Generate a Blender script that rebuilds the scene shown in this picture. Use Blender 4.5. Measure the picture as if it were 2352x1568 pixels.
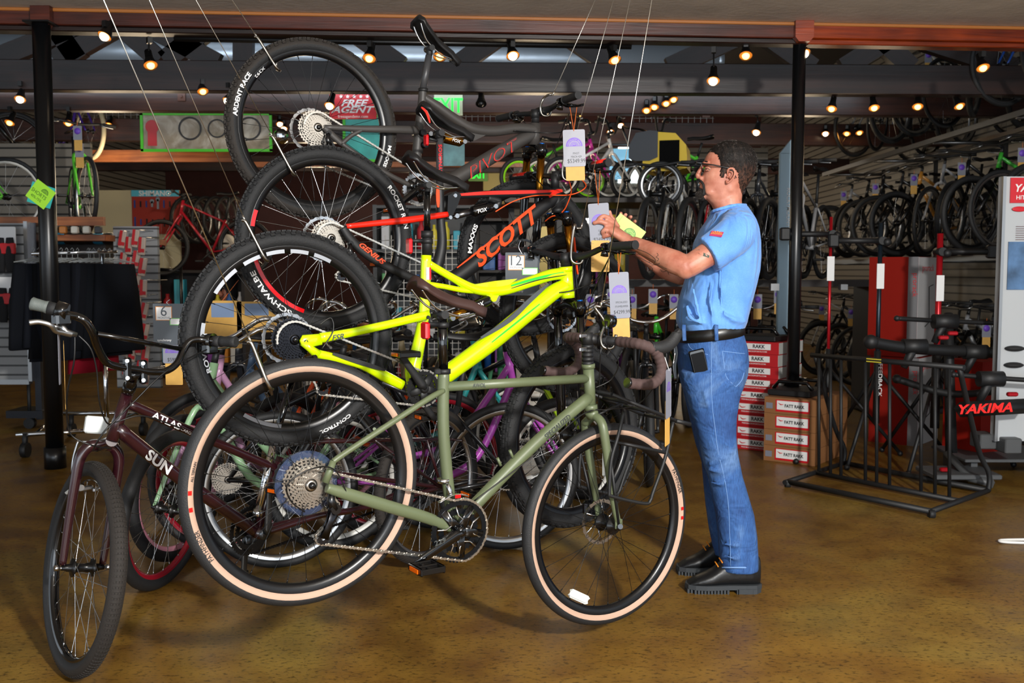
import bpy, math, random
from mathutils import Vector, Matrix, Euler, Quaternion
PI = math.pi
R = math.radians
for o in list(bpy.data.objects): bpy.data.objects.remove(o)
SC = bpy.context.scene
COL = SC.collection
random.seed(7)
# ---------------------------------------------------------------- camera, world, lights, exposure
FP, PITCH = 2287.0, R(4.0)
CAM = Vector((0, 0, 1.29))
cd = bpy.data.cameras.new('camera'); cam = bpy.data.objects.new('camera', cd); COL.objects.link(cam)
cd.sensor_width = 36.0; cd.lens = FP / 2352 * 36.0; cd.clip_end = 100
cam.location = CAM; cam.rotation_euler = (PI / 2 - PITCH, 0, 0)
cd.dof.use_dof = True; cd.dof.focus_distance = 3.45; cd.dof.aperture_fstop = 6.3
SC.camera = cam
wd = bpy.data.worlds.new('world'); SC.world = wd; wd.use_nodes = True
bg = wd.node_tree.nodes['Background']; bg.inputs[0].default_value = (0.80, 0.90, 1.0, 1); bg.inputs[1].default_value = 0.9
def area(name, loc, target, size, power, color=(1, 1, 1), sy=None, spread=None):
    l = bpy.data.lights.new(name, 'AREA'); l.energy = power; l.color = color; l.size = size
    if sy: l.shape = 'RECTANGLE'; l.size_y = sy
    if spread: l.spread = spread
    o = bpy.data.objects.new(name, l); COL.objects.link(o); o.location = loc
    o.rotation_euler = (Vector(target) - Vector(loc)).to_track_quat('-Z', 'Y').to_euler()
    return o
area('flash_light', (1.9, -1.2, 2.6), (0.1, 3.9, 0.7), 0.26, 330, (1.0, 0.97, 0.92))
area('front_fill_light', (-0.5, -3.6, 0.9), (0, 5, 2.8), 7.0, 140, (0.86, 0.93, 1.0), 2.4)  # added fill from the open front, aimed up to brighten the soffit
def point(loc, power, color=(1.0, 0.78, 0.52), r=0.12):
    l = bpy.data.lights.new('shop_lamp_light', 'POINT'); l.energy = power; l.color = color; l.shadow_soft_size = r
    o = bpy.data.objects.new('shop_lamp_light', l); COL.objects.link(o); o.location = loc
for q in ((-3.2, 8.9, 2.25, 16), (0.2, 9.0, 2.25, 13), (3.0, 8.2, 2.25, 5), (-4.5, 11.2, 2.3, 22), (0.3, 11, 2.3, 26), (-2.6, 13.6, 2.4, 34),
          (3.2, 11.2, 2.4, 12), (2.8, 15, 2.4, 20), (-1.5, 18, 2.4, 40), (3.0, 18, 2.4, 34)):
    point(q[:3], q[3], r=.22)
point((0.6, 19.3, 2.2), 60, (1, .95, .85), .3)
SC.view_settings.view_transform = 'Standard'; SC.view_settings.look = 'None'
SC.view_settings.gamma = 1.0; SC.view_settings.use_curve_mapping = False
SC.view_settings.exposure = 0.34
try:
    SC.cycles.max_bounces = 6; SC.cycles.diffuse_bounces = 3; SC.cycles.glossy_bounces = 3
    SC.cycles.transmission_bounces = 4; SC.cycles.transparent_max_bounces = 8
    SC.cycles.caustics_reflective = False; SC.cycles.caustics_refractive = False
    SC.cycles.sample_clamp_indirect = 4.0; SC.cycles.use_denoising = True
except Exception: pass
# ---------------------------------------------------------------- pixel <-> place
_CP, _SP = math.cos(PITCH), math.sin(PITCH)
def ray(px, py):
    u = (px - 1176) / FP; v = (784 - py) / FP
    return Vector((u, _CP + v * _SP, v * _CP - _SP))
def at(px, py, Y):
    d = ray(px, py); return CAM + d * (Y / d.y)
def atz(px, py, z=0.0):
    d = ray(px, py); return CAM + d * ((z - CAM.z) / d.z)
def atx(px, py, x):
    d = ray(px, py); return CAM + d * (x / d.x)
# ---------------------------------------------------------------- materials
def lin(h):
    if isinstance(h, str):
        h = h.lstrip('#'); c = [int(h[i:i + 2], 16) / 255 for i in (0, 2, 4)]
        return tuple(x / 12.92 if x <= .04045 else ((x + .055) / 1.055) ** 2.4 for x in c) + (1,)
    return tuple(h) + (1,) if len(h) == 3 else tuple(h)
_M = {}
def mat(name, col='#808080', rough=.5, metal=0., emit=None, es=0., coat=0., trans=0., alpha=1., bump=0., bs=60., vary=0., vs=8., spec=.5, aniso=0):
    if name in _M: return _M[name]
    m = bpy.data.materials.new(name); m.use_nodes = True; nt = m.node_tree; b = nt.nodes['Principled BSDF']
    b.inputs['Base Color'].default_value = lin(col); b.inputs['Roughness'].default_value = rough
    b.inputs['Metallic'].default_value = metal; b.inputs['Coat Weight'].default_value = coat
    b.inputs['Transmission Weight'].default_value = trans; b.inputs['Alpha'].default_value = alpha
    b.inputs['Specular IOR Level'].default_value = spec
    if emit: b.inputs['Emission Color'].default_value = lin(emit); b.inputs['Emission Strength'].default_value = es
    if bump or vary:
        tc = nt.nodes.new('ShaderNodeTexCoord'); n = nt.nodes.new('ShaderNodeTexNoise'); n.inputs['Scale'].default_value = bs; n.inputs['Detail'].default_value = 4
        nt.links.new(tc.outputs['Object'], n.inputs['Vector'])
        if bump:
            bp = nt.nodes.new('ShaderNodeBump'); bp.inputs['Strength'].default_value = bump; bp.inputs['Distance'].default_value = .004
            nt.links.new(n.outputs['Fac'], bp.inputs['Height']); nt.links.new(bp.outputs['Normal'], b.inputs['Normal'])
        if vary:
            n2 = nt.nodes.new('ShaderNodeTexNoise'); n2.inputs['Scale'].default_value = vs; n2.inputs['Detail'].default_value = 5
            nt.links.new(tc.outputs['Object'], n2.inputs['Vector'])
            cr = nt.nodes.new('ShaderNodeValToRGB'); c = lin(col)
            cr.color_ramp.elements[0].position = .3; cr.color_ramp.elements[1].position = .7
            cr.color_ramp.elements[0].color = tuple(x * (1 - vary) for x in c[:3]) + (1,)
            cr.color_ramp.elements[1].color = tuple(min(1, x * (1 + vary)) for x in c[:3]) + (1,)
            nt.links.new(n2.outputs['Fac'], cr.inputs['Fac']); nt.links.new(cr.outputs['Color'], b.inputs['Base Color'])
    _M[name] = m; return m
def nodes_mat(name, fn):
    if name in _M: return _M[name]
    m = bpy.data.materials.new(name); m.use_nodes = True; nt = m.node_tree
    fn(nt, nt.nodes['Principled BSDF'], nt.links.new); _M[name] = m; return m
def ramp(nt, pts):
    cr = nt.nodes.new('ShaderNodeValToRGB'); e = cr.color_ramp.elements
    while len(e) < len(pts): e.new(.5)
    for i, (p, c) in enumerate(pts): e[i].position = p; e[i].color = lin(c)
    return cr
def noise(nt, lk, scale, detail=5, vec=None, sc=(1, 1, 1), dist=0., coord='Object', rough=.55):
    n = nt.nodes.new('ShaderNodeTexNoise'); n.inputs['Scale'].default_value = scale; n.inputs['Detail'].default_value = detail
    n.inputs['Distortion'].default_value = dist; n.inputs['Roughness'].default_value = rough
    tc = nt.nodes.new('ShaderNodeTexCoord'); mp = nt.nodes.new('ShaderNodeMapping'); mp.inputs['Scale'].default_value = sc
    lk(tc.outputs[coord], mp.inputs['Vector']); lk(mp.outputs['Vector'], n.inputs['Vector']); return n
def mixc(nt, lk, fac, a, b, mode='MIX'):
    mx = nt.nodes.new('ShaderNodeMix'); mx.data_type = 'RGBA'; mx.blend_type = mode
    for sock, v in ((mx.inputs[0], fac), (mx.inputs[6], a), (mx.inputs[7], b)):
        if hasattr(v, 'is_output'): lk(v, sock)
        elif isinstance(v, (int, float)): sock.default_value = v
        else: sock.default_value = lin(v)
    return mx.outputs[2]
# ---------------------------------------------------------------- mesh builder
def frame_of(d):
    d = d.normalized(); a = Vector((0, 0, 1)) if abs(d.z) < .9 else Vector((1, 0, 0))
    x = d.cross(a).normalized(); return x, d.cross(x).normalized()
class MB:
    def __init__(s): s.v = []; s.f = []; s.m = []; s.sm = []
    def add(s, vs, fs, mi=0, smooth=True, M=None):
        b = len(s.v)
        if M is not None: vs = [M @ Vector(v) for v in vs]
        s.v.extend([tuple(v) for v in vs])
        for f in fs: s.f.append(tuple(b + i for i in f)); s.m.append(mi); s.sm.append(smooth)
        return s
    def tube(s, pts, r, n=10, mi=0, closed=False, caps=True, flat=None, up=None):
        P = [Vector(p) for p in pts]; k = len(P)
        if not isinstance(r, (list, tuple)): r = [r] * k
        vs = []; prev = None
        for i in range(k):
            if closed: d = P[(i + 1) % k] - P[i - 1]
            else: d = P[min(i + 1, k - 1)] - P[max(i - 1, 0)]
            if d.length < 1e-9: d = Vector((0, 0, 1))
            d.normalize()
            if prev is None:
                if up is not None: x = Vector(up) - d * d.dot(Vector(up)); x.normalize()
                else: x, _ = frame_of(d)
            else:
                x = prev - d * prev.dot(d)
                x = x.normalized() if x.length > 1e-6 else frame_of(d)[0]
            prev = x; y = d.cross(x)
            rr = r[i]; ra, rb = rr if isinstance(rr, (tuple, list)) else (rr, rr * (flat or 1))
            for j in range(n):
                a = 2 * PI * j / n; vs.append(P[i] + x * (math.cos(a) * ra) + y * (math.sin(a) * rb))
        fs = []
        for i in range(k if closed else k - 1):
            for j in range(n):
                a = i * n + j; b = i * n + (j + 1) % n; c = ((i + 1) % k) * n + (j + 1) % n; d_ = ((i + 1) % k) * n + j
                fs.append((a, b, c, d_))
        s.add(vs, fs, mi)
        if caps and not closed:
            b = len(s.v) - len(vs)
            s.f.append(tuple(b + j for j in range(n))[::-1]); s.m.append(mi); s.sm.append(False)
            s.f.append(tuple(b + (k - 1) * n + j for j in range(n))); s.m.append(mi); s.sm.append(False)
        return s
    def cyl(s, a, b, r, n=16, mi=0, r2=None): return s.tube([a, b], [r, r2 if r2 is not None else r], n, mi)
    def curve(s, pts, r, n=8, mi=0, seg=6, **k): 
        q = spline(pts, seg)
        if isinstance(r, (list, tuple)):
            m = len(r) - 1; t = len(q) - 1; rr = []
            for i in range(len(q)):
                x = i / t * m; a = min(int(x), m - 1); w = x - a
                if isinstance(r[a], (tuple, list)): rr.append((r[a][0] * (1 - w) + r[a + 1][0] * w, r[a][1] * (1 - w) + r[a + 1][1] * w))
                else: rr.append(r[a] * (1 - w) + r[a + 1] * w)
            r = rr
        return s.tube(q, r, n, mi, **k)
    def box(s, c, d, mi=0, M=None, smooth=False):
        x, y, z = d[0] / 2, d[1] / 2, d[2] / 2; c = Vector(c)
        vs = [c + Vector((i * x, j * y, k * z)) for i in (-1, 1) for j in (-1, 1) for k in (-1, 1)]
        return s.add(vs, [(0, 1, 3, 2), (4, 6, 7, 5), (0, 4, 5, 1), (2, 3, 7, 6), (0, 2, 6, 4), (1, 5, 7, 3)], mi, smooth, M)
    def bbox(s, c, d, bv, mi=0, M=None):     # box with chamfered edges
        x, y, z = d[0] / 2, d[1] / 2, d[2] / 2; c = Vector(c); vs = []; 
        ring = []
        for zz, ins in ((-z, bv), (-z + bv, 0), (z - bv, 0), (z, bv)):
            X, Y = x - ins, y - ins; b2 = bv
            for p in ((X - b2, -Y), (X, -Y + b2), (X, Y - b2), (X - b2, Y), (-X + b2, Y), (-X, Y - b2), (-X, -Y + b2), (-X + b2, -Y)):
                vs.append(c + Vector((p[0], p[1], zz)))
        fs = [(i * 8 + j, i * 8 + (j + 1) % 8, (i + 1) * 8 + (j + 1) % 8, (i + 1) * 8 + j) for i in range(3) for j in range(8)]
        fs += [tuple(range(8))[::-1], tuple(range(24, 32))]
        return s.add(vs, fs, mi, False, M)
    def lathe(s, prof, n=32, mi=0, M=None, closed=False, mis=None):   # profile (r, y) turned about the y axis
        k = len(prof); vs = []
        for i in range(n):
            a = 2 * PI * i / n; ca, sa = math.cos(a), math.sin(a)
            for (r, y) in prof: vs.append((r * ca, y, r * sa))
        b0 = len(s.f)
        for q in range(k if closed else k - 1):
            fs = [(i * k + q, i * k + (q + 1) % k, ((i + 1) % n) * k + (q + 1) % k, ((i + 1) % n) * k + q) for i in range(n)]
            if q == 0: s.add(vs, fs, mis[q] if mis else mi, True, M); base = len(s.v) - len(vs)
            else:
                for f in fs: s.f.append(tuple(base + t for t in f)); s.m.append(mis[q] if mis else mi); s.sm.append(True)
        return s
    def prism(s, poly, y0, y1, mi=0, M=None, smooth=False):   # polygon in (x,z) pushed along y
        n = len(poly); vs = [(p[0], y0, p[1]) for p in poly] + [(p[0], y1, p[1]) for p in poly]
        fs = [tuple(range(n)), tuple(range(n, 2 * n))[::-1]] + [(i, n + i, n + (i + 1) % n, (i + 1) % n) for i in range(n)]
        return s.add(vs, fs, mi, smooth, M)
    def ringgear(s, ro, ri, teeth, th, y=0, depth=.004, mi=0, M=None, n2=4):
        n = teeth * n2; vs = []; pat = (0, 1, 1, 0) if n2 == 4 else (0, 1)
        for i in range(n):
            a = 2 * PI * i / n; r = ro - (0 if pat[i % n2] else depth)
            for (rr, yy) in ((r, y - th / 2), (r, y + th / 2), (ri, y + th / 2), (ri, y - th / 2)):
                vs.append((rr * math.cos(a), yy, rr * math.sin(a)))
        fs = [(i * 4 + q, i * 4 + (q + 1) % 4, ((i + 1) % n) * 4 + (q + 1) % 4, ((i + 1) % n) * 4 + q) for i in range(n) for q in range(4)]
        return s.add(vs, fs, mi, False, M)
    def sphere(s, c, r, n=14, m=9, mi=0, sc=(1, 1, 1), M=None):
        c = Vector(c); vs = [c + Vector((0, 0, r * sc[2]))]
        for i in range(1, m):
            t = PI * i / m
            for j in range(n):
                p = 2 * PI * j / n; vs.append(c + Vector((r * sc[0] * math.sin(t) * math.cos(p), r * sc[1] * math.sin(t) * math.sin(p), r * sc[2] * math.cos(t))))
        vs.append(c - Vector((0, 0, r * sc[2]))); L = len(vs) - 1
        fs = [(0, 1 + j, 1 + (j + 1) % n) for j in range(n)]
        for i in range(m - 2):
            fs += [(1 + i * n + j, 1 + (i + 1) * n + j, 1 + (i + 1) * n + (j + 1) % n, 1 + i * n + (j + 1) % n) for j in range(n)]
        fs += [(L, 1 + (m - 2) * n + (j + 1) % n, 1 + (m - 2) * n + j) for j in range(n)]
        return s.add(vs, fs, mi, True, M)
    def loft(s, rings, mi=0, caps=True, smooth=True, closed=True, M=None):
        n = len(rings[0]); vs = [p for r_ in rings for p in r_]
        fs = [(i * n + j, i * n + (j + 1) % n, (i + 1) * n + (j + 1) % n, (i + 1) * n + j) for i in range(len(rings) - 1) for j in range(n if closed else n - 1)]
        if caps: fs += [tuple(range(n))[::-1], tuple(range((len(rings) - 1) * n, len(rings) * n))]
        return s.add(vs, fs, mi, smooth, M)
    def plate(s, c, w, h, th, M, r=.01, mi=0, mis=None):   # rounded card in the local XY plane
        pts = []
        for (sx, sy, a0) in ((1, 1, 0), (-1, 1, 90), (-1, -1, 180), (1, -1, 270)):
            for t in range(4):
                a = R(a0 + 30 * t); pts.append((c[0] + sx * (w / 2 - r) + r * math.cos(a), c[1] + sy * (h / 2 - r) + r * math.sin(a)))
        n = len(pts); vs = [(p[0], p[1], c[2] if len(c) > 2 else 0) for p in pts]; z0 = vs[0][2]; vs += [(p[0], p[1], z0 - th) for p in pts]
        fs = [tuple(range(n)), tuple(range(n, 2 * n))[::-1]] + [(i, n + i, n + (i + 1) % n, (i + 1) % n) for i in range(n)]
        return s.add(vs, fs, mi, False, M)
    def text(s, t, M, size=.1, sx=1., mi=0, bold=0., shear=0., ext=.0004, R_=None, center=True):
        vs, fs = text_data(t, bold, shear)
        if not vs: return s
        x0 = min(v[0] for v in vs); x1 = max(v[0] for v in vs); cx = (x0 + x1) / 2 if center else x0
        out = []
        for v in vs:
            x = (v[0] - cx) * size * sx; y = v[1] * size; z = v[2] * ext * 1000
            if R_:
                a = -x / abs(R_); rr = abs(R_) + y if R_ > 0 else abs(R_) - y
                if R_ > 0: p = (rr * math.cos(a + PI / 2), rr * math.sin(a + PI / 2), z)
                else: p = (rr * math.cos(-a - PI / 2), rr * math.sin(-a - PI / 2), z)
                out.append(p)
            else: out.append((x, y, z))
        return s.add(out, fs, mi, False, M)
    def build(s, name, mats, parent=None, M=None):
        me = bpy.data.meshes.new(name); me.from_pydata(s.v, [], s.f)
        if not isinstance(mats, (list, tuple)): mats = [mats]
        for m in mats: me.materials.append(m)
        me.polygons.foreach_set('material_index', s.m); me.polygons.foreach_set('use_smooth', s.sm); me.update()
        return link(name, me, parent, M)
def link(name, me, parent=None, M=None):
    o = bpy.data.objects.new(name, me); COL.objects.link(o)
    if parent is not None: o.parent = parent
    if M is not None: o.matrix_basis = M
    return o
_TX = {}; _ts = bpy.data.scenes.new('text_scratch')
def text_data(t, bold, shear):
    k = (t, bold, shear)
    if k in _TX: return _TX[k]
    c = bpy.data.curves.new('t', 'FONT'); c.body = t; c.size = 1.0; c.offset = bold; c.shear = shear; c.extrude = .001; c.resolution_u = 3
    o = bpy.data.objects.new('t', c); _ts.collection.objects.link(o); _ts.view_layers[0].update()
    ev = o.evaluated_get(_ts.view_layers[0].depsgraph); me = ev.to_mesh()
    r = ([tuple(v.co) for v in me.vertices], [tuple(p.vertices) for p in me.polygons]); ev.to_mesh_clear()
    bpy.data.objects.remove(o); bpy.data.curves.remove(c); _TX[k] = r; return r
def spline(pts, seg=6):
    P = [Vector(p) for p in pts]
    if len(P) < 3: return P
    out = []
    for i in range(len(P) - 1):
        p0 = P[max(i - 1, 0)]; p1 = P[i]; p2 = P[i + 1]; p3 = P[min(i + 2, len(P) - 1)]
        for t in range(seg):
            u = t / seg
            out.append(.5 * ((2 * p1) + (p2 - p0) * u + (2 * p0 - 5 * p1 + 4 * p2 - p3) * u * u + (3 * p1 - p0 - 3 * p2 + p3) * u ** 3))
    out.append(P[-1]); return out
def tag(o, label, cat, group=None):
    o['label'] = label; o['category'] = cat
    if group: o['group'] = group
    return o
def thing(name, loc, rz=0., label=None, cat=None, group=None):
    o = bpy.data.objects.new(name, None); o.empty_display_size = .05; COL.objects.link(o); o.location = loc; o.rotation_euler = (0, 0, rz)
    if label: tag(o, label, cat, group)
    return o
def struct(o): o['kind'] = 'structure'; return o
_kids = {}
def dup(o, parent=None):
    c = o.copy(); COL.objects.link(c)
    if parent is not None: c.parent = parent
    for ch in o.children: dup(ch, c)
    return c
def one(mb, name, mats, label, cat, group=None, org=None):   # a thing that is one mesh, its origin at org
    if org is not None:
        org = Vector(org); mb.v = [tuple(Vector(v) - org) for v in mb.v]
    o = mb.build(name, mats); 
    if org is not None: o.location = org
    return tag(o, label, cat, group)
def Tr(x, y, z): return Matrix.Translation((x, y, z))
def Rz(a): return Matrix.Rotation(a, 4, 'Z')
def Rx(a): return Matrix.Rotation(a, 4, 'X')
def Ry(a): return Matrix.Rotation(a, 4, 'Y')
def facing(p, to=None, roll=0., yaw=0.):
    """a frame at p, its XY plane upright and facing the front of the shop (local z = -Y), turned by yaw, rolled by roll"""
    return Matrix.Translation(p) @ Rz(yaw) @ Rx(PI / 2) @ Rz(roll)
# ---------------------------------------------------------------- the room
def f_floor(nt, b, lk):
    n1 = noise(nt, lk, .9, 6, dist=1.2, coord='Object'); n2 = noise(nt, lk, 5.5, 8, coord='Object'); n3 = noise(nt, lk, 70, 6, coord='Object', sc=(.6, 1, 1), rough=.65)
    c1 = ramp(nt, [(.28, '#54350f'), (.5, '#7a5420'), (.72, '#887236')]); lk(n1.outputs['Fac'], c1.inputs['Fac'])
    c2 = ramp(nt, [(.3, '#46300f'), (.7, '#94762f')]); lk(n2.outputs['Fac'], c2.inputs['Fac'])
    m1 = mixc(nt, lk, .42, c1.outputs['Color'], c2.outputs['Color'])
    c3 = ramp(nt, [(.37, '#3a2c18'), (.47, '#ffffff')]); lk(n3.outputs['Fac'], c3.inputs['Fac'])
    m2 = mixc(nt, lk, .65, m1, c3.outputs['Color'], 'MULTIPLY')
    # scratches
    w = nt.nodes.new('ShaderNodeTexVoronoi'); w.feature = 'DISTANCE_TO_EDGE'; w.inputs['Scale'].default_value = 1.7
    tc = nt.nodes.new('ShaderNodeTexCoord'); mp = nt.nodes.new('ShaderNodeMapping'); mp.inputs['Scale'].default_value = (1, .35, 1); mp.inputs['Rotation'].default_value = (0, 0, .5)
    nn = noise(nt, lk, 3, 3, coord='Object'); mv = nt.nodes.new('ShaderNodeVectorMath'); mv.operation = 'ADD'
    lk(tc.outputs['Object'], mp.inputs['Vector']); lk(mp.outputs['Vector'], mv.inputs[0]); lk(nn.outputs['Color'], mv.inputs[1]); lk(mv.outputs[0], w.inputs['Vector'])
    c4 = ramp(nt, [(.0, '#3a2913'), (.0035, '#ffffff')]); lk(w.outputs['Distance'], c4.inputs['Fac'])
    m3 = mixc(nt, lk, .45, m2, c4.outputs['Color'], 'MULTIPLY')
    n5 = noise(nt, lk, 2.3, 10, coord='Object', rough=.75); c5 = ramp(nt, [(.735, '#000000'), (.75, '#ffffff')]); lk(n5.outputs['Fac'], c5.inputs['Fac'])
    m4 = mixc(nt, lk, c5.outputs['Color'], m3, '#a39a80')
    lk(m4, b.inputs['Base Color']); b.inputs['Roughness'].default_value = .33; b.inputs['Specular IOR Level'].default_value = .28
    rr = nt.nodes.new('ShaderNodeMapRange'); lk(n2.outputs['Fac'], rr.inputs['Value']); rr.inputs['To Min'].default_value = .24; rr.inputs['To Max'].default_value = .5; lk(rr.outputs[0], b.inputs['Roughness'])
    bp = nt.nodes.new('ShaderNodeBump'); bp.inputs['Strength'].default_value = .12; bp.inputs['Distance'].default_value = .01; lk(n3.outputs['Fac'], bp.inputs['Height']); lk(bp.outputs['Normal'], b.inputs['Normal'])
FLOORM = nodes_mat('stained_concrete', f_floor)
def f_wood(c1, c2, sc=(.6, 12, 12), rough=.42, knots=True):
    def f(nt, b, lk):
        n = noise(nt, lk, 2.2, 7, dist=.8, sc=sc); c = ramp(nt, [(.32, c1), (.68, c2)]); lk(n.outputs['Fac'], c.inputs['Fac'])
        n2 = noise(nt, lk, 1.6, 3, sc=(1, 1.6, 1.6)); c3 = ramp(nt, [(.3, '#6a6a6a'), (.6, '#ffffff')]); lk(n2.outputs['Fac'], c3.inputs['Fac'])
        lk(mixc(nt, lk, .8, c.outputs['Color'], c3.outputs['Color'], 'MULTIPLY'), b.inputs['Base Color']); b.inputs['Roughness'].default_value = rough
        bp = nt.nodes.new('ShaderNodeBump'); bp.inputs['Strength'].default_value = .2; bp.inputs['Distance'].default_value = .01; lk(n.outputs['Fac'], bp.inputs['Height']); lk(bp.outputs['Normal'], b.inputs['Normal'])
    return f
W1 = nodes_mat('stained_beam_wood', f_wood('#3a150d', '#622a1a')); W1R = nodes_mat('orange_beam_wood', f_wood('#6e220a', '#a8400e', rough=.35)); W2 = nodes_mat('dark_beam_wood', f_wood('#180b08', '#2c160f')); W3 = nodes_mat('brown_beam_wood', f_wood('#2a140e', '#4a281b'))
W4 = nodes_mat('orange_board_wood', f_wood('#8a4a28', '#b8703e'))
def f_slat(c, gap, pitch, ax=2):
    def f(nt, b, lk):
        tc = nt.nodes.new('ShaderNodeTexCoord'); sp = nt.nodes.new('ShaderNodeSeparateXYZ'); lk(tc.outputs['Object'], sp.inputs[0])
        m = nt.nodes.new('ShaderNodeMath'); m.operation = 'FRACT'; d = nt.nodes.new('ShaderNodeMath'); d.operation = 'DIVIDE'; d.inputs[1].default_value = pitch
        lk(sp.outputs[ax], d.inputs[0]); lk(d.outputs[0], m.inputs[0]); g_ = nt.nodes.new('ShaderNodeMath'); g_.operation = 'GREATER_THAN'; g_.inputs[1].default_value = .80; lk(m.outputs[0], g_.inputs[0])
        n = noise(nt, lk, 2, 4); cc = ramp(nt, [(.3, c), (.7, c)]); lk(n.outputs['Fac'], cc.inputs['Fac'])
        lk(mixc(nt, lk, g_.outputs[0], c, gap), b.inputs['Base Color']); b.inputs['Roughness'].default_value = .5
        bp = nt.nodes.new('ShaderNodeBump'); bp.invert = True; bp.inputs['Distance'].default_value = .02; lk(g_.outputs[0], bp.inputs['Height']); lk(bp.outputs['Normal'], b.inputs['Normal'])
    return f
SLAT = nodes_mat('slat_wall', f_slat('#77736b', '#1e1c18', .095)); SLATG = nodes_mat('grey_slat_panel', f_slat('#8e8f90', '#3e3f40', .076))
SOF = mat('grey_soffit_paint', '#e2dcd4', .8, bump=.5, bs=25, vary=.12, vs=3); CEI = mat('dark_ceiling', '#1a1412', .8); WALLD = mat('maroon_wall_paint', '#4a2520', .7, vary=.1); CREAM = mat('cream_wall_paint', '#c9bd98', .7)
def rm(name, c, d, m, M=None):
    mb = MB(); mb.box(c, d, 0, M); return struct(mb.build(name, m))
XL, XR, YB = -7.4, 5.3, 21.5
rm('floor', ((XL + XR) / 2, 8.5, -.05), (XR - XL + 8, 28, .1), FLOORM)
rm('ceiling', ((XL + XR) / 2, 14.2, 4.75), (XR - XL + .2, 15.2, .1), CEI)
BYAW = .075
def bz(x): return 6.62 + BYAW * (x + 3)
FB = Rz(math.atan(BYAW))
rm('ceiling_front', (0, 0, .1), (16, 9.4, .2), SOF, Tr(-.5, bz(-.5) - 4.72, 2.985) @ FB)
rm('wall_back', ((XL + XR) / 2, YB, 2.4), (XR - XL, .1, 4.8), WALLD)
rm('wall_left', (XL - .05, 13.5, 2.4), (.1, 16, 4.8), SLAT)
rm('wall_right', (XR + .05, 13.5, 2.4), (.1, 16, 4.8), SLAT)
# header beam over the opening: maroon length, then orange length right of the second post
def beam(name, x0, x1, zc, h, d, m, y0=None, yaw=BYAW):
    L = x1 - x0; xm = (x0 + x1) / 2; y = (6.62 + BYAW * (xm + 3)) if y0 is None else y0 + yaw * xm
    mb = MB(); mb.bbox((0, 0, 0), (L / math.cos(math.atan(yaw)), d, h), .006); o = mb.build(name, m, None, Tr(xm, y, zc) @ Rz(math.atan(yaw))); return struct(o)
beam('trim_1', -5.2, 2.02, 2.930, .105, .16, W1); beam('trim_2', 2.02, 5.6, 2.930, .105, .16, W1R)
beam('trim_3', -5.2, 2.02, 2.860, .035, .12, W2); beam('trim_4', 2.02, 5.6, 2.860, .035, .12, W1R)
struct(MB().bbox((0, 0, 0), (11, .18, .022), .004).build('trim_9', mat('orange_edge_wood', '#a8682c', .5), None, Tr(.2, bz(.2) + .0, 2.972) @ FB))
def post(px, Yp, r, label, zt=2.88):
    x = at(px, 624, Yp).x; mb = MB(); mb.cyl((0, 0, 0), (0, 0, zt), r, 28); mb.cyl((0, 0, 0), (0, 0, .14), r * 1.22, 28); mb.bbox((0, 0, zt - .006), (r * 3, r * 3, .012), .002)
    o = mb.build('steel_post', mat('post_black', '#0e0f11', .3)); o.location = (x, Yp, 0); tag(o, label, 'post')
    return x
XP1 = post(113, 6.50, .056, 'round black steel post on the left with a green flyer taped to it')
XP2 = post(1826, 6.98, .044, 'round black steel post on the right, behind the man')
# wooden blocks over the posts
for (x, m, lb) in ((XP1, W1, 'rounded wooden block over the left black post'), (XP2, W1R, 'rounded wooden block over the right black post')):
    mb = MB(); y = 6.62 + BYAW * (x + 3) - .105; s = .062
    mb.prism([(-s, .085), (-s, -.05), (-s * .6, -.08), (s * .6, -.08), (s, -.05), (s, .085)], -.03, .03); o = mb.build('beam_block', m, None, Tr(x, y, 2.925)); tag(o, lb, 'wood block')
# roof trusses (bottom chords) deeper in
def chord(n, y0, yaw, zb, h, m): return beam(n, XL, XR, zb + h / 2, h, .14, m, y0, yaw)
chord('trim_5', 8.4, .03, 2.765, .245, W2); chord('trim_6', 9.7, .04, 2.80, .225, W3)
chord('trim_7', 12.1, .05, 2.82, .26, W3); chord('trim_8', 15.6, .05, 2.82, .24, W3)
BOLT = mat('bolt_plate', '#4c2c20', .5)
for (px, py, Yd, w_) in ((1030, 183, 8.36, .065), (1178, 180, 8.36, .065), (1480, 172, 8.40, .065), (245, 238, 9.5, .06), (417, 222, 9.5, .06), (1188, 240, 9.68, .06), (1622, 260, 9.75, .06), (1740, 243, 9.78, .06), (1871, 250, 9.8, .06), (1560, 288, 9.7, .0)):
    if w_ == 0: continue
    p = at(px, py, Yd); mb = MB(); mb.box((0, 0, 0), (w_ * 1.2, .014, w_ * 1.3)); mb.cyl((0, -.02, 0), (0, 0, 0), w_ * .2, 10)
    o = mb.build('beam_bolt_plate', BOLT); o.location = p; tag(o, 'square wooden washer with a bolt on a roof beam', 'bolt plate', 'square bolt washers along the roof beams')
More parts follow.
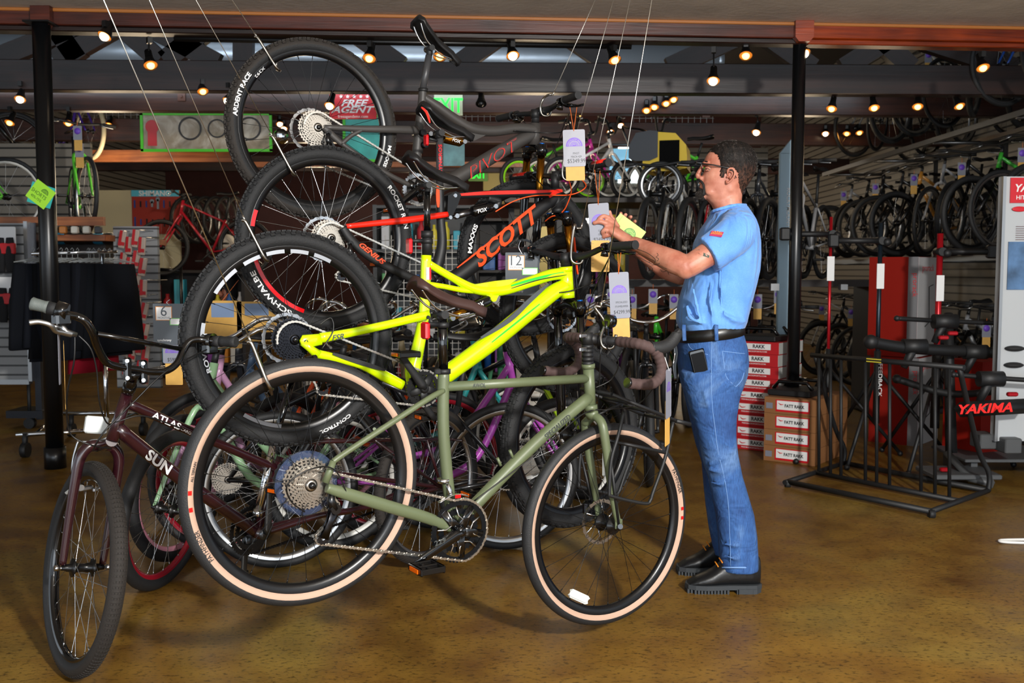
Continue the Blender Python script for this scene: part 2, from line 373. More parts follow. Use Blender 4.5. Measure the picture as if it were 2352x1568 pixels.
# diagonal braces between chord and roof
def brace(a, b, Y, w=.17, name='roof_brace'):
    A = at(a[0], a[1], Y); B_ = at(b[0], b[1], Y); d = (B_ - A); A = A - d * .25; B_ = B_ + d * .5; d = (B_ - A); L = d.length
    M = Matrix.Translation((A + B_) / 2) @ Ry(-math.atan2(d.z, d.x)); mb = MB(); mb.box((0, 0, 0), (L, .09, w)); o = mb.build('roof_brace', W2, None, M)
    return tag(o, 'dark timber brace rising between roof beam and rafters', 'roof brace', 'dark diagonal roof braces')
for a, b in (((20, 125), (140, 78)), ((175, 128), (140, 78)), ((150, 128), (235, 80)), ((355, 128), (300, 80)), ((395, 130), (455, 85)), ((480, 135), (395, 90)), ((560, 135), (560, 90)), ((905, 140), (835, 90)), ((1060, 145), (1125, 98)), ((1395, 145), (1330, 100)), ((1560, 145), (1660, 100)), ((1850, 148), (1790, 105)), ((1950, 148), (2010, 110)), ((2080, 148), (2040, 110)), ((2300, 150), (2180, 112))):
    brace(a, b, 8.75)
# spiral duct
def f_duct(nt, b, lk):
    tc = nt.nodes.new('ShaderNodeTexCoord'); sp = nt.nodes.new('ShaderNodeSeparateXYZ'); lk(tc.outputs['Object'], sp.inputs[0])
    m = nt.nodes.new('ShaderNodeMath'); m.operation = 'FRACT'; d = nt.nodes.new('ShaderNodeMath'); d.operation = 'DIVIDE'; d.inputs[1].default_value = .14; lk(sp.outputs[0], d.inputs[0]); lk(d.outputs[0], m.inputs[0])
    g_ = nt.nodes.new('ShaderNodeMath'); g_.operation = 'GREATER_THAN'; g_.inputs[1].default_value = .9; lk(m.outputs[0], g_.inputs[0])
    b.inputs['Base Color'].default_value = lin('#b4bec8'); b.inputs['Metallic'].default_value = .75; b.inputs['Roughness'].default_value = .32
    bp = nt.nodes.new('ShaderNodeBump'); bp.inputs['Distance'].default_value = .01; lk(g_.outputs[0], bp.inputs['Height']); lk(bp.outputs['Normal'], b.inputs['Normal'])
mb = MB(); a = at(-200, 100, 10.2); b = at(1640, 138, 10.6); mb.cyl(a, b, .24, 36); mb.cyl(at(1660, 138, 10.6), b, .10, 24)
one(mb, 'air_duct', nodes_mat('spiral_duct', f_duct), 'silver spiral air duct running above the roof beams', 'duct', None, a)
l = area('duct_fill_light', (-1.0, 9.3, 3.05), (-1.0, 10.4, 3.9), 9.0, 26, (.8, .9, 1.0), .2)  # added light standing in for skylight on the duct, no fixture here
# ---------------------------------------------------------------- shared materials
RUB = mat('tire_rubber', '#18191b', .62, bump=.25, bs=300); RUBW = mat('white_tire', '#d8d5cc', .6); RUBK = mat('knobby_rubber', '#151618', .75, bump=.35, bs=160)
RUBB = mat('brown_black_rubber', '#231e1a', .8, bump=.3, bs=200)
TAN = mat('tan_sidewall', '#b39480', .75, bump=.1, bs=300); BLK = mat('black_paint', '#0b0b0c', .28); BLKM = mat('matte_black', '#111214', .55)
GLB = mat('gloss_black', '#060607', .12, coat=.5); STL = mat('polished_steel', '#c9cacc', .2, 1.); ALU = mat('satin_alloy', '#a9abad', .35, 1.)
NIK = mat('nickel_cogs', '#a9a39a', .34, 1.); DSTL = mat('dark_steel', '#3b3c40', .3, 1.); SPK = mat('black_spoke', '#17181a', .3, .6); SPS = mat('steel_spoke', '#aeb0b2', .25, 1.)
RIMB = mat('black_rim', '#0d0d0f', .3, .2); RIMS = mat('silver_rim', '#b9bbbd', .3, 1.); CHR = mat('chrome', '#e2e3e5', .07, 1.)
GLD = mat('gold_anodised', '#a06a1e', .22, 1.); WHT = mat('white_decal', '#e6e6e6', .45); WHP = mat('white_paint', '#dcdcda', .35)
REFL = mat('clear_reflector', '#dfe4e2', .15, emit=None); REDR = mat('red_reflector', '#d00a12', .15, coat=.5); ORR = mat('amber_reflector', '#e0600a', .2)
SADB = mat('black_saddle', '#141416', .5); SADBR = mat('brown_saddle', '#3a2622', .5); SADT = mat('tan_saddle', '#a85f2c', .45)
GRB = mat('black_grip', '#17181a', .7, bump=.3, bs=400); CAB = mat('cable_housing', '#0c0c0d', .4); BRN = mat('bronze_tape', '#463432', .8, bump=.3, bs=500)
GRG = mat('grey_decal', '#3c4040', .4)
CYL = mat('clear_guard', '#4c5c80', .12, alpha=.30)
CHN = mat('chain_steel', '#c4c0b8', .3, 1.)
_WC = {}
def mesh_cached(key, name, mats, fn):
    if key not in _WC:
        mb = MB(); fn(mb); me = bpy.data.meshes.new(name); me.from_pydata(mb.v, [], mb.f)
        for m in (mats if isinstance(mats, (list, tuple)) else [mats]): me.materials.append(m)
        me.polygons.foreach_set('material_index', mb.m); me.polygons.foreach_set('use_smooth', mb.sm); me.update(); _WC[key] = me
    return _WC[key]
def tire_fn(Rw, w, kind, n, knobs=64):
    def f(mb):
        k = 20 if n > 50 else 8; c = Rw - w / 2; prof = []; mis = []
        for i in range(k):
            a = 2 * PI * i / k; rr = w / 2
            prof.append((c + math.cos(a) * rr * (1.0 if kind != 'knob' else .93), math.sin(a) * rr * (.98)))
            am = abs(((2 * PI * (i + .5) / k + PI) % (2 * PI)) - PI)
            mis.append(1 if R(88) < am < R(165) else 0)
        mb.lathe(prof, n, closed=True, mis=mis)
        if kind == 'knob':
            for i in range(knobs):
                a = 2 * PI * i / knobs
                for (da, y, ph) in ((0, -.006, 0), (.5, .008, 0), (.25, -w * .36, 36), (.25, w * .36, -36), (.75, -w * .42, 52), (.75, w * .42, -52)):
                    aa = a + da * 2 * PI / knobs
                    M = Ry(-aa) @ Tr(c, 0, 0) @ Rz(R(-ph)) @ Tr(w * .47, 0, 0)
                    mb.box((.0022, 0, 0), (.006, .009, .45 * 2 * PI * Rw / knobs * .9), 0, M)
        if kind == 'block':
            for i in range(knobs * 2):
                aa = 2 * PI * i / knobs / 2
                for y in (-.36, -.18, 0, .18, .36):
                    M = Ry(-aa) @ Tr(c, 0, 0) @ Rz(R(-y * 95)) @ Tr(w * .485, 0, 0)
                    mb.box((.001, 0, 0), (.003, w * .13, .006), 0, M)
    return f
def rim_fn(Rr, w, d, n):
    def f(mb): mb.lathe([(Rr, -w / 2), (Rr - .004, -w / 2), (Rr - d * .55, -w / 2 + .002), (Rr - d, -w * .22), (Rr - d, w * .22), (Rr - d * .55, w / 2 - .002), (Rr - .004, w / 2), (Rr, w / 2)], n, closed=True)
    return f
def spokes_fn(Rs, ns, rad, sides=5, cross=True):
    def f(mb):
        for i in range(ns):
            a = 2 * PI * i / ns; sd = 1 if i % 2 else -1; q = (1 if (i // 2) % 2 else -1) * (R(52) if cross else R(8))
            h = a + q; p0 = Vector((.027 * math.cos(h), sd * .030, .027 * math.sin(h))); p1 = Vector((Rs * math.cos(a), sd * .003, Rs * math.sin(a)))
            mb.tube([p0, p1], rad, sides, caps=False)
            if sides > 4: d = (p1 - p0).normalized(); mb.tube([p1 - d * .014, p1], rad * 1.9, 5)
    return f
def hub_fn(mb):
    mb.lathe([(.001, -.066), (.008, -.066), (.009, -.055), (.012, -.050), (.013, -.036), (.030, -.033), (.030, -.029), (.016, -.026), (.0135, 0), (.016, .026), (.030, .029), (.030, .033), (.013, .036), (.012, .05), (.009, .055), (.008, .066), (.001, .066)], 20)
def cassette_fn(mb):
    for i, (t) in enumerate((36, 32, 28, 25, 22, 19, 17, 15, 13)):
        y_ = -i * .0036 - .020; ro = t * .00206; mb.ringgear(ro, ro - .0085, t, .0019, y_, .0042)
        if i < 8: mb.lathe([(.012, y_ - .0004), (ro - .0075, y_ - .0004), (ro - .0075, y_ + .0006)], 24, 1)  # dark discs painted in as the shade between cogs
    mb.lathe([(.010, -.055), (.016, -.055), (.016, -.02), (.010, -.02)], 16)
def rotor_fn(r):
    def f(mb):
        mb.ringgear(r, r - .013, 24, .0018, .040, .0025, n2=4)
        for i in range(6):
            a = 2 * PI * i / 6; p = Vector((.02 * math.cos(a), .040, .02 * math.sin(a))); q = Vector(((r - .010) * math.cos(a + .5), .040, (r - .010) * math.sin(a + .5)))
            mb.tube([p, q], .003, 5)
        mb.lathe([(.012, .037), (.024, .037), (.024, .042), (.012, .042)], 16)
    return f
def wheel(parent, M, Rw=.35, w=.045, kind='slick', hi=True, tmat=None, rmat=None, smat=None, rimw=.026, rimd=.024, ns=28, cassette=None, rotor=0, hubm=None, rad=.0010, refl=None, sub=None, cross=True, cogm=None):
    tmat = tmat or RUB; rmat = rmat or RIMB; smat = smat or SPK; hubm = hubm or BLK
    n = 88 if hi else 36; inner = Rw - w * .90
    if not hi: kind2 = 'slick'
    else: kind2 = kind
    tm = tmat if isinstance(tmat, (list, tuple)) else [tmat, tmat]
    me = mesh_cached(('rim', Rw, w, rimw, rimd, hi, rmat.name), 'wheel', rmat, rim_fn(inner + .004, rimw, rimd, n))
    o = link('wheel', me, parent, M)
    t = link('tire', mesh_cached(('tire', Rw, w, kind2, hi, tm[0].name, tm[1].name), 'tire', tm, tire_fn(Rw, w, kind2, n)), o)
    link('spokes', mesh_cached(('sp', Rw, w, ns, hi, rad, smat.name, cross, rimd), 'spokes', smat, spokes_fn(inner - rimd + .006, ns if hi else 16, rad if hi else .0014, 5 if hi else 3, cross)), o)['kind'] = 'stuff' if False else ''
    for c in o.children:
        if c.get('kind') == '': del c['kind']
    link('hub', mesh_cached(('hub', hubm.name), 'hub', hubm, hub_fn), o)
    if cassette: link('cassette', mesh_cached(('cass', (cogm or NIK).name), 'cassette', [cogm or NIK, mat('cog_gap_shade', '#1c1b1b', .5, .6)], cassette_fn), o)
    if rotor: link('brake_rotor', mesh_cached(('rot', rotor), 'brake_rotor', STL, rotor_fn(rotor)), o)
    if refl is not None:
        a, rr = refl; mb = MB(); mb.bbox((0, 0, 0), (.03, .010, .085), .006, 0, Ry(a) @ Tr(rr, -.008, 0)); mb.build('reflector', REFL, o)
    return o
def chainpath(mb, pts, pitch=.0127):
    P = [Vector(p) for p in pts]; L = [0]
    for i in range(1, len(P)): L.append(L[-1] + (P[i] - P[i - 1]).length)
    n = int(L[-1] / pitch)
    def q(s):
        for i in range(1, len(P)):
            if s <= L[i]: return P[i - 1].lerp(P[i], (s - L[i - 1]) / max(1e-9, L[i] - L[i - 1]))
        return P[-1]
    for i in range(n):
        a = q(i * pitch); b = q((i + 1) * pitch); d = (b - a).normalized(); nn = d.cross(Vector((0, 1, 0))).normalized(); y = Vector((0, 1, 0))
        for sd in (-1, 1):
            o = y * (.0032 + (.0016 if i % 2 else 0)) * sd
            h = [a + o - d * .0035 , a + o + nn * .0042, a + o + d * .0045 + nn * .0028, b + o - d * .0045 + nn * .0028, b + o + nn * .0042, b + o + d * .0035, b + o - nn * .0042, b + o - d * .0045 - nn * .0028, a + o + d * .0045 - nn * .0028, a + o - nn * .0042]
            h2 = [p + y * .001 * sd for p in h]; k = len(h)
            mb.add(h + h2, [tuple(range(k)), tuple(range(k, 2 * k))] + [(j, k + j, k + (j + 1) % k, (j + 1) % k) for j in range(k)], 0, False)
def arc(c, r, a0, a1, n=8, y=0.):
    return [Vector((c[0] + r * math.cos(R(a0 + (a1 - a0) * i / n)), y, c[1] + r * math.sin(R(a0 + (a1 - a0) * i / n)))) for i in range(n + 1)]
def v3(p, y=0.):
    if len(p) == 3: return Vector(p)
    return Vector((p[0], y, p[1]))
def tpr(s_): return s_
def saddle(parent, c, ang, m=None, L=.27, W=.145, rails=True, rm=None):
    """c clamp centre (x,z), nose towards +x tipped by ang"""
    M = Tr(c[0], c[2] if len(c) > 2 else 0, c[1]) @ Ry(-ang)
    mb = MB(); rings = []
    for i in range(15):
        t = i / 14; x = -.115 + L * t
        if t < .5: hw = W / 2 * (math.sin(PI / 2 * min(1, .35 + t * 1.6)) ** .8) * (1 - .62 * max(0, t - .12) / .38) if t > .12 else W / 2 * (.72 + .28 * math.sin(t / .12 * PI / 2))
        else: hw = W / 2 * (.38 - .20 * (t - .5) / .5)
        if i == 0: hw *= .7
        if i == 14: hw *= .6
        top = .052 + .012 * (1 - math.sin(PI * min(1, t * 1.25)) if t < .8 else .7) - .010 * t
        dep = .030 if t < .3 else .026; ring = []
        for j in range(14):
            a = 2 * PI * j / 14; ca, sa = math.cos(a), math.sin(a)
            y = hw * (abs(ca) ** .8) * (1 if ca > 0 else -1); z = (abs(sa) ** .9 * .013 if sa > 0 else -abs(sa) ** .5 * .006) - (abs(ca) ** 3) * dep * .75
            ring.append(M @ Vector((x, y, top + z)))
        rings.append(ring)
    mb.loft(rings); o = mb.build('saddle', m or SADB, parent)
    if rails:
        mb = MB()
        for sd in (-1, 1):
            mb.curve([M @ Vector(p) for p in ((-.095, .035 * sd, .040), (-.06, .03 * sd, .018), (-.02, .024 * sd, .004), (.05, .022 * sd, .004), (.085, .016 * sd, .018), (.12, .006 * sd, .038))], .0035, 8)
        mb.build('saddle_rail', rm or STL, o)
    return o
def crank(parent, bb, ang, rings=((44, .0), (32, .006)), arm=.172, m=None, rm=None, both=True, y0=-.045, pm=None, pedal=True, hi=True, text=None):
    m = m or GLB; rm = rm or BLK; cx, cz = bb[0], bb[1]; mb = MB()
    M0 = Tr(cx, 0, cz)
    mb.lathe([(.001, y0 - .018), (.0125, y0 - .018), (.016, y0 - .012), (.019, y0), (.021, y0 + .02), (.021, -y0), (.001, -y0)], 20, 0, M0)
    for k in range(5 if hi else 3):
        a = 2 * PI * k / (5 if hi else 3) + ang; r1 = rings[0][0] * .00202 - .012
        mb.tube([(cx + .012 * math.cos(a), y0 - .002, cz + .012 * math.sin(a)), (cx + r1 * math.cos(a), y0 + .003, cz + r1 * math.sin(a))], [(.013, .004), (.008, .003)], 8, 0, up=(0, 1, 0)) if False else mb.tube([(cx, y0 - .002, cz), (cx + r1 * math.cos(a), y0 + .004, cz + r1 * math.sin(a))], [(.005, .019), (.004, .011)], 10, 0, up=(0, 1, 0))
    def armf(a, y, sg):
        p0 = Vector((cx, y, cz)); p1 = Vector((cx + arm * math.cos(a), y + sg * .012, cz + arm * math.sin(a)))
        mb.tube([p0, p0.lerp(p1, .12), p0.lerp(p1, .5), p0.lerp(p1, .88), p1 + (p1 - p0) * .05], [(.012, .008), (.009, .018), (.007, .014), (.0065, .013), (.005, .009)], 12, 0, up=(0, 1, 0))
        return p1
    p1 = armf(ang, y0 - .012, -1); p2 = armf(ang + PI, -y0 + .010, 1)
    o = mb.build('crankset', m, parent)
    for (t, dy) in rings:
        mb = MB(); r = t * .00206; mb.ringgear(r, r - .019 if hi else r - .018, t, .003, y0 + .004 + dy, .0042, 0, M0); mb.build('chainring', rm, o)
    if pedal:
        for (p, sg) in ((p1, -1), (p2, 1)):
            if sg == 1 and not both: continue
            mb = MB(); q = p + Vector((0, sg * .06, 0))
            mb.cyl(p, p + Vector((0, sg * .1, 0)), .006, 8)
            for dx in (-.036, .036): mb.bbox(q + Vector((dx, 0, 0)), (.008, .088, .022), .003)
            for dy in (-.04, 0, .04): mb.bbox(q + Vector((0, dy, 0)), (.078, .009, .018), .003)
            pe = mb.build('pedal', pm or BLK, o)
            mb = MB()
            for dx in (-.0425, .0425): mb.box(q + Vector((dx, 0, 0)), (.003, .05, .012))
            mb.build('pedal_reflector', ORR, pe)
    return o
def derailleur(parent, a, cage_ang, L=.085, y=-.05):
    """a: hanger point (x,z)"""
    mb = MB(); A = Vector((a[0], y, a[1])); B = A + Vector((.004, -.012, -.052)); C = B + Vector((math.cos(cage_ang) * L, .002, math.sin(cage_ang) * L))
    mb.cyl(A + Vector((0, -.01, 0)), A + Vector((0, .015, 0)), .011, 12); mb.tube([A, A.lerp(B, .5) + Vector((-.012, -.012, 0)), B], [.009, .012, .013], 10)
    mb.cyl(B + Vector((0, -.012, 0)), B + Vector((0, .02, 0)), .015, 14)
    o = mb.build('rear_derailleur', BLK, parent)
    for yy in (-.004, .012):
        mb = MB(); up = Vector((-math.sin(cage_ang), 0, math.cos(cage_ang)))
        mb.tube([B + Vector((0, yy, 0)), B.lerp(C, .5) + Vector((0, yy, 0)), C + Vector((0, yy, 0))], [(.0015, .014), (.0015, .009), (.0015, .013)], 8, 0, up=(0, 1, 0)); mb.build('derailleur_cage', DSTL, o)
    mb = MB()
    for p in (B, C): MB().ringgear(.020, .006, 11, .0025, 0, .004, 0, Tr(p.x, p.y + .004, p.z), n2=2).build('jockey_wheel', DSTL, o)
    return o, B, C
def tubes_obj(name, parent, m, specs, extra=None):
    """specs: list of (points, radii[, n]) splined"""
    mb = MB()
    for sp in specs:
        pts = [v3(p) for p in sp[0]]; r = sp[1]; n = sp[2] if len(sp) > 2 else 14
        if len(pts) == 2: mb.tube(pts, r if isinstance(r, (list, tuple)) else [r, r], n)
        else: mb.curve(pts, r, n, seg=5)
    if extra: extra(mb)
    return mb.build(name, m, parent)
def decal(parent, t, M, size, m, sx=1., bold=.0, shear=0., name='lettering', R_=None, ext=.0003):
    return MB().text(t, M, size, sx, 0, bold, shear, ext, R_).build(name, m, parent)
def along(a, b, off=-.03, flip=False, up=0.):
    """frame centred between (x,z) points a and b on a bike, local x along a->b, facing the camera side (-y)"""
    a = v3(a); b = v3(b); c = (a + b) / 2; ang = math.atan2(b.z - a.z, b.x - a.x)
    return Tr(c.x, off, c.z) @ Ry(-ang) @ Rx(PI / 2) @ Tr(0, up, 0)
class Plane:
    """a bike's upright centre plane through two floor spots"""
    def __init__(s, pr, Yr, pf, Yf):
        a = at(pr[0], pr[1], Yr); b = at(pf[0], pf[1], Yf); s.o = Vector((a.x, a.y, 0)); s.th = math.atan2(b.y - a.y, b.x - a.x)
        s.ex = Vector((math.cos(s.th), math.sin(s.th), 0)); s.n = Vector((-math.sin(s.th), math.cos(s.th), 0))
    def __call__(s, px, py, off=0.):
        d = ray(px, py); p = s.o + s.n * off; t = (p - CAM).dot(s.n) / d.dot(s.n); w = CAM + d * t - s.o
        return Vector((w.dot(s.ex), off, w.z))
    def root(s, name, label, cat='bicycle', group=None): return thing(name, s.o, s.th, label, cat, group)
    def w(s, p): return s.o + s.ex * p[0] + s.n * p[1] + Vector((0, 0, p[2]))
    def loc(s, w): w = Vector(w) - s.o; return Vector((w.dot(s.ex), w.dot(s.n), w.z))
def steerM(top, bot, ang):
    top = v3(top); bot = v3(bot); ax = (top - bot).normalized()
    return Matrix.Translation(bot) @ Matrix.Rotation(ang, 4, ax) @ Matrix.Translation(-bot)
def hanging_hook(P, top, hook, name_label, reach=.05, rear=True):
    """cable from the ceiling down to a bent steel hook. top, hook: picture points in the bike's plane P"""
    h = P.w(P(*hook)); t = P.w(P(*top)); d = t - h; k = (2.975 - h.z) / d.z; return h, h + d * k
def cable_thing(h, t, label):
    mb = MB(); mb.tube([h, t], .0016, 6); mb.tube([h + (t - h).normalized() * .0, h + (t - h).normalized() * .022], .0032, 8)
    return one(mb, 'suspension_cable', mat('cable_steel', '#c7c3ba', .3, 1.), label, 'cable', 'steel cables holding the stack of bicycles', t)
def bar_drop(parent, c, pitch, tape, w=.21):
    M = Tr(c.x, 0, c.z) @ Ry(-pitch)
    mb = MB(); mb.tube([M @ Vector((0, -.10, 0)), M @ Vector((0, .10, 0))], .0145, 14); mb.tube([M @ Vector((0, -.05, 0)), M @ Vector((0, .05, 0))], .016, 14)
    o = mb.build('handlebar', BLKM, parent)
    for sd in (-1, 1):
        P = [(0, .10, 0), (.002, .15, 0), (.006, .192, -.001), (.030, .214, -.006), (.064, .218, -.020), (.090, .221, -.055), (.088, .226, -.094), (.058, .230, -.120), (.012, .234, -.128), (-.045, .236, -.130)]
        pts = spline([M @ Vector((p[0], p[1] * sd, p[2])) for p in P], 9)
        rr = [.0165 + (.0014 if (i // 2) % 2 else 0) for i in range(len(pts))]
        mb = MB(); mb.tube(pts, rr, 14); t = mb.build('bar_tape', tape, o)
        mb = MB(); e = pts[-1]; d = (pts[-1] - pts[-2]).normalized(); mb.cyl(e, e + d * .008, .0165, 14); mb.build('bar_end_plug', GLB, o)
        mb = MB()   # hood and lever
        H = [(.040, .216, -.008), (.072, .219, -.004), (.104, .220, .008), (.128, .220, .030), (.140, .220, .054), (.134, .220, .062)]
        mb.curve([M @ Vector((p[0], p[1] * sd, p[2])) for p in H], [(.018, .020), (.019, .021), (.0185, .022), (.0175, .021), (.015, .018), (.008, .010)], 14, seg=5); mb.build('brake_hood', RUB, o)
        mb = MB(); Lv = [(.128, .222, .022), (.140, .226, -.01), (.136, .232, -.05), (.146, .236, -.098)]
        mb.curve([M @ Vector((p[0], p[1] * sd, p[2])) for p in Lv], [(.006, .010), (.005, .010), (.004, .009), (.003, .006)], 8); mb.build('brake_lever', GLB, o)
    return o
def bar_flat(parent, c, rise=.02, half=.37, sweep=.05, pitch=0., m=None, grip=None, lever=True, gm2=None, tip=.03):
    M = Tr(c[0], 0, c[1]) @ Ry(-pitch); m = m or BLKM; grip = grip or GRB
    mb = MB(); P = []
    for sd in (-1, 1): pass
    pts = [(-sweep, -half, rise), (-sweep * .4, -half * .55, rise * .95), (0, -half * .30, rise * .35), (0, -.05, 0), (0, .05, 0), (0, half * .30, rise * .35), (-sweep * .4, half * .55, rise * .95), (-sweep, half, rise)]
    rr = [.011, .011, .0125, .0158, .0158, .0125, .011, .011]
    mb.curve([M @ Vector(p) for p in pts], rr, 12, seg=6); o = mb.build('handlebar', m, parent)
    for sd in (-1, 1):
        a = M @ Vector((-sweep * .70, sd * half * .66, rise)); b = M @ Vector((-sweep, sd * (half + .003), rise)); d = (b - a).normalized()
        mb = MB(); k = 14; mb.tube([a.lerp(b, i / k) for i in range(k + 1)], [.0165 if i % 2 else .0155 for i in range(k + 1)], 14); mb.tube([b, b + d * .004], .0175, 14); mb.tube([a, a + d * .006], .019, 14)
        mb.build('grip', grip, o)
        if gm2:
            mb = MB(); mb.tube([a + d * .02 + Vector((0, 0, .003)), b - d * .02 + Vector((0, 0, .003))], .0160, 12); mb.build('grip_stripe', gm2, o)
        if lever:
            mb = MB(); c0 = a - d * .035
            mb.tube([c0 - d * .012, c0 + d * .012], .0165, 12); mb.curve([M @ Vector((0, 0, 0)) - M.translation + c0 + Vector((.012, 0, -.004)), c0 + Vector((.03, sd * .0, -.012)), c0 + Vector((.042, sd * .03, -.02))], [.011, .012, .009], 10)
            mb.tube([c0 + Vector((.0, 0, -.012)), c0 + Vector((-.005, 0, -.035))], [.012, .016], 10)
            mb.curve([c0 + Vector((.040, sd * .020, -.018)), c0 + Vector((.052, sd * .05, -.022)), c0 + Vector((.046, sd * .085, -.026)), c0 + Vector((.05, sd * .11, -.026))], [(.004, .008), (.004, .007), (.003, .006), (.003, .006)], 8)
            mb.build('brake_lever', GLB, o)
    return o
def stem(parent, top, c, m=None, name='stem'):
    mb = MB(); t = Vector((top[0], 0, top[1])); c = Vector((c[0], 0, c[1]))
    mb.tube([t + (c - t) * .0, c], [.018, .017], 12); mb.cyl(t - Vector((0, 0, .02)), t + Vector((0, 0, .02)), .0195, 16); mb.tube([c - Vector((0, .022, 0)), c + Vector((0, .022, 0))], .021, 14)
    for dz in (-.013, .013):
        for y in (-.014, .014): mb.cyl(c + Vector((.018, y, dz)), c + Vector((.023, y, dz)), .003, 8)
    return mb.build(name, m or BLKM, parent)
def fork_susp(parent, crown, axle, gold, low=None, sp=.066, Rw=.37, crownm=None):
    crown = v3(crown); axle = v3(axle); d = (axle - crown); Lg = d.length; d.normalize(); off = Vector((d.z * -1, 0, d.x)) * .0
    mb = MB(); mb.tube([crown + Vector((0, -sp - .012, -.01)), crown + Vector((.005, -sp * .5, .006)), crown + Vector((0, 0, .014)), crown + Vector((.005, sp * .5, .006)), crown + Vector((0, sp + .012, -.01))], [.024, .023, .026, .023, .024], 12, 0, flat=.8)
    for s in (-1, 1): mb.cyl(crown + Vector((0, s * sp, 0)) - d * .022, crown + Vector((0, s * sp, 0)) + d * .03, .0235, 16)
    o = mb.build('fork', crownm or GLB, parent)
    for s in (-1, 1):
        y = Vector((0, s * sp, 0)); 
        mb = MB(); mb.cyl(crown + y, crown + y + d * (Lg - .20), .0172, 18); mb.build('fork_stanchion', gold, o)
        mb = MB(); a = crown + y + d * (Lg * .42); e = axle + y - d * .01
        mb.tube([a, a + d * .012, a + d * .02, a.lerp(e, .5), e], [.0225, .0225, .0205, .020, .017], 16); mb.bbox(axle + y * .93, (.03, .014, .04), .004); mb.build('fork_leg', low or BLKM, o)
        mb = MB(); c = crown + y - d * .022; mb.cyl(c - d * .006, c, .012, 14); mb.build('fork_cap', mat('blue_knob', '#1c6fd0', .25, .7), o)
    a = crown + d * (Lg * .46); mb = MB(); fw = Vector((-d.z, 0, d.x)) * -1.0
    if fw.x > 0: fw = -fw
    mb.curve([a + Vector((0, -sp, 0)), a + Vector((-.02, -sp * .6, .03)), a + Vector((-.022, 0, .04)), a + Vector((-.02, sp * .6, .03)), a + Vector((0, sp, 0))], (.009), 8); mb.build('fork_arch', low or BLKM, o)
    return o
def cables(parent, paths, r=.0024, m=None, name='cable'):
    for p in paths: MB().curve(p, r, 6, seg=8).build(name, m or CAB, parent)
def shock(parent, a, b, y=0., can=None, shaft=None):
    a = v3(a, y); b = v3(b, y); mb = MB(); mb.cyl(a, a.lerp(b, .45), .0145, 16); o = mb.build('shock_absorber', shaft or GLD, parent)
    mb = MB(); mb.tube([a.lerp(b, .42), a.lerp(b, .45), a.lerp(b, .92), b], [.017, .0235, .0235, .012], 18); mb.build('shock_can', can or GLB, o)
    mb = MB()
    for p in (a, b): mb.cyl(p - Vector((0, .022, 0)), p + Vector((0, .022, 0)), .010, 12)
    mb.build('shock_bolt', STL, o); return o

# ======================================================= olive green touring bike, nearest
P = Plane((698, 1107), 2.78, (1393, 1203), 3.36)
LAB_G = 'olive green drop-bar bicycle with tan-wall tyres, lowest and nearest of the hanging stack'
B = P.root('bicycle', LAB_G, group='bicycles hanging in the cable stack')
GRN = mat('olive_paint', '#5a6348', .42, vary=.06)
RA = P(700, 1107); FA = P(1396, 1203)
wheel(B, Tr(*RA), .352, .043, 'slick', True, [RUB, TAN], RIMB, SPK, rimw=.027, rimd=.030, ns=32, cassette=True, rotor=.08)
wheel(B, Tr(*FA), .348, .043, 'slick', True, [RUB, TAN], RIMB, SPK, rimw=.027, rimd=.030, ns=32, rotor=.08, refl=(R(119), .262))
# the reflector sits low on the front wheel, the guard behind the cogs
mb = MB(); mb.lathe([(.02, -.0105), (.092, -.0125), (.092, -.0115), (.02, -.0095)], 40, 0, Tr(*RA), closed=True); mb.build('spoke_guard', CYL, B)
g = lambda x, y, o=0.: P(x, y, o)
BB = g(1040, 1212); ST = g(1019, 893); HT = g(1351, 836); HB = g(1357, 942)
def ex(mb):
    mb.cyl(BB - Vector((0, .035, 0)), BB + Vector((0, .035, 0)), .021, 20)
    mb.cyl(HT + Vector((0, 0, .001)), HT - (HT - HB) * .09, .0225, 20); mb.cyl(HB, HB + (HT - HB) * .13, .0235, 20)
    for s in (-1, 1):
        mb.curve([g(1018, 897, s * .012), g(985, 915, s * .035), g(900, 970, s * .048), g(790, 1042, s * .060), g(765, 1060, s * .062)], [.0085, .0088, .0088, .0085, .0085], 12)
        mb.tube([g(765, 1060, s * .062), g(757, 1085, s * .062), g(748, 1108, s * .062)], [(.0085, .0085), (.014, .006), (.016, .005)], 10, 0, up=(0, 1, 0)) if False else mb.tube([g(766, 1058, s * .062), g(747, 1108, s * .062)], [.0095, .011], 10)
        mb.curve([g(750, 1120, s * .062), g(800, 1135, s * .062), g(900, 1165, s * .054), g(978, 1188, s * .040), BB + Vector((-.02, s * .03, .01))], [(.011, .013), (.0125, .018), (.0125, .0185), (.0125, .018), (.010, .015)], 14, up=(0, 1, 0))
    mb.cyl(g(860, 985, -.045), g(860, 985, .045), .005, 8)
    for q in ((1150, 1069), (1178, 1051)): p = g(q[0], q[1]); mb.cyl(p, p + Vector((-.012, 0, .026)), .005, 8)
fr = tubes_obj('frame', B, GRN, [([g(1019, 848), g(1019, 1000), BB], [.0185, .0185, .0185]), ([g(1022, 888), g(1348, 869)], .0150), ([g(1353, 912), g(1225, 1022), BB], [.0205, .0205, .0205]), ([HT, HB], .0185)], ex)
decal(fr, 'SPECIALIZED', along(g(1235, 1010), g(1310, 945), -.0215, up=-.009), .026, GRG, .78, .01)
decal(fr, 'AWOL', along(g(1078, 884), g(1112, 883), -.0155, up=-.006), .017, GRG, .9, .01)
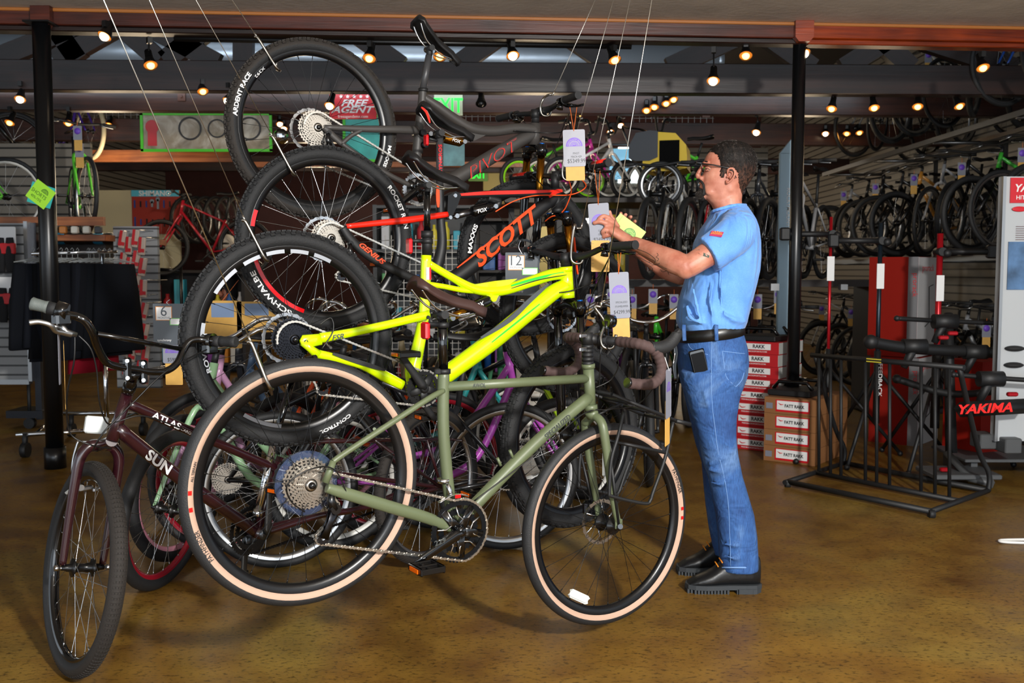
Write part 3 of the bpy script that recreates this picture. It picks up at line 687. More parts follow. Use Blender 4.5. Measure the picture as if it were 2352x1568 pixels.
# seat post, saddle
mb = MB(); mb.cyl(g(1018, 850), g(1016, 728), .0150, 18); sp = mb.build('seatpost', GLB, B)
mb = MB(); mb.cyl(g(1019, 858), g(1019, 847), .0215, 18); mb.bbox(g(1010, 852) + Vector((-.012, -.008, 0)), (.02, .014, .018), .003); mb.build('seat_clamp', BLKM, sp)
mb = MB(); c0 = g(1012, 722); mb.tube([c0 - Vector((0, .03, 0)), c0 + Vector((0, .03, 0))], .013, 12); mb.cyl(g(1016, 732), c0, .016, 12); mb.build('saddle_clamp', BLKM, sp)
sdl = g(1010, 716); saddle(B, (sdl.x, sdl.z), R(-19), SADBR)
mb = MB(); q = g(985, 770, -.0); mb.bbox(g(977, 759, -.01), (.016, .040, .052), .005); o = mb.build('rear_reflector', REDR, B)
mb = MB(); mb.tube([g(1017, 746), g(983, 744, -.01), g(979, 750, -.01)], .007, 8); mb.tube([g(1017, 740), g(1017, 752)], .0195, 14); mb.build('reflector_bracket', BLKM, o)
# fork
mb = MB(); cr = g(1362, 957)
mb.tube([HB + Vector((0, 0, .0)), cr], [.0235, .021], 18)
for s, pl in ((-1, ((1366, 955), (1380, 968), (1388, 998), (1403, 1109), (1413, 1170), (1421, 1203))), (1, ((1362, 957), (1348, 968), (1345, 985), (1360, 1087), (1370, 1150), (1374, 1192)))):
    offs = (.012, .038, .052, .056, .056, .056)
    mb.curve([g(a, b, s * o_) for (a, b), o_ in zip(pl, offs)], [.014, .0155, .0155, .0135, .0115, .0105], 14)
    mb.bbox(g(pl[-1][0], pl[-1][1], s * .056) , (.03, .009, .034), .003)
fk = mb.build('fork', GRN, B)
mb = MB(); mb.cyl(g(1421, 1208, -.052), g(1425, 1209, -.078), .009, 12); mb.build('axle_nut', GLB, fk)
# brake caliper, hose
mb = MB(); q = g(1352, 1165, .075); mb.bbox(q, (.045, .026, .05), .008); mb.cyl(q + Vector((0, -.02, .01)), q + Vector((0, .02, .01)), .012, 12); mb.cyl(q + Vector((.01, -.02, -.02)), q + Vector((.01, .02, -.02)), .012, 12); mb.build('brake_caliper', DSTL, fk)
# spacers, stem, bar
mb = MB(); a = g(1350, 838); b = g(1349, 790)
for i in range(5): mb.cyl(a.lerp(b, i / 5), a.lerp(b, (i + .88) / 5), .0195, 20)
mb.cyl(a, b, .018, 16); mb.build('headset_spacer', BLKM, B)
bc = g(1378, 780); stm = stem(B, (g(1349, 777).x, g(1349, 777).z), (bc.x, bc.z), BLKM)
mb = MB()
for dz in (0, -.045):
    mb = MB(); c = g(1340, 771, -.021) + Vector((0, 0, dz)); mb.bbox(c, (.030, .006, .014), .003); mb.cyl(c + Vector((-.008, -.006, 0)), c + Vector((-.008, .002, 0)), .0055, 10); mb.build('stem_clamp_tab', STL, stm)
bar_drop(B, bc, R(-10), BRN)
# chain set
crank(B, (BB.x, BB.z), R(203), rings=((48, .0), (34, .007)), rm=mat('dark_anodised', '#23262b', .3, .8), arm=.172)
mb = MB()
for k in range(5):
    a = 2 * PI * k / 5 + R(75); mb.tube([BB + Vector((math.cos(a - .42) * .078, -.044, math.sin(a - .42) * .078)), BB + Vector((math.cos(a - .38) * .05, -.046, math.sin(a - .38) * .05)), BB + Vector((math.cos(a) * .036, -.046, math.sin(a) * .036)), BB + Vector((math.cos(a + .38) * .05, -.046, math.sin(a + .38) * .05)), BB + Vector((math.cos(a + .42) * .078, -.044, math.sin(a + .42) * .078))], .0025, 5)
mb.build('chainring_edge', CHR, B)
decal(B, '229', along(g(960, 1240), g(1005, 1222), -.080, up=-.006) , .022, GRG, 1.2, .02, name='crank_lettering')
dr, jb, jc = derailleur(B, (g(748, 1118).x, g(748, 1118).z), R(-112), .088, -.045)
mb = MB(); cr_ = .098; yy = -.040
chainpath(mb, arc((RA.x, RA.z), .046, 170, 80, 8, yy) + arc((BB.x, BB.z), cr_, 100, -80, 18, yy) + arc((jc.x, jc.z), .020, 280, 150, 5, yy) + arc((jb.x, jb.z), .020, -30, 60, 4, yy) + [Vector((RA.x + .045, yy, RA.z + .01))])
mb.build('chain', CHN, B)
mb = MB(); q = g(1025, 1133); mb.curve([q + Vector((-.05, -.045, -.012)), q + Vector((0, -.045, .006)), q + Vector((.05, -.045, -.004))], [(.002, .010)] * 3, 8, up=(0, 0, 1)); mb.tube([q + Vector((0, -.03, 0)), q + Vector((.0, 0, .045))], .008, 8); mb.tube([g(1019, 1108), g(1019, 1098)], .0205, 16); fd = mb.build('front_derailleur', STL, B)
mb = MB(); mb.bbox(q + Vector((.012, -.052, .0)), (.02, .004, .012), .001); mb.build('derailleur_badge', REDR, fd)
# porteur rack in front
mb = MB(); T = .0062
for s in (-1, 1):
    pl = ((1433, 944), (1420, 1000), (1404, 1057), (1400, 1128), (1408, 1140), (1480, 1156), (1494, 1148), (1500, 1130), (1528, 1050), (1546, 968))
    pts = [g(a, b, -.085) for a, b in pl]
    for p in pts: p.y = s * .085
    mb.curve(pts, T, 10, seg=4)
    pts = [g(a, b, -.06) for a, b in ((1395, 900), (1470, 920), (1534, 965), (1585, 973))]
    a = g(1405, 905, -.085); b = g(1552, 966, -.085); a.y = b.y = s * .085; mb.tube([a, b], T, 10)
    c = g(1403, 1057, -.085); c.y = s * .085; mb.tube([g(1392, 1010, -.04 ), g(1528, 1039, -.085)], T, 8) if s < 0 else None
    mb.tube([Vector((FA.x, s * .062, FA.z)), c], .005, 8)
for t in (0, .33, .66, 1):
    a = g(1405, 905, -.085).lerp(g(1552, 966, -.085), t); mb.tube([(a.x, -.085, a.z), (a.x, .085, a.z)], T, 8)
a = g(1552, 966, -.085); b = g(1585, 974, -.085); mb.tube([a, b], .0075, 10)
mb.tube([HB + Vector((.02, 0, -.02)), Vector((g(1440, 920).x, 0, g(1440, 920).z))], .005, 8)
mb.build('front_rack', BLKM, B)
mb = MB(); mb.bbox(g(1388, 1065, -.03), (.016, .012, .085), .005, 0); mb.build('fork_reflector', REFL, B)
mb = MB(); mb.tube([g(1392, 737, -.06), g(1408, 737, -.06)], .022, 14); mb.tube([g(1392, 737, -.06), g(1394, 770, -.06)], .006, 8); bl = mb.build('bell', GLB, B)
cables(B, [[g(1530, 800, -.2), g(1525, 850, -.19), g(1470, 925, -.06), g(1400, 940, -.03), g(1340, 950, -.02), g(1240, 1035, -.03), g(1090, 1150, -.025)],
           [g(1385, 790, -.08), g(1420, 830, -.08), g(1405, 870, -.04), g(1368, 890, -.02)], [g(1380, 800, -.05), g(1370, 1000, .04), g(1358, 1100, .07), g(1352, 1160, .075)],
           [g(800, 1142, -.07), g(770, 1080, -.08), g(720, 1075, -.1), g(662, 1110, -.10), g(668, 1150, -.08), g(700, 1175, -.06)]], .0022)
mb = MB()
for a_, rr in ((R(228), .318),): pass
M = Tr(*RA) @ Rx(PI / 2)
for (ang, t, ml, sz) in ((205, 'PATHFINDER', BLKM, .018), (168, 'ALL TERRAIN', BLKM, .010)):
    decal(B, t, Tr(RA.x, -.0215, RA.z) @ Ry(-R(ang - 90)) @ Rx(PI / 2) , sz, ml, .9, .01, name='tire_lettering', R_=.318, ext=.0002)
decal(B, 'PATHFINDER', Tr(FA.x, -.0215, FA.z) @ Ry(-R(22 - 90)) @ Rx(PI / 2), .018, BLKM, .9, .01, name='tire_lettering', R_=.314, ext=.0002)
for (C, ang, r_) in ((RA, 186, .325), (RA, 178, .325), (FA, 3, .321), (FA, -3, .321)):
    mb = MB(); mb.box((0, 0, 0), (.010, .0006, .012), 0, Tr(C.x, -.0217, C.z) @ Ry(-R(ang)) @ Tr(r_, 0, 0)); mb.build('tire_badge', REDR, B)
# steel hooks: rear under the rim, front under the stem
HK = mat('hook_steel', '#8f8a82', .25, 1.)
def hooks(P, B, bc, rear_px, rear_tip, front_px, tops, word, front_up):
    a = P(*rear_px, -.02); b = P(*rear_tip, -.035)
    ha = P.w(a); hb = P.w(b); m1 = P.w(P(*rear_tip, .03)) + Vector((0, 0, -.004))
    d = (hb - ha)
    mb = MB(); mb.curve([ha + Vector((-.012, 0, .004)), ha, ha.lerp(hb, .5), hb, P.w(P(rear_tip[0] + 8, rear_tip[1] + 2, -.015)) - Vector((0, 0, .008)), m1, m1 + Vector((0, 0, .03))], .0055, 10, seg=5)
    one(mb, 'rear_wheel_hook', HK, 'bent steel hook under the rear rim of the ' + word, 'hook', 'bent steel hooks of the bicycle stack', ha)
    t = P.w(P(*tops[0])); dd = t - ha; cable_thing(ha, ha + dd * ((2.975 - ha.z) / dd.z), 'taut steel cable to the rear wheel hook of the ' + word)
    f = P.w(P(*front_px, -.04)); c = P.w(Vector((bc.x, -.045, bc.z)))
    mb = MB(); k = P.w(Vector((bc.x - .015, -.045, bc.z + front_up)))
    mb.curve([f, f + Vector((-.02, 0, .0)), k, c + Vector((-.025, 0, .01)), c + Vector((-.015, -.0, -.022)), c + Vector((.016, 0, -.022)), c + Vector((.026, 0, .02))], .0055, 10, seg=5)
    one(mb, 'stem_hook', HK, 'bent steel hook under the handlebar of the ' + word, 'hook', 'bent steel hooks of the bicycle stack', f)
    t = P.w(P(*tops[1], -.04)); dd = t - f; cable_thing(f, f + dd * ((2.975 - f.z) / dd.z), 'taut steel cable to the handlebar hook of the ' + word)
hooks(P, B, bc, (578, 789), (617, 885), (1380, 705), ((238, 0), (1497, 0)), 'olive green bicycle', .06)
PG, BG_ = P, B

# ======================================================= yellow full-suspension bike
P = Plane((667, 778), 3.42, (1313, 1000), 3.98)
B = P.root('bicycle', 'bright yellow full-suspension mountain bike, second from the bottom of the hanging stack', group='bicycles hanging in the cable stack')
YEL = mat('yellow_paint', '#c8e800', .22, coat=.6); g = lambda x, y, o=0.: P(x, y, o)
RA = g(667, 778); FA = g(1315, 1000); BB = g(958, 888)
stv = mat('rim_stripe', '#8d9096', .35, .4)
wheel(B, Tr(*RA), .370, .058, 'knob', True, [RUBK, RUBK], RIMB, SPK, rimw=.034, rimd=.028, ns=28, cassette=True, rotor=.09, cogm=mat('black_cogs', '#202228', .35, .9))
HT = g(1299, 612); HB = g(1304, 684)
def ex(mb):
    mb.cyl(HT, HT.lerp(HB, .16), .0275, 20); mb.cyl(HB, HB.lerp(HT, .22), .0285, 20); mb.cyl(BB - Vector((0, .045, 0)), BB + Vector((0, .045, 0)), .030, 20)
    mb.prism([(g(a, b).x, g(a, b).z) for a, b in ((1075, 655), (1135, 645), (1185, 640), (1150, 665), (1137, 688), (1126, 692), (1117, 682), (1108, 668))], -.012, .012)
    q = g(1128, 685); mb.cyl(q - Vector((0, .026, 0)), q + Vector((0, .026, 0)), .012, 16)
fr = tubes_obj('frame', B, YEL, [
    ([g(979, 586), g(976, 680), g(972, 735), g(958, 808), g(948, 850), BB], [.0195, .0195, .0205, .0245, .030, .034], 16),
    ([g(982, 604), g(1040, 638), g(1092, 664), g(1150, 667), g(1215, 648), g(1262, 632), g(1300, 627)], [.014, .0145, .019, .021, .0215, .023, .0235], 16),
    ([g(980, 652), g(1020, 658), g(1062, 666), g(1100, 668)], [.010, .010, .0105, .012]),
    ([g(1300, 655), g(1270, 672), g(1215, 714), g(1130, 783), g(1050, 842), g(1000, 876), BB], [.026, .032, .0365, .0365, .034, .034, .034], 16),
    ([HT, HB], .0265, 18)], ex)
sg = mat('stripe_grey', '#4a4f52', .35); sgr = mat('stripe_green', '#2fd83a', .35)
def stripe(P, pts, wdt, m, par, off, name='frame_stripe'):
    mb = MB(); q = spline([P(a, b, off) for a, b in pts], 5); rings = []
    for i, p in enumerate(q):
        d = (q[min(i + 1, len(q) - 1)] - q[max(i - 1, 0)]).normalized(); n = Vector((-d.z, 0, d.x)); w = wdt * math.sin(PI * min(.95, max(.05, i / (len(q) - 1)))) ** .4
        rings.append([p + n * w / 2, p + n * w / 2 + Vector((0, .004, 0)), p - n * w / 2 + Vector((0, .004, 0)), p - n * w / 2])
    mb.loft(rings, smooth=False); return mb.build(name, m, par)
stripe(P, ((1260, 652), (1215, 692), (1170, 735), (1105, 776)), .020, sg, fr, -.0385)
stripe(P, ((1240, 698), (1190, 738), (1130, 786)), .006, sgr, fr, -.0372)
stripe(P, ((1175, 656), (1230, 640), (1295, 625)), .010, sgr, fr, -.0225)
stripe(P, ((1175, 662), (1240, 642), (1302, 631)), .004, BLKM, fr, -.0235)
mb = MB(); mb.box(g(984, 628, -.021), (.018, .003, .045)); mb.build('warning_sticker', WHT, fr)
mb = MB(); mb.box(g(988, 628, -.0225), (.007, .003, .045)); mb.build('warning_sticker', REDR, fr)
# swingarm
for s in (-1, 1):
    o_ = s * .062
    mb = MB(); mb.curve([g(735, 776, o_), g(800, 765, o_), (g(900, 743, o_)), g(985, 722, s * .045)], [(.018, .012), (.0155, .012), (.015, .011), (.016, .010)], 10, up=(0, 0, 1), seg=4)
    mb.tube([g(738, 779, o_), g(697, 785, o_), g(690, 788, o_)], [(.020, .009), (.024, .008), (.010, .006)], 10, 0, up=(0, 0, 1))
    mb.tube([g(697, 785, o_), g(712, 800, o_), g(730, 815, o_)], [.016, .013, .018], 10)
    mb.curve([g(725, 812, o_), g(770, 822, o_), g(830, 838, o_), g(880, 862, s * .055), g(925, 885, s * .045)], [(.016, .012), (.015, .012), (.015, .012), (.020, .012), (.018, .01)], 10, up=(0, 0, 1), seg=4)
    a = mb.build('swingarm', YEL, B)
    mb = MB()
    for q in ((701, 784), (728, 811), (981, 728)): c = g(q[0], q[1], o_ if q[0] < 900 else s * .05); mb.cyl(c - Vector((0, .013, 0)), c + Vector((0, .013, 0)), .0062, 12)
    mb.build('pivot_bolt', GLB, a)
    if s < 0: decal(a, 'FSR', along(g(738, 775), g(782, 768), o_ - .0135, up=-.008), .026, GRG, 1.1, .02, .3); sgw = stripe(P, ((765, 812), (830, 833), (885, 850)), .016, BLKM, a, -.079, 'chainstay_guard')
shock(B, g(1035, 730), g(1128, 686), 0)
decal(B, 'FOX', along(g(1080, 706), g(1105, 694), -.026, up=-.008), .022, WHT, 1, .02, .3, name='shock_lettering')
mb = MB(); mb.tube([g(1035, 730), g(990, 745, -.0), g(985, 728)], [.014, .016, .014], 10); mb.build('rocker_link', BLKM, B)
mb = MB(); mb.cyl(g(981, 586), g(981, 531), .0190, 18); mb.cyl(g(981, 546), g(981, 530), .0225, 18); spp = mb.build('seatpost', BLKM, B)
mb = MB(); mb.cyl(g(981, 532), g(981, 440), .0125, 16); mb.build('dropper_shaft', GLB, spp)
mb = MB(); mb.tube([g(981, 446), g(983, 430), g(976, 424)], .012, 10); mb.cyl(g(978, 426) - Vector((0, .03, 0)), g(978, 426) + Vector((0, .03, 0)), .012, 12); mb.build('saddle_clamp', BLKM, spp)
q = g(984, 420); saddle(B, (q.x, q.z), R(-22), SADB)
mb = MB(); mb.bbox(g(940, 565, -.01), (.014, .040, .056), .005); o = mb.build('rear_reflector', REDR, B)
mb = MB(); mb.tube([g(981, 553), g(945, 553, -.01)], .007, 8); mb.cyl(g(981, 548), g(981, 560), .022, 14); mb.build('reflector_bracket', BLKM, o)
# front end, turned to the near side
SM = steerM((HT.x, HT.z), (HB.x, HB.z), R(11))
F = MB(); F.cyl(HT, HT + (HT - HB) * .42, .019, 18); hs = F.build('headset_spacer', BLKM, B, SM)
f = fork_susp(B, (HB.x + .004, HB.z - .035), (FA.x, FA.z), GLB, GLB); f.matrix_basis = SM
fw = wheel(B, SM @ Tr(*FA), .368, .058, 'knob', True, [RUBK, RUBK], RIMB, SPK, rimw=.034, rimd=.028, ns=28, rotor=.09)
bc = g(1312, 590); s_ = stem(B, (g(1297, 592).x, g(1297, 592).z), (bc.x, bc.z), BLKM); s_.matrix_basis = SM
hb = bar_flat(B, (bc.x, bc.z), .03, .375, .035, R(-6)); hb.matrix_basis = SM
crank(B, (BB.x, BB.z), R(128), rings=((33, .0), (24, .006)), arm=.172, y0=-.060, m=BLKM)
dr, jb, jc = derailleur(B, (g(712, 806).x, g(712, 806).z), R(-75), .08, -.06); cz = -.052
mb = MB(); chainpath(mb, arc((RA.x, RA.z), .062, 190, 70, 10, cz) + arc((BB.x, BB.z), .066, 98, -90, 12, cz) + arc((jc.x, jc.z), .02, 280, 160, 4, cz) + [Vector((RA.x + .02, cz, RA.z - .06))]); mb.build('chain', CHN, B)
mb = MB()
for i in range(14):
    a = R(70 + i * 17.5); mb.tube([(RA.x + .294 * math.cos(a), -.0175, RA.z + .294 * math.sin(a)), (RA.x + .306 * math.cos(a + .20), -.0178, RA.z + .306 * math.sin(a + .20))], [(.010, .0012)] * 2, 6, 0, up=(0, 0, 1)) if i % 2 == 0 else None
for (c_, m_, t_, sz, rr, ang) in ((RA, stv, 'ROVAL', .020, .290, 190), (RA, WHT, 'CONTROL', .016, .335, -64)):
    decal(B, t_, Tr(c_.x, -.0295 if m_ is WHT else -.0185, c_.z) @ Ry(-R(ang - 90)) @ Rx(PI / 2), sz, m_, 1.6, .03, name='tire_lettering', R_=rr)
for (a0, a1) in ((62, 74), (78, 90), (94, 106), (110, 122), (128, 148), (168, 180), (236, 262)):
    mb = MB(); rings = []
    for i in range(9):
        a = R(a0 + (a1 - a0) * i / 8); ca, sa = math.cos(a), math.sin(a); rings.append([Vector((RA.x + r_ * ca, y_, RA.z + r_ * sa)) for r_, y_ in ((.307, -.0182), (.294, -.0182), (.294, -.0165), (.307, -.0165))])
    mb.loft(rings, smooth=False); mb.build('rim_decal', stv, B)
cables(B, [[g(1405, 580, -.25), g(1370, 640, -.12), g(1320, 665, -.05), g(1284, 672, -.03)], [g(1400, 590, -.25), g(1360, 680, -.1), g(1345, 740, -.06), g(1330, 800, -.07)], [g(1240, 575, .2), g(1270, 620, .05), g(1290, 660, .03)], [g(735, 745, -.07), g(760, 730, -.07), g(765, 760, -.075), g(740, 800, -.08)]])
hooks(P, B, bc, (564, 509), (608, 592), (1335, 524), ((343, 0), (1447, 0)), 'yellow mountain bike', .12)
PY, BY = P, B

# ======================================================= red and black full-suspension bike
P = Plane((751, 548), 3.92, (1302, 718), 4.48)
B = P.root('bicycle', 'black and orange-red full-suspension mountain bike, third up in the hanging stack', group='bicycles hanging in the cable stack')
g = lambda x, y, o=0.: P(x, y, o); RED = mat('red_paint', '#e0220f', .3, coat=.3); ORG = mat('orange_decal', '#ee4a18', .35)
RA = g(751, 548); FA = g(1304, 718); BB = g(985, 655); HT = g(1276, 432); HB = g(1281, 488)
wheel(B, Tr(*RA), .358, .056, 'knob', True, [RUBK, RUBK], RIMS if False else RIMB, SPS, rimw=.032, rimd=.026, ns=28, cassette=True, rotor=.09)
def ex(mb): mb.cyl(BB - Vector((0, .045, 0)), BB + Vector((0, .045, 0)), .028, 18); mb.cyl(HB, HB.lerp(HT, .2), .0265, 18)
fr = tubes_obj('frame', B, BLKM, [
    ([g(1010, 425), g(1012, 500), g(1015, 560), g(1004, 610), BB], [.0165, .018, .021, .026, .03], 16),
    ([g(1040, 449), g(1120, 446), g(1200, 444), g(1282, 447)], [.014, .016, .018, .020], 14),
    ([g(1280, 452), g(1235, 482), g(1150, 555), g(1060, 628), g(1010, 655), BB], [.022, .031, .034, .034, .032, .03], 16), ([HT, HB], .0235, 18),
    ([g(1120, 455), g(1145, 462), g(1138, 476)], [.014, .016, .012])], ex)
stripe(P, ((1043, 448), (1120, 443), (1200, 441), (1290, 438)), .016, RED, fr, -.0205)
stripe(P, ((1262, 452), (1278, 440), (1292, 438)), .018, RED, fr, -.0245)
stripe(P, ((1006, 424), (1006, 450), (1007, 476)), .016, ORG, fr, -.0195)
stripe(P, ((1185, 505), (1120, 560), (1050, 615)), .008, ORG, fr, -.0352)
decal(fr, 'SCOTT', along(g(1052, 632), g(1262, 462), -.0345, up=-.022), .092, ORG, 1.22, .03, .35)
mb = MB(); q = [(g(a, b).x, g(a, b).z) for a, b in ((1022, 450), (1040, 440), (1052, 448), (1045, 470), (1030, 500), (1020, 495))]; mb.prism(q, -.03, .03); lk = mb.build('rocker_link', BLK, B)
mb = MB()
for a, b in ((1038, 450), (1027, 500), (1041, 497)): c = g(a, b); mb.cyl(c - Vector((0, .034, 0)), c + Vector((0, .034, 0)), .008, 12)
mb.build('pivot_bolt', STL, lk)
for s in (-1, 1):
    o_ = s * .060; mb = MB(); mb.curve([g(795, 520, o_), g(860, 513, o_), g(930, 506, o_), g(985, 498, s * .04), g(1028, 492, s * .035)], [(.010, .009), (.012, .009), (.014, .009), (.013, .009), (.012, .009)], 10, up=(0, 0, 1), seg=4)
    a = mb.build('seat_stay', RED, B)
    mb = MB(); mb.curve([g(788, 522, o_), g(805, 548, o_), g(840, 582, o_), g(890, 612, o_), g(950, 640, s * .05), BB + Vector((0, s * .04, 0))], [(.016, .009), (.018, .010), (.018, .011), (.018, .011), (.018, .011), (.018, .01)], 10, up=(0, 0, 1), seg=4)
    a = mb.build('chain_stay', BLKM, B)
    if s < 0: decal(a, 'GENIUS', along(g(812, 562), g(866, 605), -.0725, up=-.008), .028, ORG, 1.3, .03, .3)
shock(B, g(1045, 496), g(1134, 474), 0, GLB, mat('grey_anodised', '#77777a', .3, 1.)); decal(B, 'FOX', along(g(1090, 486), g(1113, 480), -.026, up=-.008), .022, WHT, 1, .02, .3, name='shock_lettering')
mb = MB(); mb.cyl(g(1010, 426), g(1010, 310), .0150, 16); spp = mb.build('seatpost', mat('post_grey', '#3a3a3c', .4), B)
decal(spp, 'SYNCROS', along(g(1009, 395), g(1008, 335), -.0153, up=-.006), .022, REDR, 1.2, .02)
mb = MB(); mb.cyl(g(1008, 306) - Vector((0, .03, 0)), g(1008, 306) + Vector((0, .03, 0)), .014, 12); mb.cyl(g(1010, 318), g(1008, 306), .016, 12); mb.build('saddle_clamp', BLKM, spp)
q = g(1008, 301); sdo = saddle(B, (q.x, q.z), R(-24), SADB)
stripe(P, ((968, 246), (980, 258), (988, 282)), .010, RED, sdo, -.062, 'saddle_stripe')
mb = MB(); mb.bbox(g(979, 322, -.01), (.012, .035, .045), .005, 0); o = mb.build('rear_reflector', REDR, B)
mb = MB(); mb.tube([g(1010, 325), g(985, 318, -.01)], .006, 8); mb.build('reflector_bracket', BLKM, o)
SM = steerM((HT.x, HT.z), (HB.x, HB.z), R(3))
F = MB(); F.cyl(HT, HT + (HT - HB) * .55, .018, 18); F.build('headset_spacer', BLKM, B, SM)
f = fork_susp(B, (HB.x + .003, HB.z - .025), (FA.x, FA.z), GLD, GLB); f.matrix_basis = SM
stripe(P, ((1318, 545), (1322, 600), (1326, 630)), .010, ORG, f, -.088, 'fork_decal')
wheel(B, SM @ Tr(*FA), .358, .056, 'knob', True, [RUBK, RUBK], RIMB, SPK, rimw=.032, rimd=.026, ns=28, rotor=.09)
bc = g(1292, 402); s_ = stem(B, (g(1277, 404).x, g(1277, 404).z), (bc.x, bc.z), BLKM); s_.matrix_basis = SM
hb = bar_flat(B, (bc.x, bc.z), .015, .36, .03, R(-6), gm2=RED); hb.matrix_basis = SM
crank(B, (BB.x, BB.z), R(-30), rings=((34, .0),), arm=.172, y0=-.060)
dr, jb, jc = derailleur(B, (g(792, 560).x, g(792, 560).z), R(-120), .085, -.06)
mb = MB(); chainpath(mb, arc((RA.x, RA.z), .06, 170, 60, 8, cz) + arc((BB.x, BB.z), .068, 90, -90, 10, cz) + arc((jc.x, jc.z), .02, 280, 160, 4, cz) + arc((jb.x, jb.z), .02, -20, 60, 3, cz)); mb.build('chain', CHN, B)
decal(B, 'ROCKET RON', Tr(RA.x, -.0285, RA.z) @ Ry(-R(24 - 90)) @ Rx(PI / 2), .026, WHT, 1.1, .02, name='tire_lettering', R_=.320)
decal(B, 'SCHWALBE', Tr(RA.x, -.0285, RA.z) @ Ry(-R(222 - 90)) @ Rx(PI / 2), .028, WHT, 1.5, .02, name='tire_lettering', R_=.320)
for (a0, a1) in ((195, 250), (160, 172)):
    mb = MB(); rings = []
    for i in range(17):
        a = R(a0 + (a1 - a0) * i / 16); ca, sa = math.cos(a), math.sin(a); rings.append([Vector((RA.x + r_ * ca, y_, RA.z + r_ * sa)) for r_, y_ in ((.307, -.0172), (.292, -.0172), (.292, -.0155), (.307, -.0155))])
    mb.loft(rings, smooth=False); mb.build('rim_decal', REDR, B)
OC = mat('orange_cable', '#f0561c', .4)
cables(B, [[g(1138, 486, -.03), g(1180, 462, -.04), g(1230, 449, -.05), g(1310, 447, -.05), g(1345, 430, -.08), g(1335, 412, -.12), g(1315, 405, -.15)], [g(1305, 410, -.2), g(1312, 440, -.1), g(1300, 475, -.05), g(1290, 488, -.03)], [g(1252, 508, .05), g(1270, 496, 0), g(1298, 496, -.04)]], .0026, OC)
cables(B, [[g(1340, 400, -.2), g(1310, 440, -.08), g(1285, 465, -.03), g(1120, 600, -.04)], [g(1220, 400, .2), g(1250, 430, .05), g(1275, 460, .02)]])
hooks(P, B, bc, (627, 315), (672, 396), (1312, 348), ((450, 0), (1397, 43)), 'red and black mountain bike', .1)
PR, BR = P, B

# ======================================================= dark grey full-suspension bike on top
P = Plane((721, 296), 4.10, (1211, 592), 4.62)
B = P.root('bicycle', 'dark grey full-suspension mountain bike, highest of the hanging stack', group='bicycles hanging in the cable stack')
g = lambda x, y, o=0.: P(x, y, o); CH = mat('charcoal_paint', '#3a3735', .5); RO = mat('red_outline', '#c42820', .4)
RA = g(721, 296); FA = g(1213, 592); BB = g(946, 437); HT = g(1229, 284); HB = g(1226, 334)
wheel(B, Tr(*RA), .360, .054, 'knob', True, [RUBB, RUBK], RIMB, SPK, rimw=.030, rimd=.024, ns=28, cassette=True, rotor=.09)
def ex(mb):
    mb.cyl(BB - Vector((0, .045, 0)), BB + Vector((0, .045, 0)), .028, 18)
    q = [(g(a, b).x, g(a, b).z) for a, b in ((1068, 300), (1125, 305), (1090, 322), (1066, 330))]; mb.prism(q, -.012, .012)
fr = tubes_obj('frame', B, CH, [
    ([g(971, 205), g(969, 242), g(962, 300), g(957, 357), g(952, 400), BB], [.0175, .019, .020, .021, .024, .03], 16),
    ([g(972, 222), g(1005, 245), g(1045, 274), g(1085, 296), g(1135, 301), g(1185, 295), g(1230, 298)], [.015, .022, .023, .024, .023, .023, .026], 16),
    ([g(1226, 308), g(1196, 322), g(1133, 358), g(1059, 402), g(1000, 430), BB], [.024, .030, .032, .033, .032, .03], 16), ([HT, HB], .026, 18)], ex)
decal(fr, 'PIVOT', along(g(1058, 408), g(1192, 322), -.0335, up=-.022), .066, RO, 1.55, .005, .35)
decal(fr, 'PIVOT', along(g(1060, 407), g(1193, 321), -.0343, up=-.022), .066, CH, 1.55, -.014, .35)
for s in (-1, 1):
    o_ = s * .060; mb = MB(); mb.curve([g(745, 292, o_), g(832, 296, o_), g(900, 297, o_), g(960, 299, s * .045)], [(.010, .010), (.014, .010), (.016, .011), (.018, .012)], 10, up=(0, 0, 1), seg=4)
    mb.curve([g(745, 292, o_), g(765, 312, o_), g(785, 330, o_)], [(.014, .010), (.014, .009), (.012, .009)], 10, up=(0, 0, 1)); mb.curve([g(785, 330, o_), g(806, 312, o_), g(832, 298, o_)], [.010, .009, .009], 10)
    mb.curve([g(785, 330, o_), g(830, 362, o_), g(890, 400, o_), g(940, 425, s * .05)], [.010, .011, .012, .012], 10); a = mb.build('swingarm', CH, B)
mb = MB()
mb.tube([g(963, 300), g(962, 352)], [.020, .018], 12); lk = mb.build('rocker_link', CH, B)
mb = MB()
for q in ((963, 307), (968, 334)): c = g(*q); mb.cyl(c - Vector((0, .045, 0)), c + Vector((0, .045, 0)), .014, 14)
mb.build('pivot_bolt', DSTL, lk)
shock(B, g(985, 308), g(1063, 326), 0, GLD, GLB); decal(B, 'FOX', along(g(1035, 322), g(1050, 326), -.026, up=-.008), .020, WHT, 1, .02, .3, name='shock_lettering')
mb = MB(); mb.cyl(g(971, 206), g(985, 128), .0148, 16); spp = mb.build('seatpost', mat('post_grey', '#3a3a3c', .4), B)
mb = MB(); mb.tube([g(985, 132), g(987, 118), g(984, 110)], .014, 10); mb.cyl(g(986, 112) - Vector((0, .03, 0)), g(986, 112) + Vector((0, .03, 0)), .013, 12); mb.build('saddle_clamp', BLKM, spp)
mb = MB(); mb.cyl(g(972, 211), g(972, 203), .021, 16); mb.build('seat_clamp', BLKM, spp)
q = g(984, 108); saddle(B, (q.x, q.z), R(-37), SADB)
SM = steerM((HT.x, HT.z), (HB.x, HB.z), R(-2))
F = MB(); F.cyl(HT, HT + (HT - HB) * .6, .018, 18); F.build('headset_spacer', BLKM, B, SM)
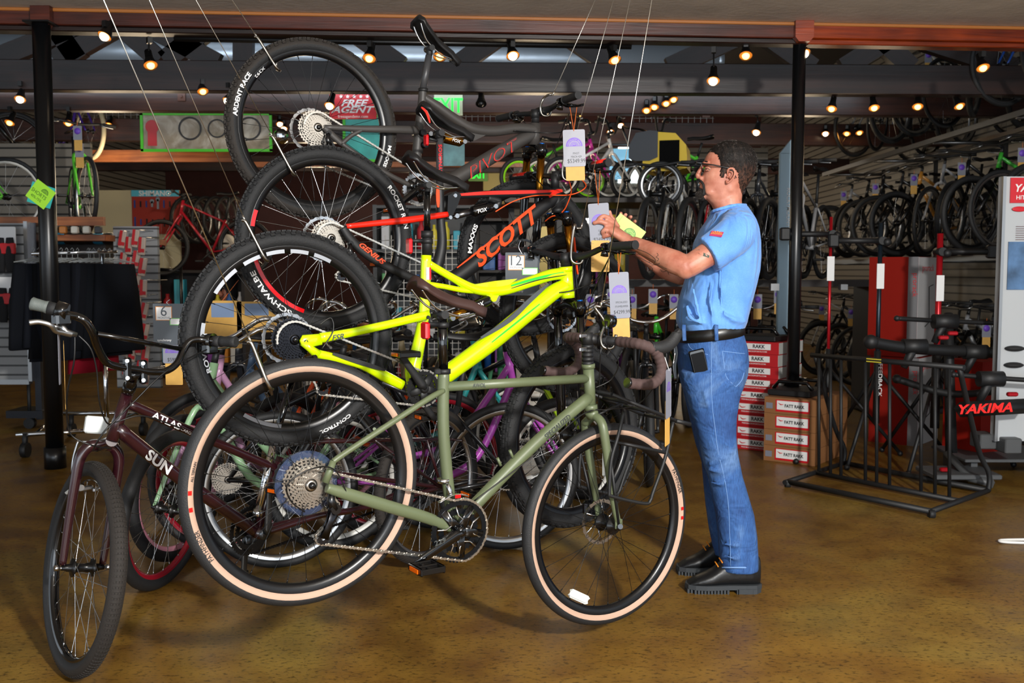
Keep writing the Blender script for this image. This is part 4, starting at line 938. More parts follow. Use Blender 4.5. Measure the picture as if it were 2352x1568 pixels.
f = fork_susp(B, (HB.x + .003, HB.z - .025), (FA.x, FA.z), GLD, GLB); f.matrix_basis = SM
wheel(B, SM @ Tr(*FA), .358, .054, 'knob', True, [RUBK, RUBK], RIMB, SPK, rimw=.030, rimd=.024, ns=28, rotor=.09)
bc = g(1242, 256); s_ = stem(B, (g(1229, 262).x, g(1229, 262).z), (bc.x, bc.z), BLKM); s_.matrix_basis = SM
hb = bar_flat(B, (bc.x, bc.z), .012, .36, .03, R(-6)); hb.matrix_basis = SM
crank(B, (BB.x, BB.z), R(-145), rings=((34, .0),), arm=.172, y0=-.060, rm=STL)
dr, jb, jc = derailleur(B, (g(742, 310).x, g(742, 310).z), R(-150), .085, -.06)
mb = MB(); chainpath(mb, arc((RA.x, RA.z), .06, 170, 50, 8, cz) + arc((BB.x, BB.z), .068, 80, -90, 10, cz) + arc((jc.x, jc.z), .02, 280, 160, 4, cz) + arc((jb.x, jb.z), .02, -20, 60, 3, cz)); mb.build('chain', CHN, B)
decal(B, 'ARDENT RACE', Tr(RA.x, -.0275, RA.z) @ Ry(-R(160 - 90)) @ Rx(PI / 2), .024, WHT, 1.1, .03, name='tire_lettering', R_=.320)
decal(B, 'MAXXIS', Tr(RA.x, -.0275, RA.z) @ Ry(-R(-17 - 90)) @ Rx(PI / 2), .020, WHT, 1.3, .03, name='tire_lettering', R_=.320)
decal(B, 'X392', Tr(RA.x, -.0162, RA.z) @ Ry(-R(138 + 90)) @ Rx(PI / 2), .015, WHT, 1.7, .0, name='rim_lettering', R_=-.3065)
decal(B, 'MAXXIS', Tr(FA.x, -.0275, FA.z) @ Ry(-R(165 - 90)) @ Rx(PI / 2), .028, WHT, 1.3, .03, name='tire_lettering', R_=.312)
cables(B, [[g(1306, 262, -.2), g(1295, 300, -.1), g(1250, 305, -.03), g(1180, 300, -.03)], [g(1300, 270, -.2), g(1280, 330, -.12), g(1255, 370, -.07)], [g(1180, 262, .2), g(1215, 290, .05), g(1230, 305, .02)]])
hooks(P, B, bc, (592, 87), (635, 155), (1270, 218), ((533, 0), (1367, 0)), 'dark grey mountain bike', .05)
PP, BP = P, B
def axes(o, X, Y, Z): return Matrix(((X[0], Y[0], Z[0], o[0]), (X[1], Y[1], Z[1], o[1]), (X[2], Y[2], Z[2], o[2]), (0, 0, 0, 1)))
def label_on(a, b, N, up=0.):
    """frame for lettering centred between a and b, reading from a to b, facing N"""
    a = Vector(a); b = Vector(b); X = (b - a).normalized(); N = (Vector(N) - X * X.dot(Vector(N))).normalized(); Y = N.cross(X)
    return axes((a + b) / 2, X, Y, N) @ Tr(0, up, 0)
# ======================================================= maroon cargo bike standing front left, fork flopped over
P = Plane((985, 1115), 4.32, (256, 1010), 3.05)
B = P.root('bicycle', 'dark maroon cargo bicycle with tall black handlebar, standing at the front left')
g = lambda x, y, o=0.: P(x, y, o); MAR = mat('maroon_paint', '#2a0d14', .25, coat=.6)
N_ = Vector((0, 1, 0)); RA = g(985, 1115); BB = g(590, 1222)
wheel(B, Tr(*RA), .345, .048, 'block', True, [RUBB, RUB], RIMS, SPS, rimw=.028, rimd=.018, ns=28, rad=.0011)
def ex(mb):
    mb.cyl(BB - Vector((0, .036, 0)), BB + Vector((0, .036, 0)), .022, 16)
    for s in (-1, 1):
        mb.curve([BB + Vector((0, .03 * s, 0)), g(732, 1184, .055 * s), g(834, 1166, .062 * s), RA + Vector((0, .066 * s, 0))], [.012, .012, .011, .010], 10)
        mb.curve([g(640, 1072, .02 * s), g(760, 1085, .06 * s), RA + Vector((0, .066 * s, 0))], [.009, .009, .009], 10)
        mb.tube([g(860, 1010, .08 * s), RA + Vector((0, .07 * s, .0))], .007, 8); mb.tube([g(645, 1015, .06 * s), g(1030, 1008, .08 * s)], .009, 8); mb.tube([g(980, 1008, .08 * s), RA + Vector((0, .07 * s, .0))], .007, 8)
    for t in range(5): a = g(700, 1014, 0).lerp(g(1030, 1008, 0), t / 4); mb.tube([a - Vector((0, .08, 0)), a + Vector((0, .08, 0))], .006, 8)
HTm = g(294, 900); HBm = g(257, 1012)
fr = tubes_obj('frame', B, MAR, [([HTm, HBm], .0185), ([g(291, 925), g(444, 993), g(640, 1078)], .0155), ([g(266, 980), g(409, 1094), g(500, 1158), BB], [.022, .022, .022, .022]), ([BB, g(645, 1050)], .0165)], ex)
decal(fr, 'ATLAS', label_on(g(343, 948, .017), g(422, 984, .017), N_, -.010), .030, WHT, 1.35, .02)
decal(fr, 'CARGO', label_on(g(420, 985, .017), g(442, 996, .017), N_, -.006), .013, WHT, 1.3, .0)
decal(fr, 'SUN', label_on(g(328, 1032, .0235), g(402, 1088, .0235), N_, -.016), .046, WHT, 1.25, .03)
mb = MB(); mb.cyl(g(592, 1178), g(628, 1020), .0137, 14); sp = mb.build('seatpost', CHR, B)
mb = MB(); mb.cyl(g(590, 1186), g(594, 1170), .0195, 14); mb.build('seat_clamp', STL, sp)
mb = MB(); mb.cyl(g(628, 1020), g(672, 872), .0125, 14); mb.build('post_sleeve', GLB, sp)
q = g(676, 866); saddle(B, (q.x, q.z), 0, SADB)
crank(B, (BB.x, BB.z), R(-88), rings=((44, .0), (34, .007)), m=mat('grey_crank', '#4a4d50', .25, .8))
mb = MB(); chainpath(mb, arc((RA.x, RA.z), .05, 80, -80, 6, -.045) + [Vector((BB.x - .02, -.045, BB.z - .09))] + arc((BB.x, BB.z), .09, 260, 100, 8, -.045)); mb.build('chain', DSTL, B)
# fork with its own turned frame
wc = P.loc(at(190, 1303, 3.13)); toL = lambda w: P.loc(w)
rot = Matrix.Rotation(-P.th, 3, 'Z')
D = rot @ Vector((.645, -.764, 0)); A0 = rot @ Vector((.764, .645, 0)); U = (Vector((0, 0, 1)) + A0 * .17).normalized(); AX = U.cross(D).normalized()
WM = axes(wc, D, AX, U)
wheel(B, WM, .338, .052, 'block', True, [RUBB, RUB], GLB, SPS, rimw=.030, rimd=.020, ns=28, rad=.0012)
W_ = lambda x, y, z: WM @ Vector((x, y, z))
mb = MB(); crn = W_(.015, 0, .395)
mb.curve([HBm, HBm.lerp(crn, .6), crn], [.018, .019, .02], 14)
for s in (-1, 1):
    mb.curve([crn, W_(.014, s * .035, .392), W_(.012, s * .060, .355), W_(.008, s * .064, .28), W_(0, s * .064, .14), W_(-.004, s * .062, .01)], [.019, .0185, .0175, .016, .0135, .011], 14)
fk = mb.build('fork', MAR, B)
mb = MB(); mb.cyl(W_(0, -.085, 0), W_(0, .085, 0), .0055, 10); mb.cyl(W_(0, -.086, 0), W_(0, -.074, 0), .0095, 8); mb.cyl(W_(0, .086, 0), W_(0, .074, 0), .0095, 8); mb.build('axle_nut', STL, fk)
for s in (-1, 1):
    mb = MB(); mb.curve([W_(-.02, s * .040, .255), W_(-.028, s * .062, .29), W_(-.03, s * .068, .34), W_(-.026, s * .062, .40)], [(.008, .006), (.007, .005), (.006, .004), (.006, .004)], 8); mb.cyl(W_(-.035, s * .040, .255), W_(.0, s * .04, .255), .010, 10); mb.bbox(W_(-.012, s * .022, .252), (.05, .012, .014), .003); mb.build('brake_arm', ALU, fk)
mb = MB(); mb.tube([W_(-.026, -.062, .40), W_(-.026, .062, .40)], .0022, 6); mb.bbox(W_(-.03, 0, .385), (.02, .03, .03), .004); mb.build('brake_cable', STL, fk)
mb = MB(); q = WM @ Tr(-.030, -.012, .455) ; mb.bbox((0, 0, 0), (.022, .072, .056), .005, 0, q); rf = mb.build('front_reflector', REFL, B)
mb = MB(); mb.bbox((0, 0, 0), (.012, .028, .085), .005, 0, WM @ Ry(R(-115)) @ Tr(.255, -.03, 0)); mb.build('spoke_reflector', REFL, B)
# quill stem and tall bar
tp = toL(at(304, 868, 3.03)); cl = toL(at(311, 851, 3.02))
mb = MB(); mb.cyl(HTm, tp, .0165, 16); mb.cyl(HTm, HTm.lerp(tp, .5), .020, 16); mb.tube([tp, cl], .020, 14)
X1 = (toL(at(268, 841, 2.97)) - toL(at(350, 853, 3.07))).normalized()
for t in (-.028, .028):
    c = cl + X1 * t; mb.bbox(c, (.022, .022, .075), .005)
stm = mb.build('stem', GLB, B)
mb = MB()
for t in (-.028, .028):
    for dz in (-.026, .026):
        c = cl + X1 * t + Vector((0, 0, dz)); dc = (toL(CAM) - c).normalized(); mb.cyl(c, c + dc * .016, .006, 10)
mb.build('stem_bolt', STL, stm)
BL = [(109, 705, 2.80), (153, 722, 2.82), (176, 727, 2.84), (196, 737, 2.85), (212, 762, 2.87), (222, 793, 2.90), (242, 829, 2.94), (268, 841, 2.97), (311, 848, 3.02), (350, 854, 3.06), (385, 850, 3.10), (408, 832, 3.13), (422, 803, 3.16), (440, 782, 3.18), (470, 780, 3.20), (500, 784, 3.20), (530, 785, 3.19)]
mb = MB(); mb.curve([toL(at(*q)) for q in BL], .0112, 12); mb.tube([toL(at(222, 766, 2.88)), toL(at(420, 802, 3.16))], .0075, 12); hb = mb.build('handlebar', GLB, B)
GRY = mat('grey_grip', '#5b625f', .6, bump=.3, bs=400)
def grp(a, b, m1=GRY):
    a = toL(at(*a)); b = toL(at(*b)); mb = MB(); mb.tube([a, a.lerp(b, .08), a.lerp(b, .3), a.lerp(b, .8), b], [.014, .019, .0175, .0165, .0185], 16); o = mb.build('grip', m1, hb)
    mb = MB(); mb.tube([b, b.lerp(b + (b - a), .55)], [.0185, .0175], 14); mb.build('grip', GRB, hb)
    mb = MB(); c = b + (b - a) * .75; mb.tube([b + (b - a) * .5, b + (b - a) * 1.15], [.026, .024], 14); mb.bbox(c - Vector((0, 0, .024)), (.045, .035, .035), .006); mb.build('gear_shifter', GLB, hb)
grp((70, 696, 2.79), (110, 706, 2.80)); grp((543, 785, 3.18), (508, 784, 3.20), GRB)
mb = MB(); mb.curve([toL(at(*q)) for q in ((67, 741, 2.74), (90, 739, 2.75), (115, 746, 2.76), (128, 760, 2.78), (145, 764, 2.80), (165, 768, 2.82))], [(.0055, .008), (.004, .007), (.004, .007), (.005, .007), (.006, .008), (.007, .009)], 8); mb.tube([toL(at(122, 750, 2.78)), toL(at(138, 750, 2.80))], .006, 8); mb.tube([toL(at(136, 738, 2.81)), toL(at(150, 762, 2.81)), toL(at(176, 769, 2.83))], [.010, .011, .007], 8); mb.build('brake_lever', ALU, hb)
cables(B, [[toL(at(*q)) for q in c] for c in (
    ((172, 770, 2.83), (170, 830, 2.83), (155, 900, 2.86), (154, 960, 2.9), (165, 1000, 2.92), (210, 1022, 2.94), (256, 1030, 3.0)),
    ((180, 770, 2.83), (208, 800, 2.84), (222, 850, 2.86), (228, 920, 2.88), (245, 970, 2.92), (270, 968, 2.95), (330, 955, 3.0), (420, 985, 3.1)),
    ((480, 800, 3.2), (385, 850, 3.05), (310, 920, 2.97), (262, 968, 2.92), (240, 990, 2.9), (220, 1020, 2.9), (214, 1035, 2.95)))], .0025)
PM, BM = P, B
# ======================================================= hang tags
PAP = mat('tag_paper', '#7b7e8b', .5); KRF = mat('kraft_paper', '#c79a4a', .6, vary=.06, vs=30); PUR = mat('purple_ink', '#6a43b8', .5); INK = mat('black_ink', '#1b1b20', .5); ORS = mat('orange_string', '#e06a1c', .5)
GRNP = mat('green_paper', '#b9f06a', .5); DKT = mat('dark_tag', '#3d4248', .35); TEAL = mat('teal_paper', '#2fb3b0', .5); GRI = mat('green_ink', '#2f6a18', .5); GRL = mat('green_line', '#63c24a', .4)
def logo(par, M, r, m, bgm, name='printed_logo'):
    mb = MB(); n = 24; outer = []
    for i in range(n * 2 + 1):
        a = PI * i / (n * 2); rr = r * (1 if i % 2 else .965); outer.append((rr * math.cos(a), rr * math.sin(a)))
    def half(r0, r1, z, mi):
        vs = []; k = 24
        for i in range(k + 1): a = PI * i / k; vs += [(r0 * math.cos(a), r0 * math.sin(a), z), (r1 * math.cos(a), r1 * math.sin(a), z)]
        mb.add(vs, [(2 * i, 2 * i + 1, 2 * i + 3, 2 * i + 2) for i in range(k)], mi, False, M)
    mb.add([(0, 0, .0003)] + [(x, y, .0003) for x, y in outer], [(0, i + 1, i + 2) for i in range(len(outer) - 1)], 0, False, M)
    half(r * .50, r * .60, .0005, 1); half(r * .36, r * .42, .0005, 1); half(r * .22, r * .27, .0005, 1)
    mb.text('ABSOLUTE BIKES', M @ Tr(0, 0, .0006), r * .30, .92, 1, .01, 0, .0001, r * .66)
    mb.text('★'.replace('★', '*'), M @ Tr(0, r * -.02, .0006), r * .3, 1, 1, .02, 0, .0001)
    mb.box((0, -.001, .0004), (2 * r, r * .05, .0002), 0, M)
    return mb.build(name, [m, bgm], par)
def hangtag(p, w, h, yaw, roll, label, price='', lines=('', ''), kraft=0., m=None, ang=0, string=None, name='price_tag', sm=None):
    M = facing((0, 0, 0), yaw=0, roll=roll)
    root = thing(name, p, yaw, label, 'price tag', 'price tags of the shop bicycles')
    mb = MB(); mb.plate((0, 0, 0), w, h, .0008, M, .006); mb.build('card', m or PAP, root)
    logo(root, M @ Tr(0, h * .06, 0), w * .38, PUR, m or PAP)
    mb = MB(); mb.text(price, M @ Tr(w * .08, -h * .40, .0004), w * .26, .85, 0, .0, 0, .0001)
    for i, t in enumerate(lines): mb.text(t, M @ Tr(w * .08, -h * (.17 + .09 * i), .0004), w * .13, .8, 0, 0, 0, .0001)
    if mb.v: mb.build('lettering', INK, root)
    if kraft: mb = MB(); mb.plate((w * .02, -h * .5 - kraft / 2 + .03, -.004), w * .86, kraft + .05, .0008, M, .004); mb.build('kraft_card', KRF, root)
    if string:
        top = M @ Vector((0, h * .46, .001)); mb = MB()
        for q in string: q = Rz(-yaw) @ (Vector(q) - Vector(p)); mb.tube([top, q], .0011, 5)
        mb.build('string', sm or ORS, root)
    return root
hangtag(at(1319, 340, 4.02), .088, .146, .0, R(2), 'white price tag marked 5349 hanging from the topmost bicycle', '$5349.99', ('PIVOT', 'MACH 429'), .06, string=[at(1309, 246, 4.02), at(1325, 246, 4.04)], m=mat('white_tag_paper', '#90919b', .5))
hangtag(at(1377, 515, 4.02), .083, .168, .0, R(4), 'grey price tag marked 249 between the fingers of the man', '$2499.99', ('SCOTT', 'GENIUS'), .0, string=[at(1366, 390, 4.0), at(1378, 392, 4.02)])
mb = MB(); root = thing('kraft_tag', at(1379, 588, 4.00), .1, 'brown kraft measuring tag hanging under the second price tag', 'tag'); mb.plate((0, 0, 0), .074, .125, .0008, facing((0, 0, 0)), .004); mb.build('card', KRF, root)
mb = MB(); 
for i in range(9): mb.box((-.031, -.055 + i * .013, .0003), (.006 if i % 2 else .01, .001, .0001), 0, facing((0, 0, 0)))
mb.build('ruler_mark', INK, root)
hangtag(at(1423, 678, 3.50), .070, .162, .0, R(3), 'grey price tag marked 4299 hanging from the yellow bicycle grip', '$4299.99', ('SPECIALIZED', 'STUMPJUMPER'), .075, string=[at(1419, 582, 3.5), at(1426, 580, 3.52)])
hangtag(at(1536, 903, 3.0), .070, .150, R(68), R(2), 'grey price tag seen edge-on beside the brown drop bar', '', ('', ''), .09, string=[at(1527, 820, 3.0)], sm=WHT)
hangtag(at(136, 823, 2.82), .060, .148, R(-70), R(2), 'grey price tag seen edge-on below the front left handlebar', '', ('', ''), .0, string=[at(139, 768, 2.82), at(128, 730, 2.81)])
mb = MB(); root = thing('kraft_tag', at(148, 861, 2.9), R(-66), 'long kraft tag seen edge-on below the front left handlebar', 'tag'); mb.plate((0, 0, 0), .045, .200, .001, facing((0, 0, 0), roll=R(1)), .004); mb.build('card', KRF, root)
def finance(p, num, label, w=.125, h=.165, yaw=0, string=None):
    M = facing((0, 0, 0)); root = thing('finance_tag', p, yaw, label, 'sign')
    mb = MB(); mb.plate((0, 0, 0), w, h, .001, M, .003); mb.build('card', DKT, root)
    mb = MB(); mb.box((-w * .18, h * .26, .0006), (w * .48, h * .34, .0004), 0, M); mb.build('panel_border', mat('orange_border', '#d98a2a', .4), root)
    mb = MB(); mb.box((-w * .18, h * .26, .0010), (w * .44, h * .31, .0004), 0, M); mb.build('panel', WHT, root)
    mb = MB(); mb.text(num, M @ Tr(-w * .18, h * .20, .0013), w * .42, 1, 0, 0, 0, .0002); mb.text('MONTHS', M @ Tr(-w * .18, h * .13, .0013), w * .085, 1, 0, 0, 0, .0002); mb.build('lettering', DKT, root)
    mb = MB(); mb.box((w * .22, h * .06, .0010), (w * .46, h * .17, .0004), 0, M); mb.build('offer_border', GRL, root)
    mb = MB(); mb.box((w * .22, h * .06, .0014), (w * .42, h * .14, .0004), 0, M); mb.build('offer_panel', WHT, root)
    mb = MB(); mb.text('synchrony', M @ Tr(-w * .18, -h * .42, .0006), w * .10, 1, 0, 0, 0, .0002); mb.build('small_lettering', WHT, root)
    if string:
        mb = MB(); q = Rz(-yaw) @ (Vector(string) - Vector(p)); mb.curve([M @ Vector((0, h * .46, .001)), q.lerp(M @ Vector((0, h * .46, 0)), .5) + Vector((-.012, 0, 0)), q], .0013, 6); mb.build('hanging_loop', STL, root)
finance(at(1200, 629, 4.15), '12', 'dark finance sign with a large 12 hanging behind the yellow top tube', .142, .178, 0, at(1196, 552, 4.15))
finance(at(391, 744, 3.85), '6', 'dark finance sign with a large 6 hanging left of the yellow rear tyre', .132, .158, 0, at(390, 688, 3.85))
hangtag(at(397, 812, 3.86), .078, .075, 0, 0, 'pale price tag marked 599 below the finance sign with the 6', '$599.99', (), .09)
# flyer taped on the left post
root = thing('paper_flyer', (XP1, 6.5 - .062, at(106, 446, 6.44).z), 0, 'lime and teal paper flyer reading shorts, taped on the left post', 'flyer')
M = facing((-.01, 0, 0)); mb = MB(); mb.plate((0.004, -.004, -.002), .155, .135, .001, M @ Rz(R(-18)), .002); mb.build('backing_sheet', TEAL, root)
mb = MB(); mb.plate((0, 0, 0), .145, .135, .001, M @ Rz(R(-38)), .002); mb.build('sheet', mat('lime_paper', '#a6e832', .5), root)
mb = MB(); M2 = M @ Rz(R(-38)); mb.text('SHORTS', M2 @ Tr(-.01, -.016, .001), .034, .9, 0, 0, 0, .0003); mb.text('40%-75%', M2 @ Tr(-.01, -.045, .001), .024, .9, 0, 0, 0, .0003); mb.build('lettering', GRI, root)
logo(root, M2 @ Tr(.015, .02, .0006), .026, GRI, mat('lime_paper', '#a6e832', .5))
# ======================================================= the man checking a tag
from mathutils.bvhtree import BVHTree
YM = 4.06
def hit(T, px, py, off=.001):
    o = CAM - MO; d = ray(px, py).normalized(); h = T.ray_cast(o, d)
    return (h[0] - d * off, h[1]) if h[0] is not None else (m(px, py), Vector((0, -1, 0)))
def remesh(o, vox, sm=2, fac=.5):
    m = o.modifiers.new('r', 'REMESH'); m.mode = 'VOXEL'; m.voxel_size = vox; m.use_smooth_shade = True
    if sm: s = o.modifiers.new('s', 'SMOOTH'); s.iterations = sm; s.factor = fac
    return o
man = thing('person', (at(1650, 1300, YM).x, YM, 0), 0, 'standing man in light blue t-shirt, jeans and black boots reading a tag', 'person')
MO = man.location.copy()
def m(px, py, off=0.): return at(px, py, YM + off) - MO
def prof_loft(mb, rows, yc=0., n=28, ex=.85, mi=0):
    """rows: (py, x_left_px, x_right_px, half_depth, y_shift) -> horizontal rounded rings"""
    rings = []
    for r_ in rows:
        py, xl, xr, hd = r_[:4]; ys = yc + (r_[4] if len(r_) > 4 else 0); sl = r_[5] if len(r_) > 5 else 0
        a = m(xl, py, ys); b = m(xr, py, ys); c = (a + b) / 2; hw = (b - a).length / 2; ring = []
        for j in range(n):
            t = 2 * PI * j / n; ca, sa = math.cos(t), math.sin(t)
            x = math.copysign(abs(ca) ** ex, ca) * hw; y = math.copysign(abs(sa) ** ex, sa) * hd
            ring.append(Vector((c.x + x, c.y + y, c.z + x * sl)))
        rings.append(ring)
    mb.loft(rings, mi)
def limb(mb, pts, r, n=18): mb.curve(pts, r, n, seg=6)
def f_skin(nt, b, lk):
    n = noise(nt, lk, 16, 5); c = ramp(nt, [(.3, '#9e5a46'), (.55, '#b97a64'), (.75, '#c68e78')]); lk(n.outputs['Fac'], c.inputs['Fac']); lk(c.outputs['Color'], b.inputs['Base Color'])
    b.inputs['Roughness'].default_value = .5; b.inputs['Subsurface Weight'].default_value = .12; b.inputs['Subsurface Radius'].default_value = (.02, .008, .004); b.inputs['Subsurface Scale'].default_value = .3
    n2 = noise(nt, lk, 260, 3); bp = nt.nodes.new('ShaderNodeBump'); bp.inputs['Strength'].default_value = .15; bp.inputs['Distance'].default_value = .002; lk(n2.outputs['Fac'], bp.inputs['Height']); lk(bp.outputs['Normal'], b.inputs['Normal'])
SKIN = nodes_mat('skin', f_skin)
# ---- body: head, neck, arms, hands, one surface
mb = MB()
HY = 0.02
prof_loft(mb, [(331, 1658, 1696, .030), (336, 1645, 1712, .048), (346, 1631, 1724, .062), (358, 1622, 1730, .070), (370, 1617.5, 1732, .0735), (378, 1619, 1732, .0735), (386, 1620.5, 1730, .072), (396, 1616, 1727, .070), (406, 1613, 1722, .068), (414, 1613, 1717, .066), (421, 1610.5, 1711, .064), (427, 1612, 1708, .062), (434, 1609, 1706, .059), (442, 1611, 1705, .056), (452, 1616, 1704, .053), (460, 1624, 1703, .050), (470, 1634, 1703, .052), (482, 1640, 1706, .056), (496, 1640, 1712, .066), (512, 1640, 1716, .080)], HY, 30, .92)
# jaw, cheek, brow, nose, lips, chin
mb.curve([m(1617, 373, HY), m(1611, 385, HY), m(1605, 396, HY), m(1601.5, 404, HY)], [.006, .0075, .0095, .0105], 12); mb.sphere(m(1604, 406.5, HY), .0105, sc=(1.1, .95, .85))
for s in (-1, 1):
    mb.sphere(m(1610, 409, HY + s * .011), .0078); mb.sphere(m(1620, 374, HY + s * .030), .014, sc=(1, 1.5, .55)); mb.sphere(m(1636, 440, HY + s * .034), .024, sc=(1.2, .7, .8))
    mb.sphere(m(1675, 428, HY + s * .046), .026, sc=(.9, .6, 1.2))
mb.sphere(m(1611, 420.5, HY), .012, sc=(.9, 1.7, .45)); mb.sphere(m(1612, 429, HY), .012, sc=(.9, 1.6, .55)); mb.sphere(m(1616, 448, HY), .021, sc=(1, 1.1, .9))
limb(mb, [m(1672, 455, HY), m(1674, 485, HY), m(1682, 520, HY)], [.054, .057, .072])
# near arm
SH1 = m(1694, 538, -.20); EL1 = m(1578, 614, -.24); WR1 = m(1452, 557, -.07)
limb(mb, [SH1, m(1650, 568, -.22), m(1610, 594, -.235), EL1], [.058, .052, .046, .043])
mb.sphere(m(1574, 616, -.24), .042)
limb(mb, [EL1, m(1548, 601, -.215), m(1510, 584, -.16), m(1475, 567, -.10), WR1], [.044, .0465, .040, .031, .027])
# near hand
limb(mb, [WR1, m(1432, 545, -.045), m(1412, 531, -.03), m(1402, 524, -.02)], [(.027, .022), (.034, .021), (.042, .020), (.038, .018)], 18)
def finger(pts, r0, r1):
    k = len(pts) - 1; mb.curve(pts, [r0 + (r1 - r0) * i / k for i in range(k + 1)], 12, seg=4); mb.sphere(pts[-1], r1 * 1.02, 10, 7); mb.sphere(pts[1], r0 * 1.08, 10, 7)
finger([m(1410, 512, -.02), m(1397, 500, -.035), m(1385, 496.5, -.045), m(1376, 502, -.046)], .0110, .0085)        # index
finger([m(1406, 520, -.03), m(1392, 513, -.045), m(1377, 509, -.05), m(1365, 512, -.045)], .0115, .0088)          # middle
finger([m(1404, 530, -.035), m(1390, 528, -.052), m(1384, 534, -.045), m(1389, 538, -.02)], .0112, .0085)          # ring, curled
finger([m(1407, 540, -.03), m(1394, 540, -.045), m(1386, 545, -.035), m(1392, 548, -.012)], .0102, .0080)          # little, curled
finger([m(1420, 524, .0), m(1410, 508, .008), m(1402, 496, .004), m(1400, 487, -.002)], .0125, .0090)               # thumb
# far arm
SH2 = m(1690, 536, .22); EL2 = m(1566, 632, .20); WR2 = m(1462, 570, .17)
limb(mb, [SH2, m(1630, 590, .22), EL2], [.056, .048, .042]); mb.sphere(EL2, .041)
limb(mb, [EL2, m(1530, 618, .20), m(1495, 594, .19), WR2], [.043, .043, .036, .027])
limb(mb, [WR2, m(1446, 548, .16), m(1436, 530, .15)], [(.026, .021), (.036, .021), (.036, .018)], 16)
for (a, b, c, d, r) in (((1430, 528, .14), (1420, 516, .13), (1424, 502, .125), (1426, 490, .12), .0105), ((1436, 524, .15), (1430, 508, .15), (1434, 498, .14), (1437, 493, .13), .0105), ((1444, 524, .16), (1442, 508, .165), (1446, 500, .16), (1449, 498, .14), .0102), ((1450, 530, .165), (1453, 516, .17), (1457, 510, .165), (1459, 508, .15), .0095), ((1426, 540, .13), (1412, 538, .12), (1404, 532, .11), (1400, 526, .105), .0115)):
    finger([m(*a), m(*b), m(*c), m(*d)], r, r * .82)
BB_ = BVHTree.FromPolygons([Vector(v) for v in mb.v], mb.f); body = remesh(mb.build('body', SKIN, man), .0042, 3, .5)
# ---- ear, eye
EY = HY - .0725
mb = MB(); e = lambda x, y, o=0.: m(x, y, EY + o)
mb.curve([e(1672, 404, .004), e(1671, 393, -.004), e(1675, 387.5, -.010), e(1682, 387, -.014), e(1687, 392, -.016), e(1687, 401, -.014), e(1683, 409, -.010), e(1677, 416, -.006), e(1670, 420, -.002), e(1668, 414, .002)], [.0030, .0034, .0040, .0042, .0042, .004, .0036, .0042, .0048, .003], 8)
mb.curve([e(1676, 394, -.004), e(1681, 395, -.009), e(1681, 402, -.008), e(1676, 409, -.004)], .003, 8); mb.sphere(e(1677, 403, .004), .013, sc=(.75, .5, 1.25)); mb.sphere(e(1671, 406, -.002), .0045)
mb.build('ear', SKIN, man)
mb = MB(); c = m(1676, 403, HY + .072); mb.sphere(c, .017, sc=(.7, .4, 1.2)); mb.build('ear', SKIN, man)
for s in (-1, 1):
    c = m(1625, 388, HY + s * .034) + Vector((.005, 0, 0)); mb = MB(); mb.sphere(c, .0112); ey = mb.build('eye', mat('eye_white', '#8c7468', .4), man)
    mb = MB(); mb.sphere(c + Vector((-.0078, s * .001, 0)), .0055); mb.build('iris', mat('eye_brown', '#1e120c', .15), ey)
    mb = MB(); mb.curve([c + Vector((-.0125, s * -.006, .002)), c + Vector((-.0105, s * .004, .0050)), c + Vector((-.004, s * .011, .0040)), c + Vector((.003, s * .0135, -.001))], .0042, 7); mb.curve([c + Vector((-.012, s * -.006, -.003)), c + Vector((-.010, s * .004, -.0052)), c + Vector((-.003, s * .011, -.0045))], .0036, 7); mb.build('eyelid', SKIN, ey)
def f_hair(nt, b, lk):
    n = noise(nt, lk, 90, 5, sc=(1, 1, .35), coord='Object'); c = ramp(nt, [(.35, '#070605'), (.62, '#1c1613'), (.8, '#3a332f')]); lk(n.outputs['Fac'], c.inputs['Fac'])
    tc = nt.nodes.new('ShaderNodeTexCoord'); sp = nt.nodes.new('ShaderNodeSeparateXYZ'); lk(tc.outputs['Object'], sp.inputs[0]); mr = nt.nodes.new('ShaderNodeMapRange'); lk(sp.outputs[2], mr.inputs['Value'])
    mr.inputs['From Min'].default_value = m(1680, 405).z; mr.inputs['From Max'].default_value = m(1680, 372).z; mr.inputs['To Min'].default_value = .55; mr.inputs['To Max'].default_value = 0
    n2 = noise(nt, lk, 130, 3, sc=(1, 1, .4)); c2 = ramp(nt, [(.4, '#1a1310'), (.65, '#6d4a3a')]); lk(n2.outputs['Fac'], c2.inputs['Fac'])
    lk(mixc(nt, lk, mr.outputs[0], c.outputs['Color'], c2.outputs['Color']), b.inputs['Base Color']); b.inputs['Roughness'].default_value = .65; b.inputs['Specular IOR Level'].default_value = .2
    bp = nt.nodes.new('ShaderNodeBump'); bp.inputs['Strength'].default_value = .5; bp.inputs['Distance'].default_value = .004; lk(n.outputs['Fac'], bp.inputs['Height']); lk(bp.outputs['Normal'], b.inputs['Normal'])
HAIR = nodes_mat('dark_hair', f_hair); BEA = mat('beard_hair', '#14100d', .65, bump=.9, bs=300, vary=.5, vs=200)
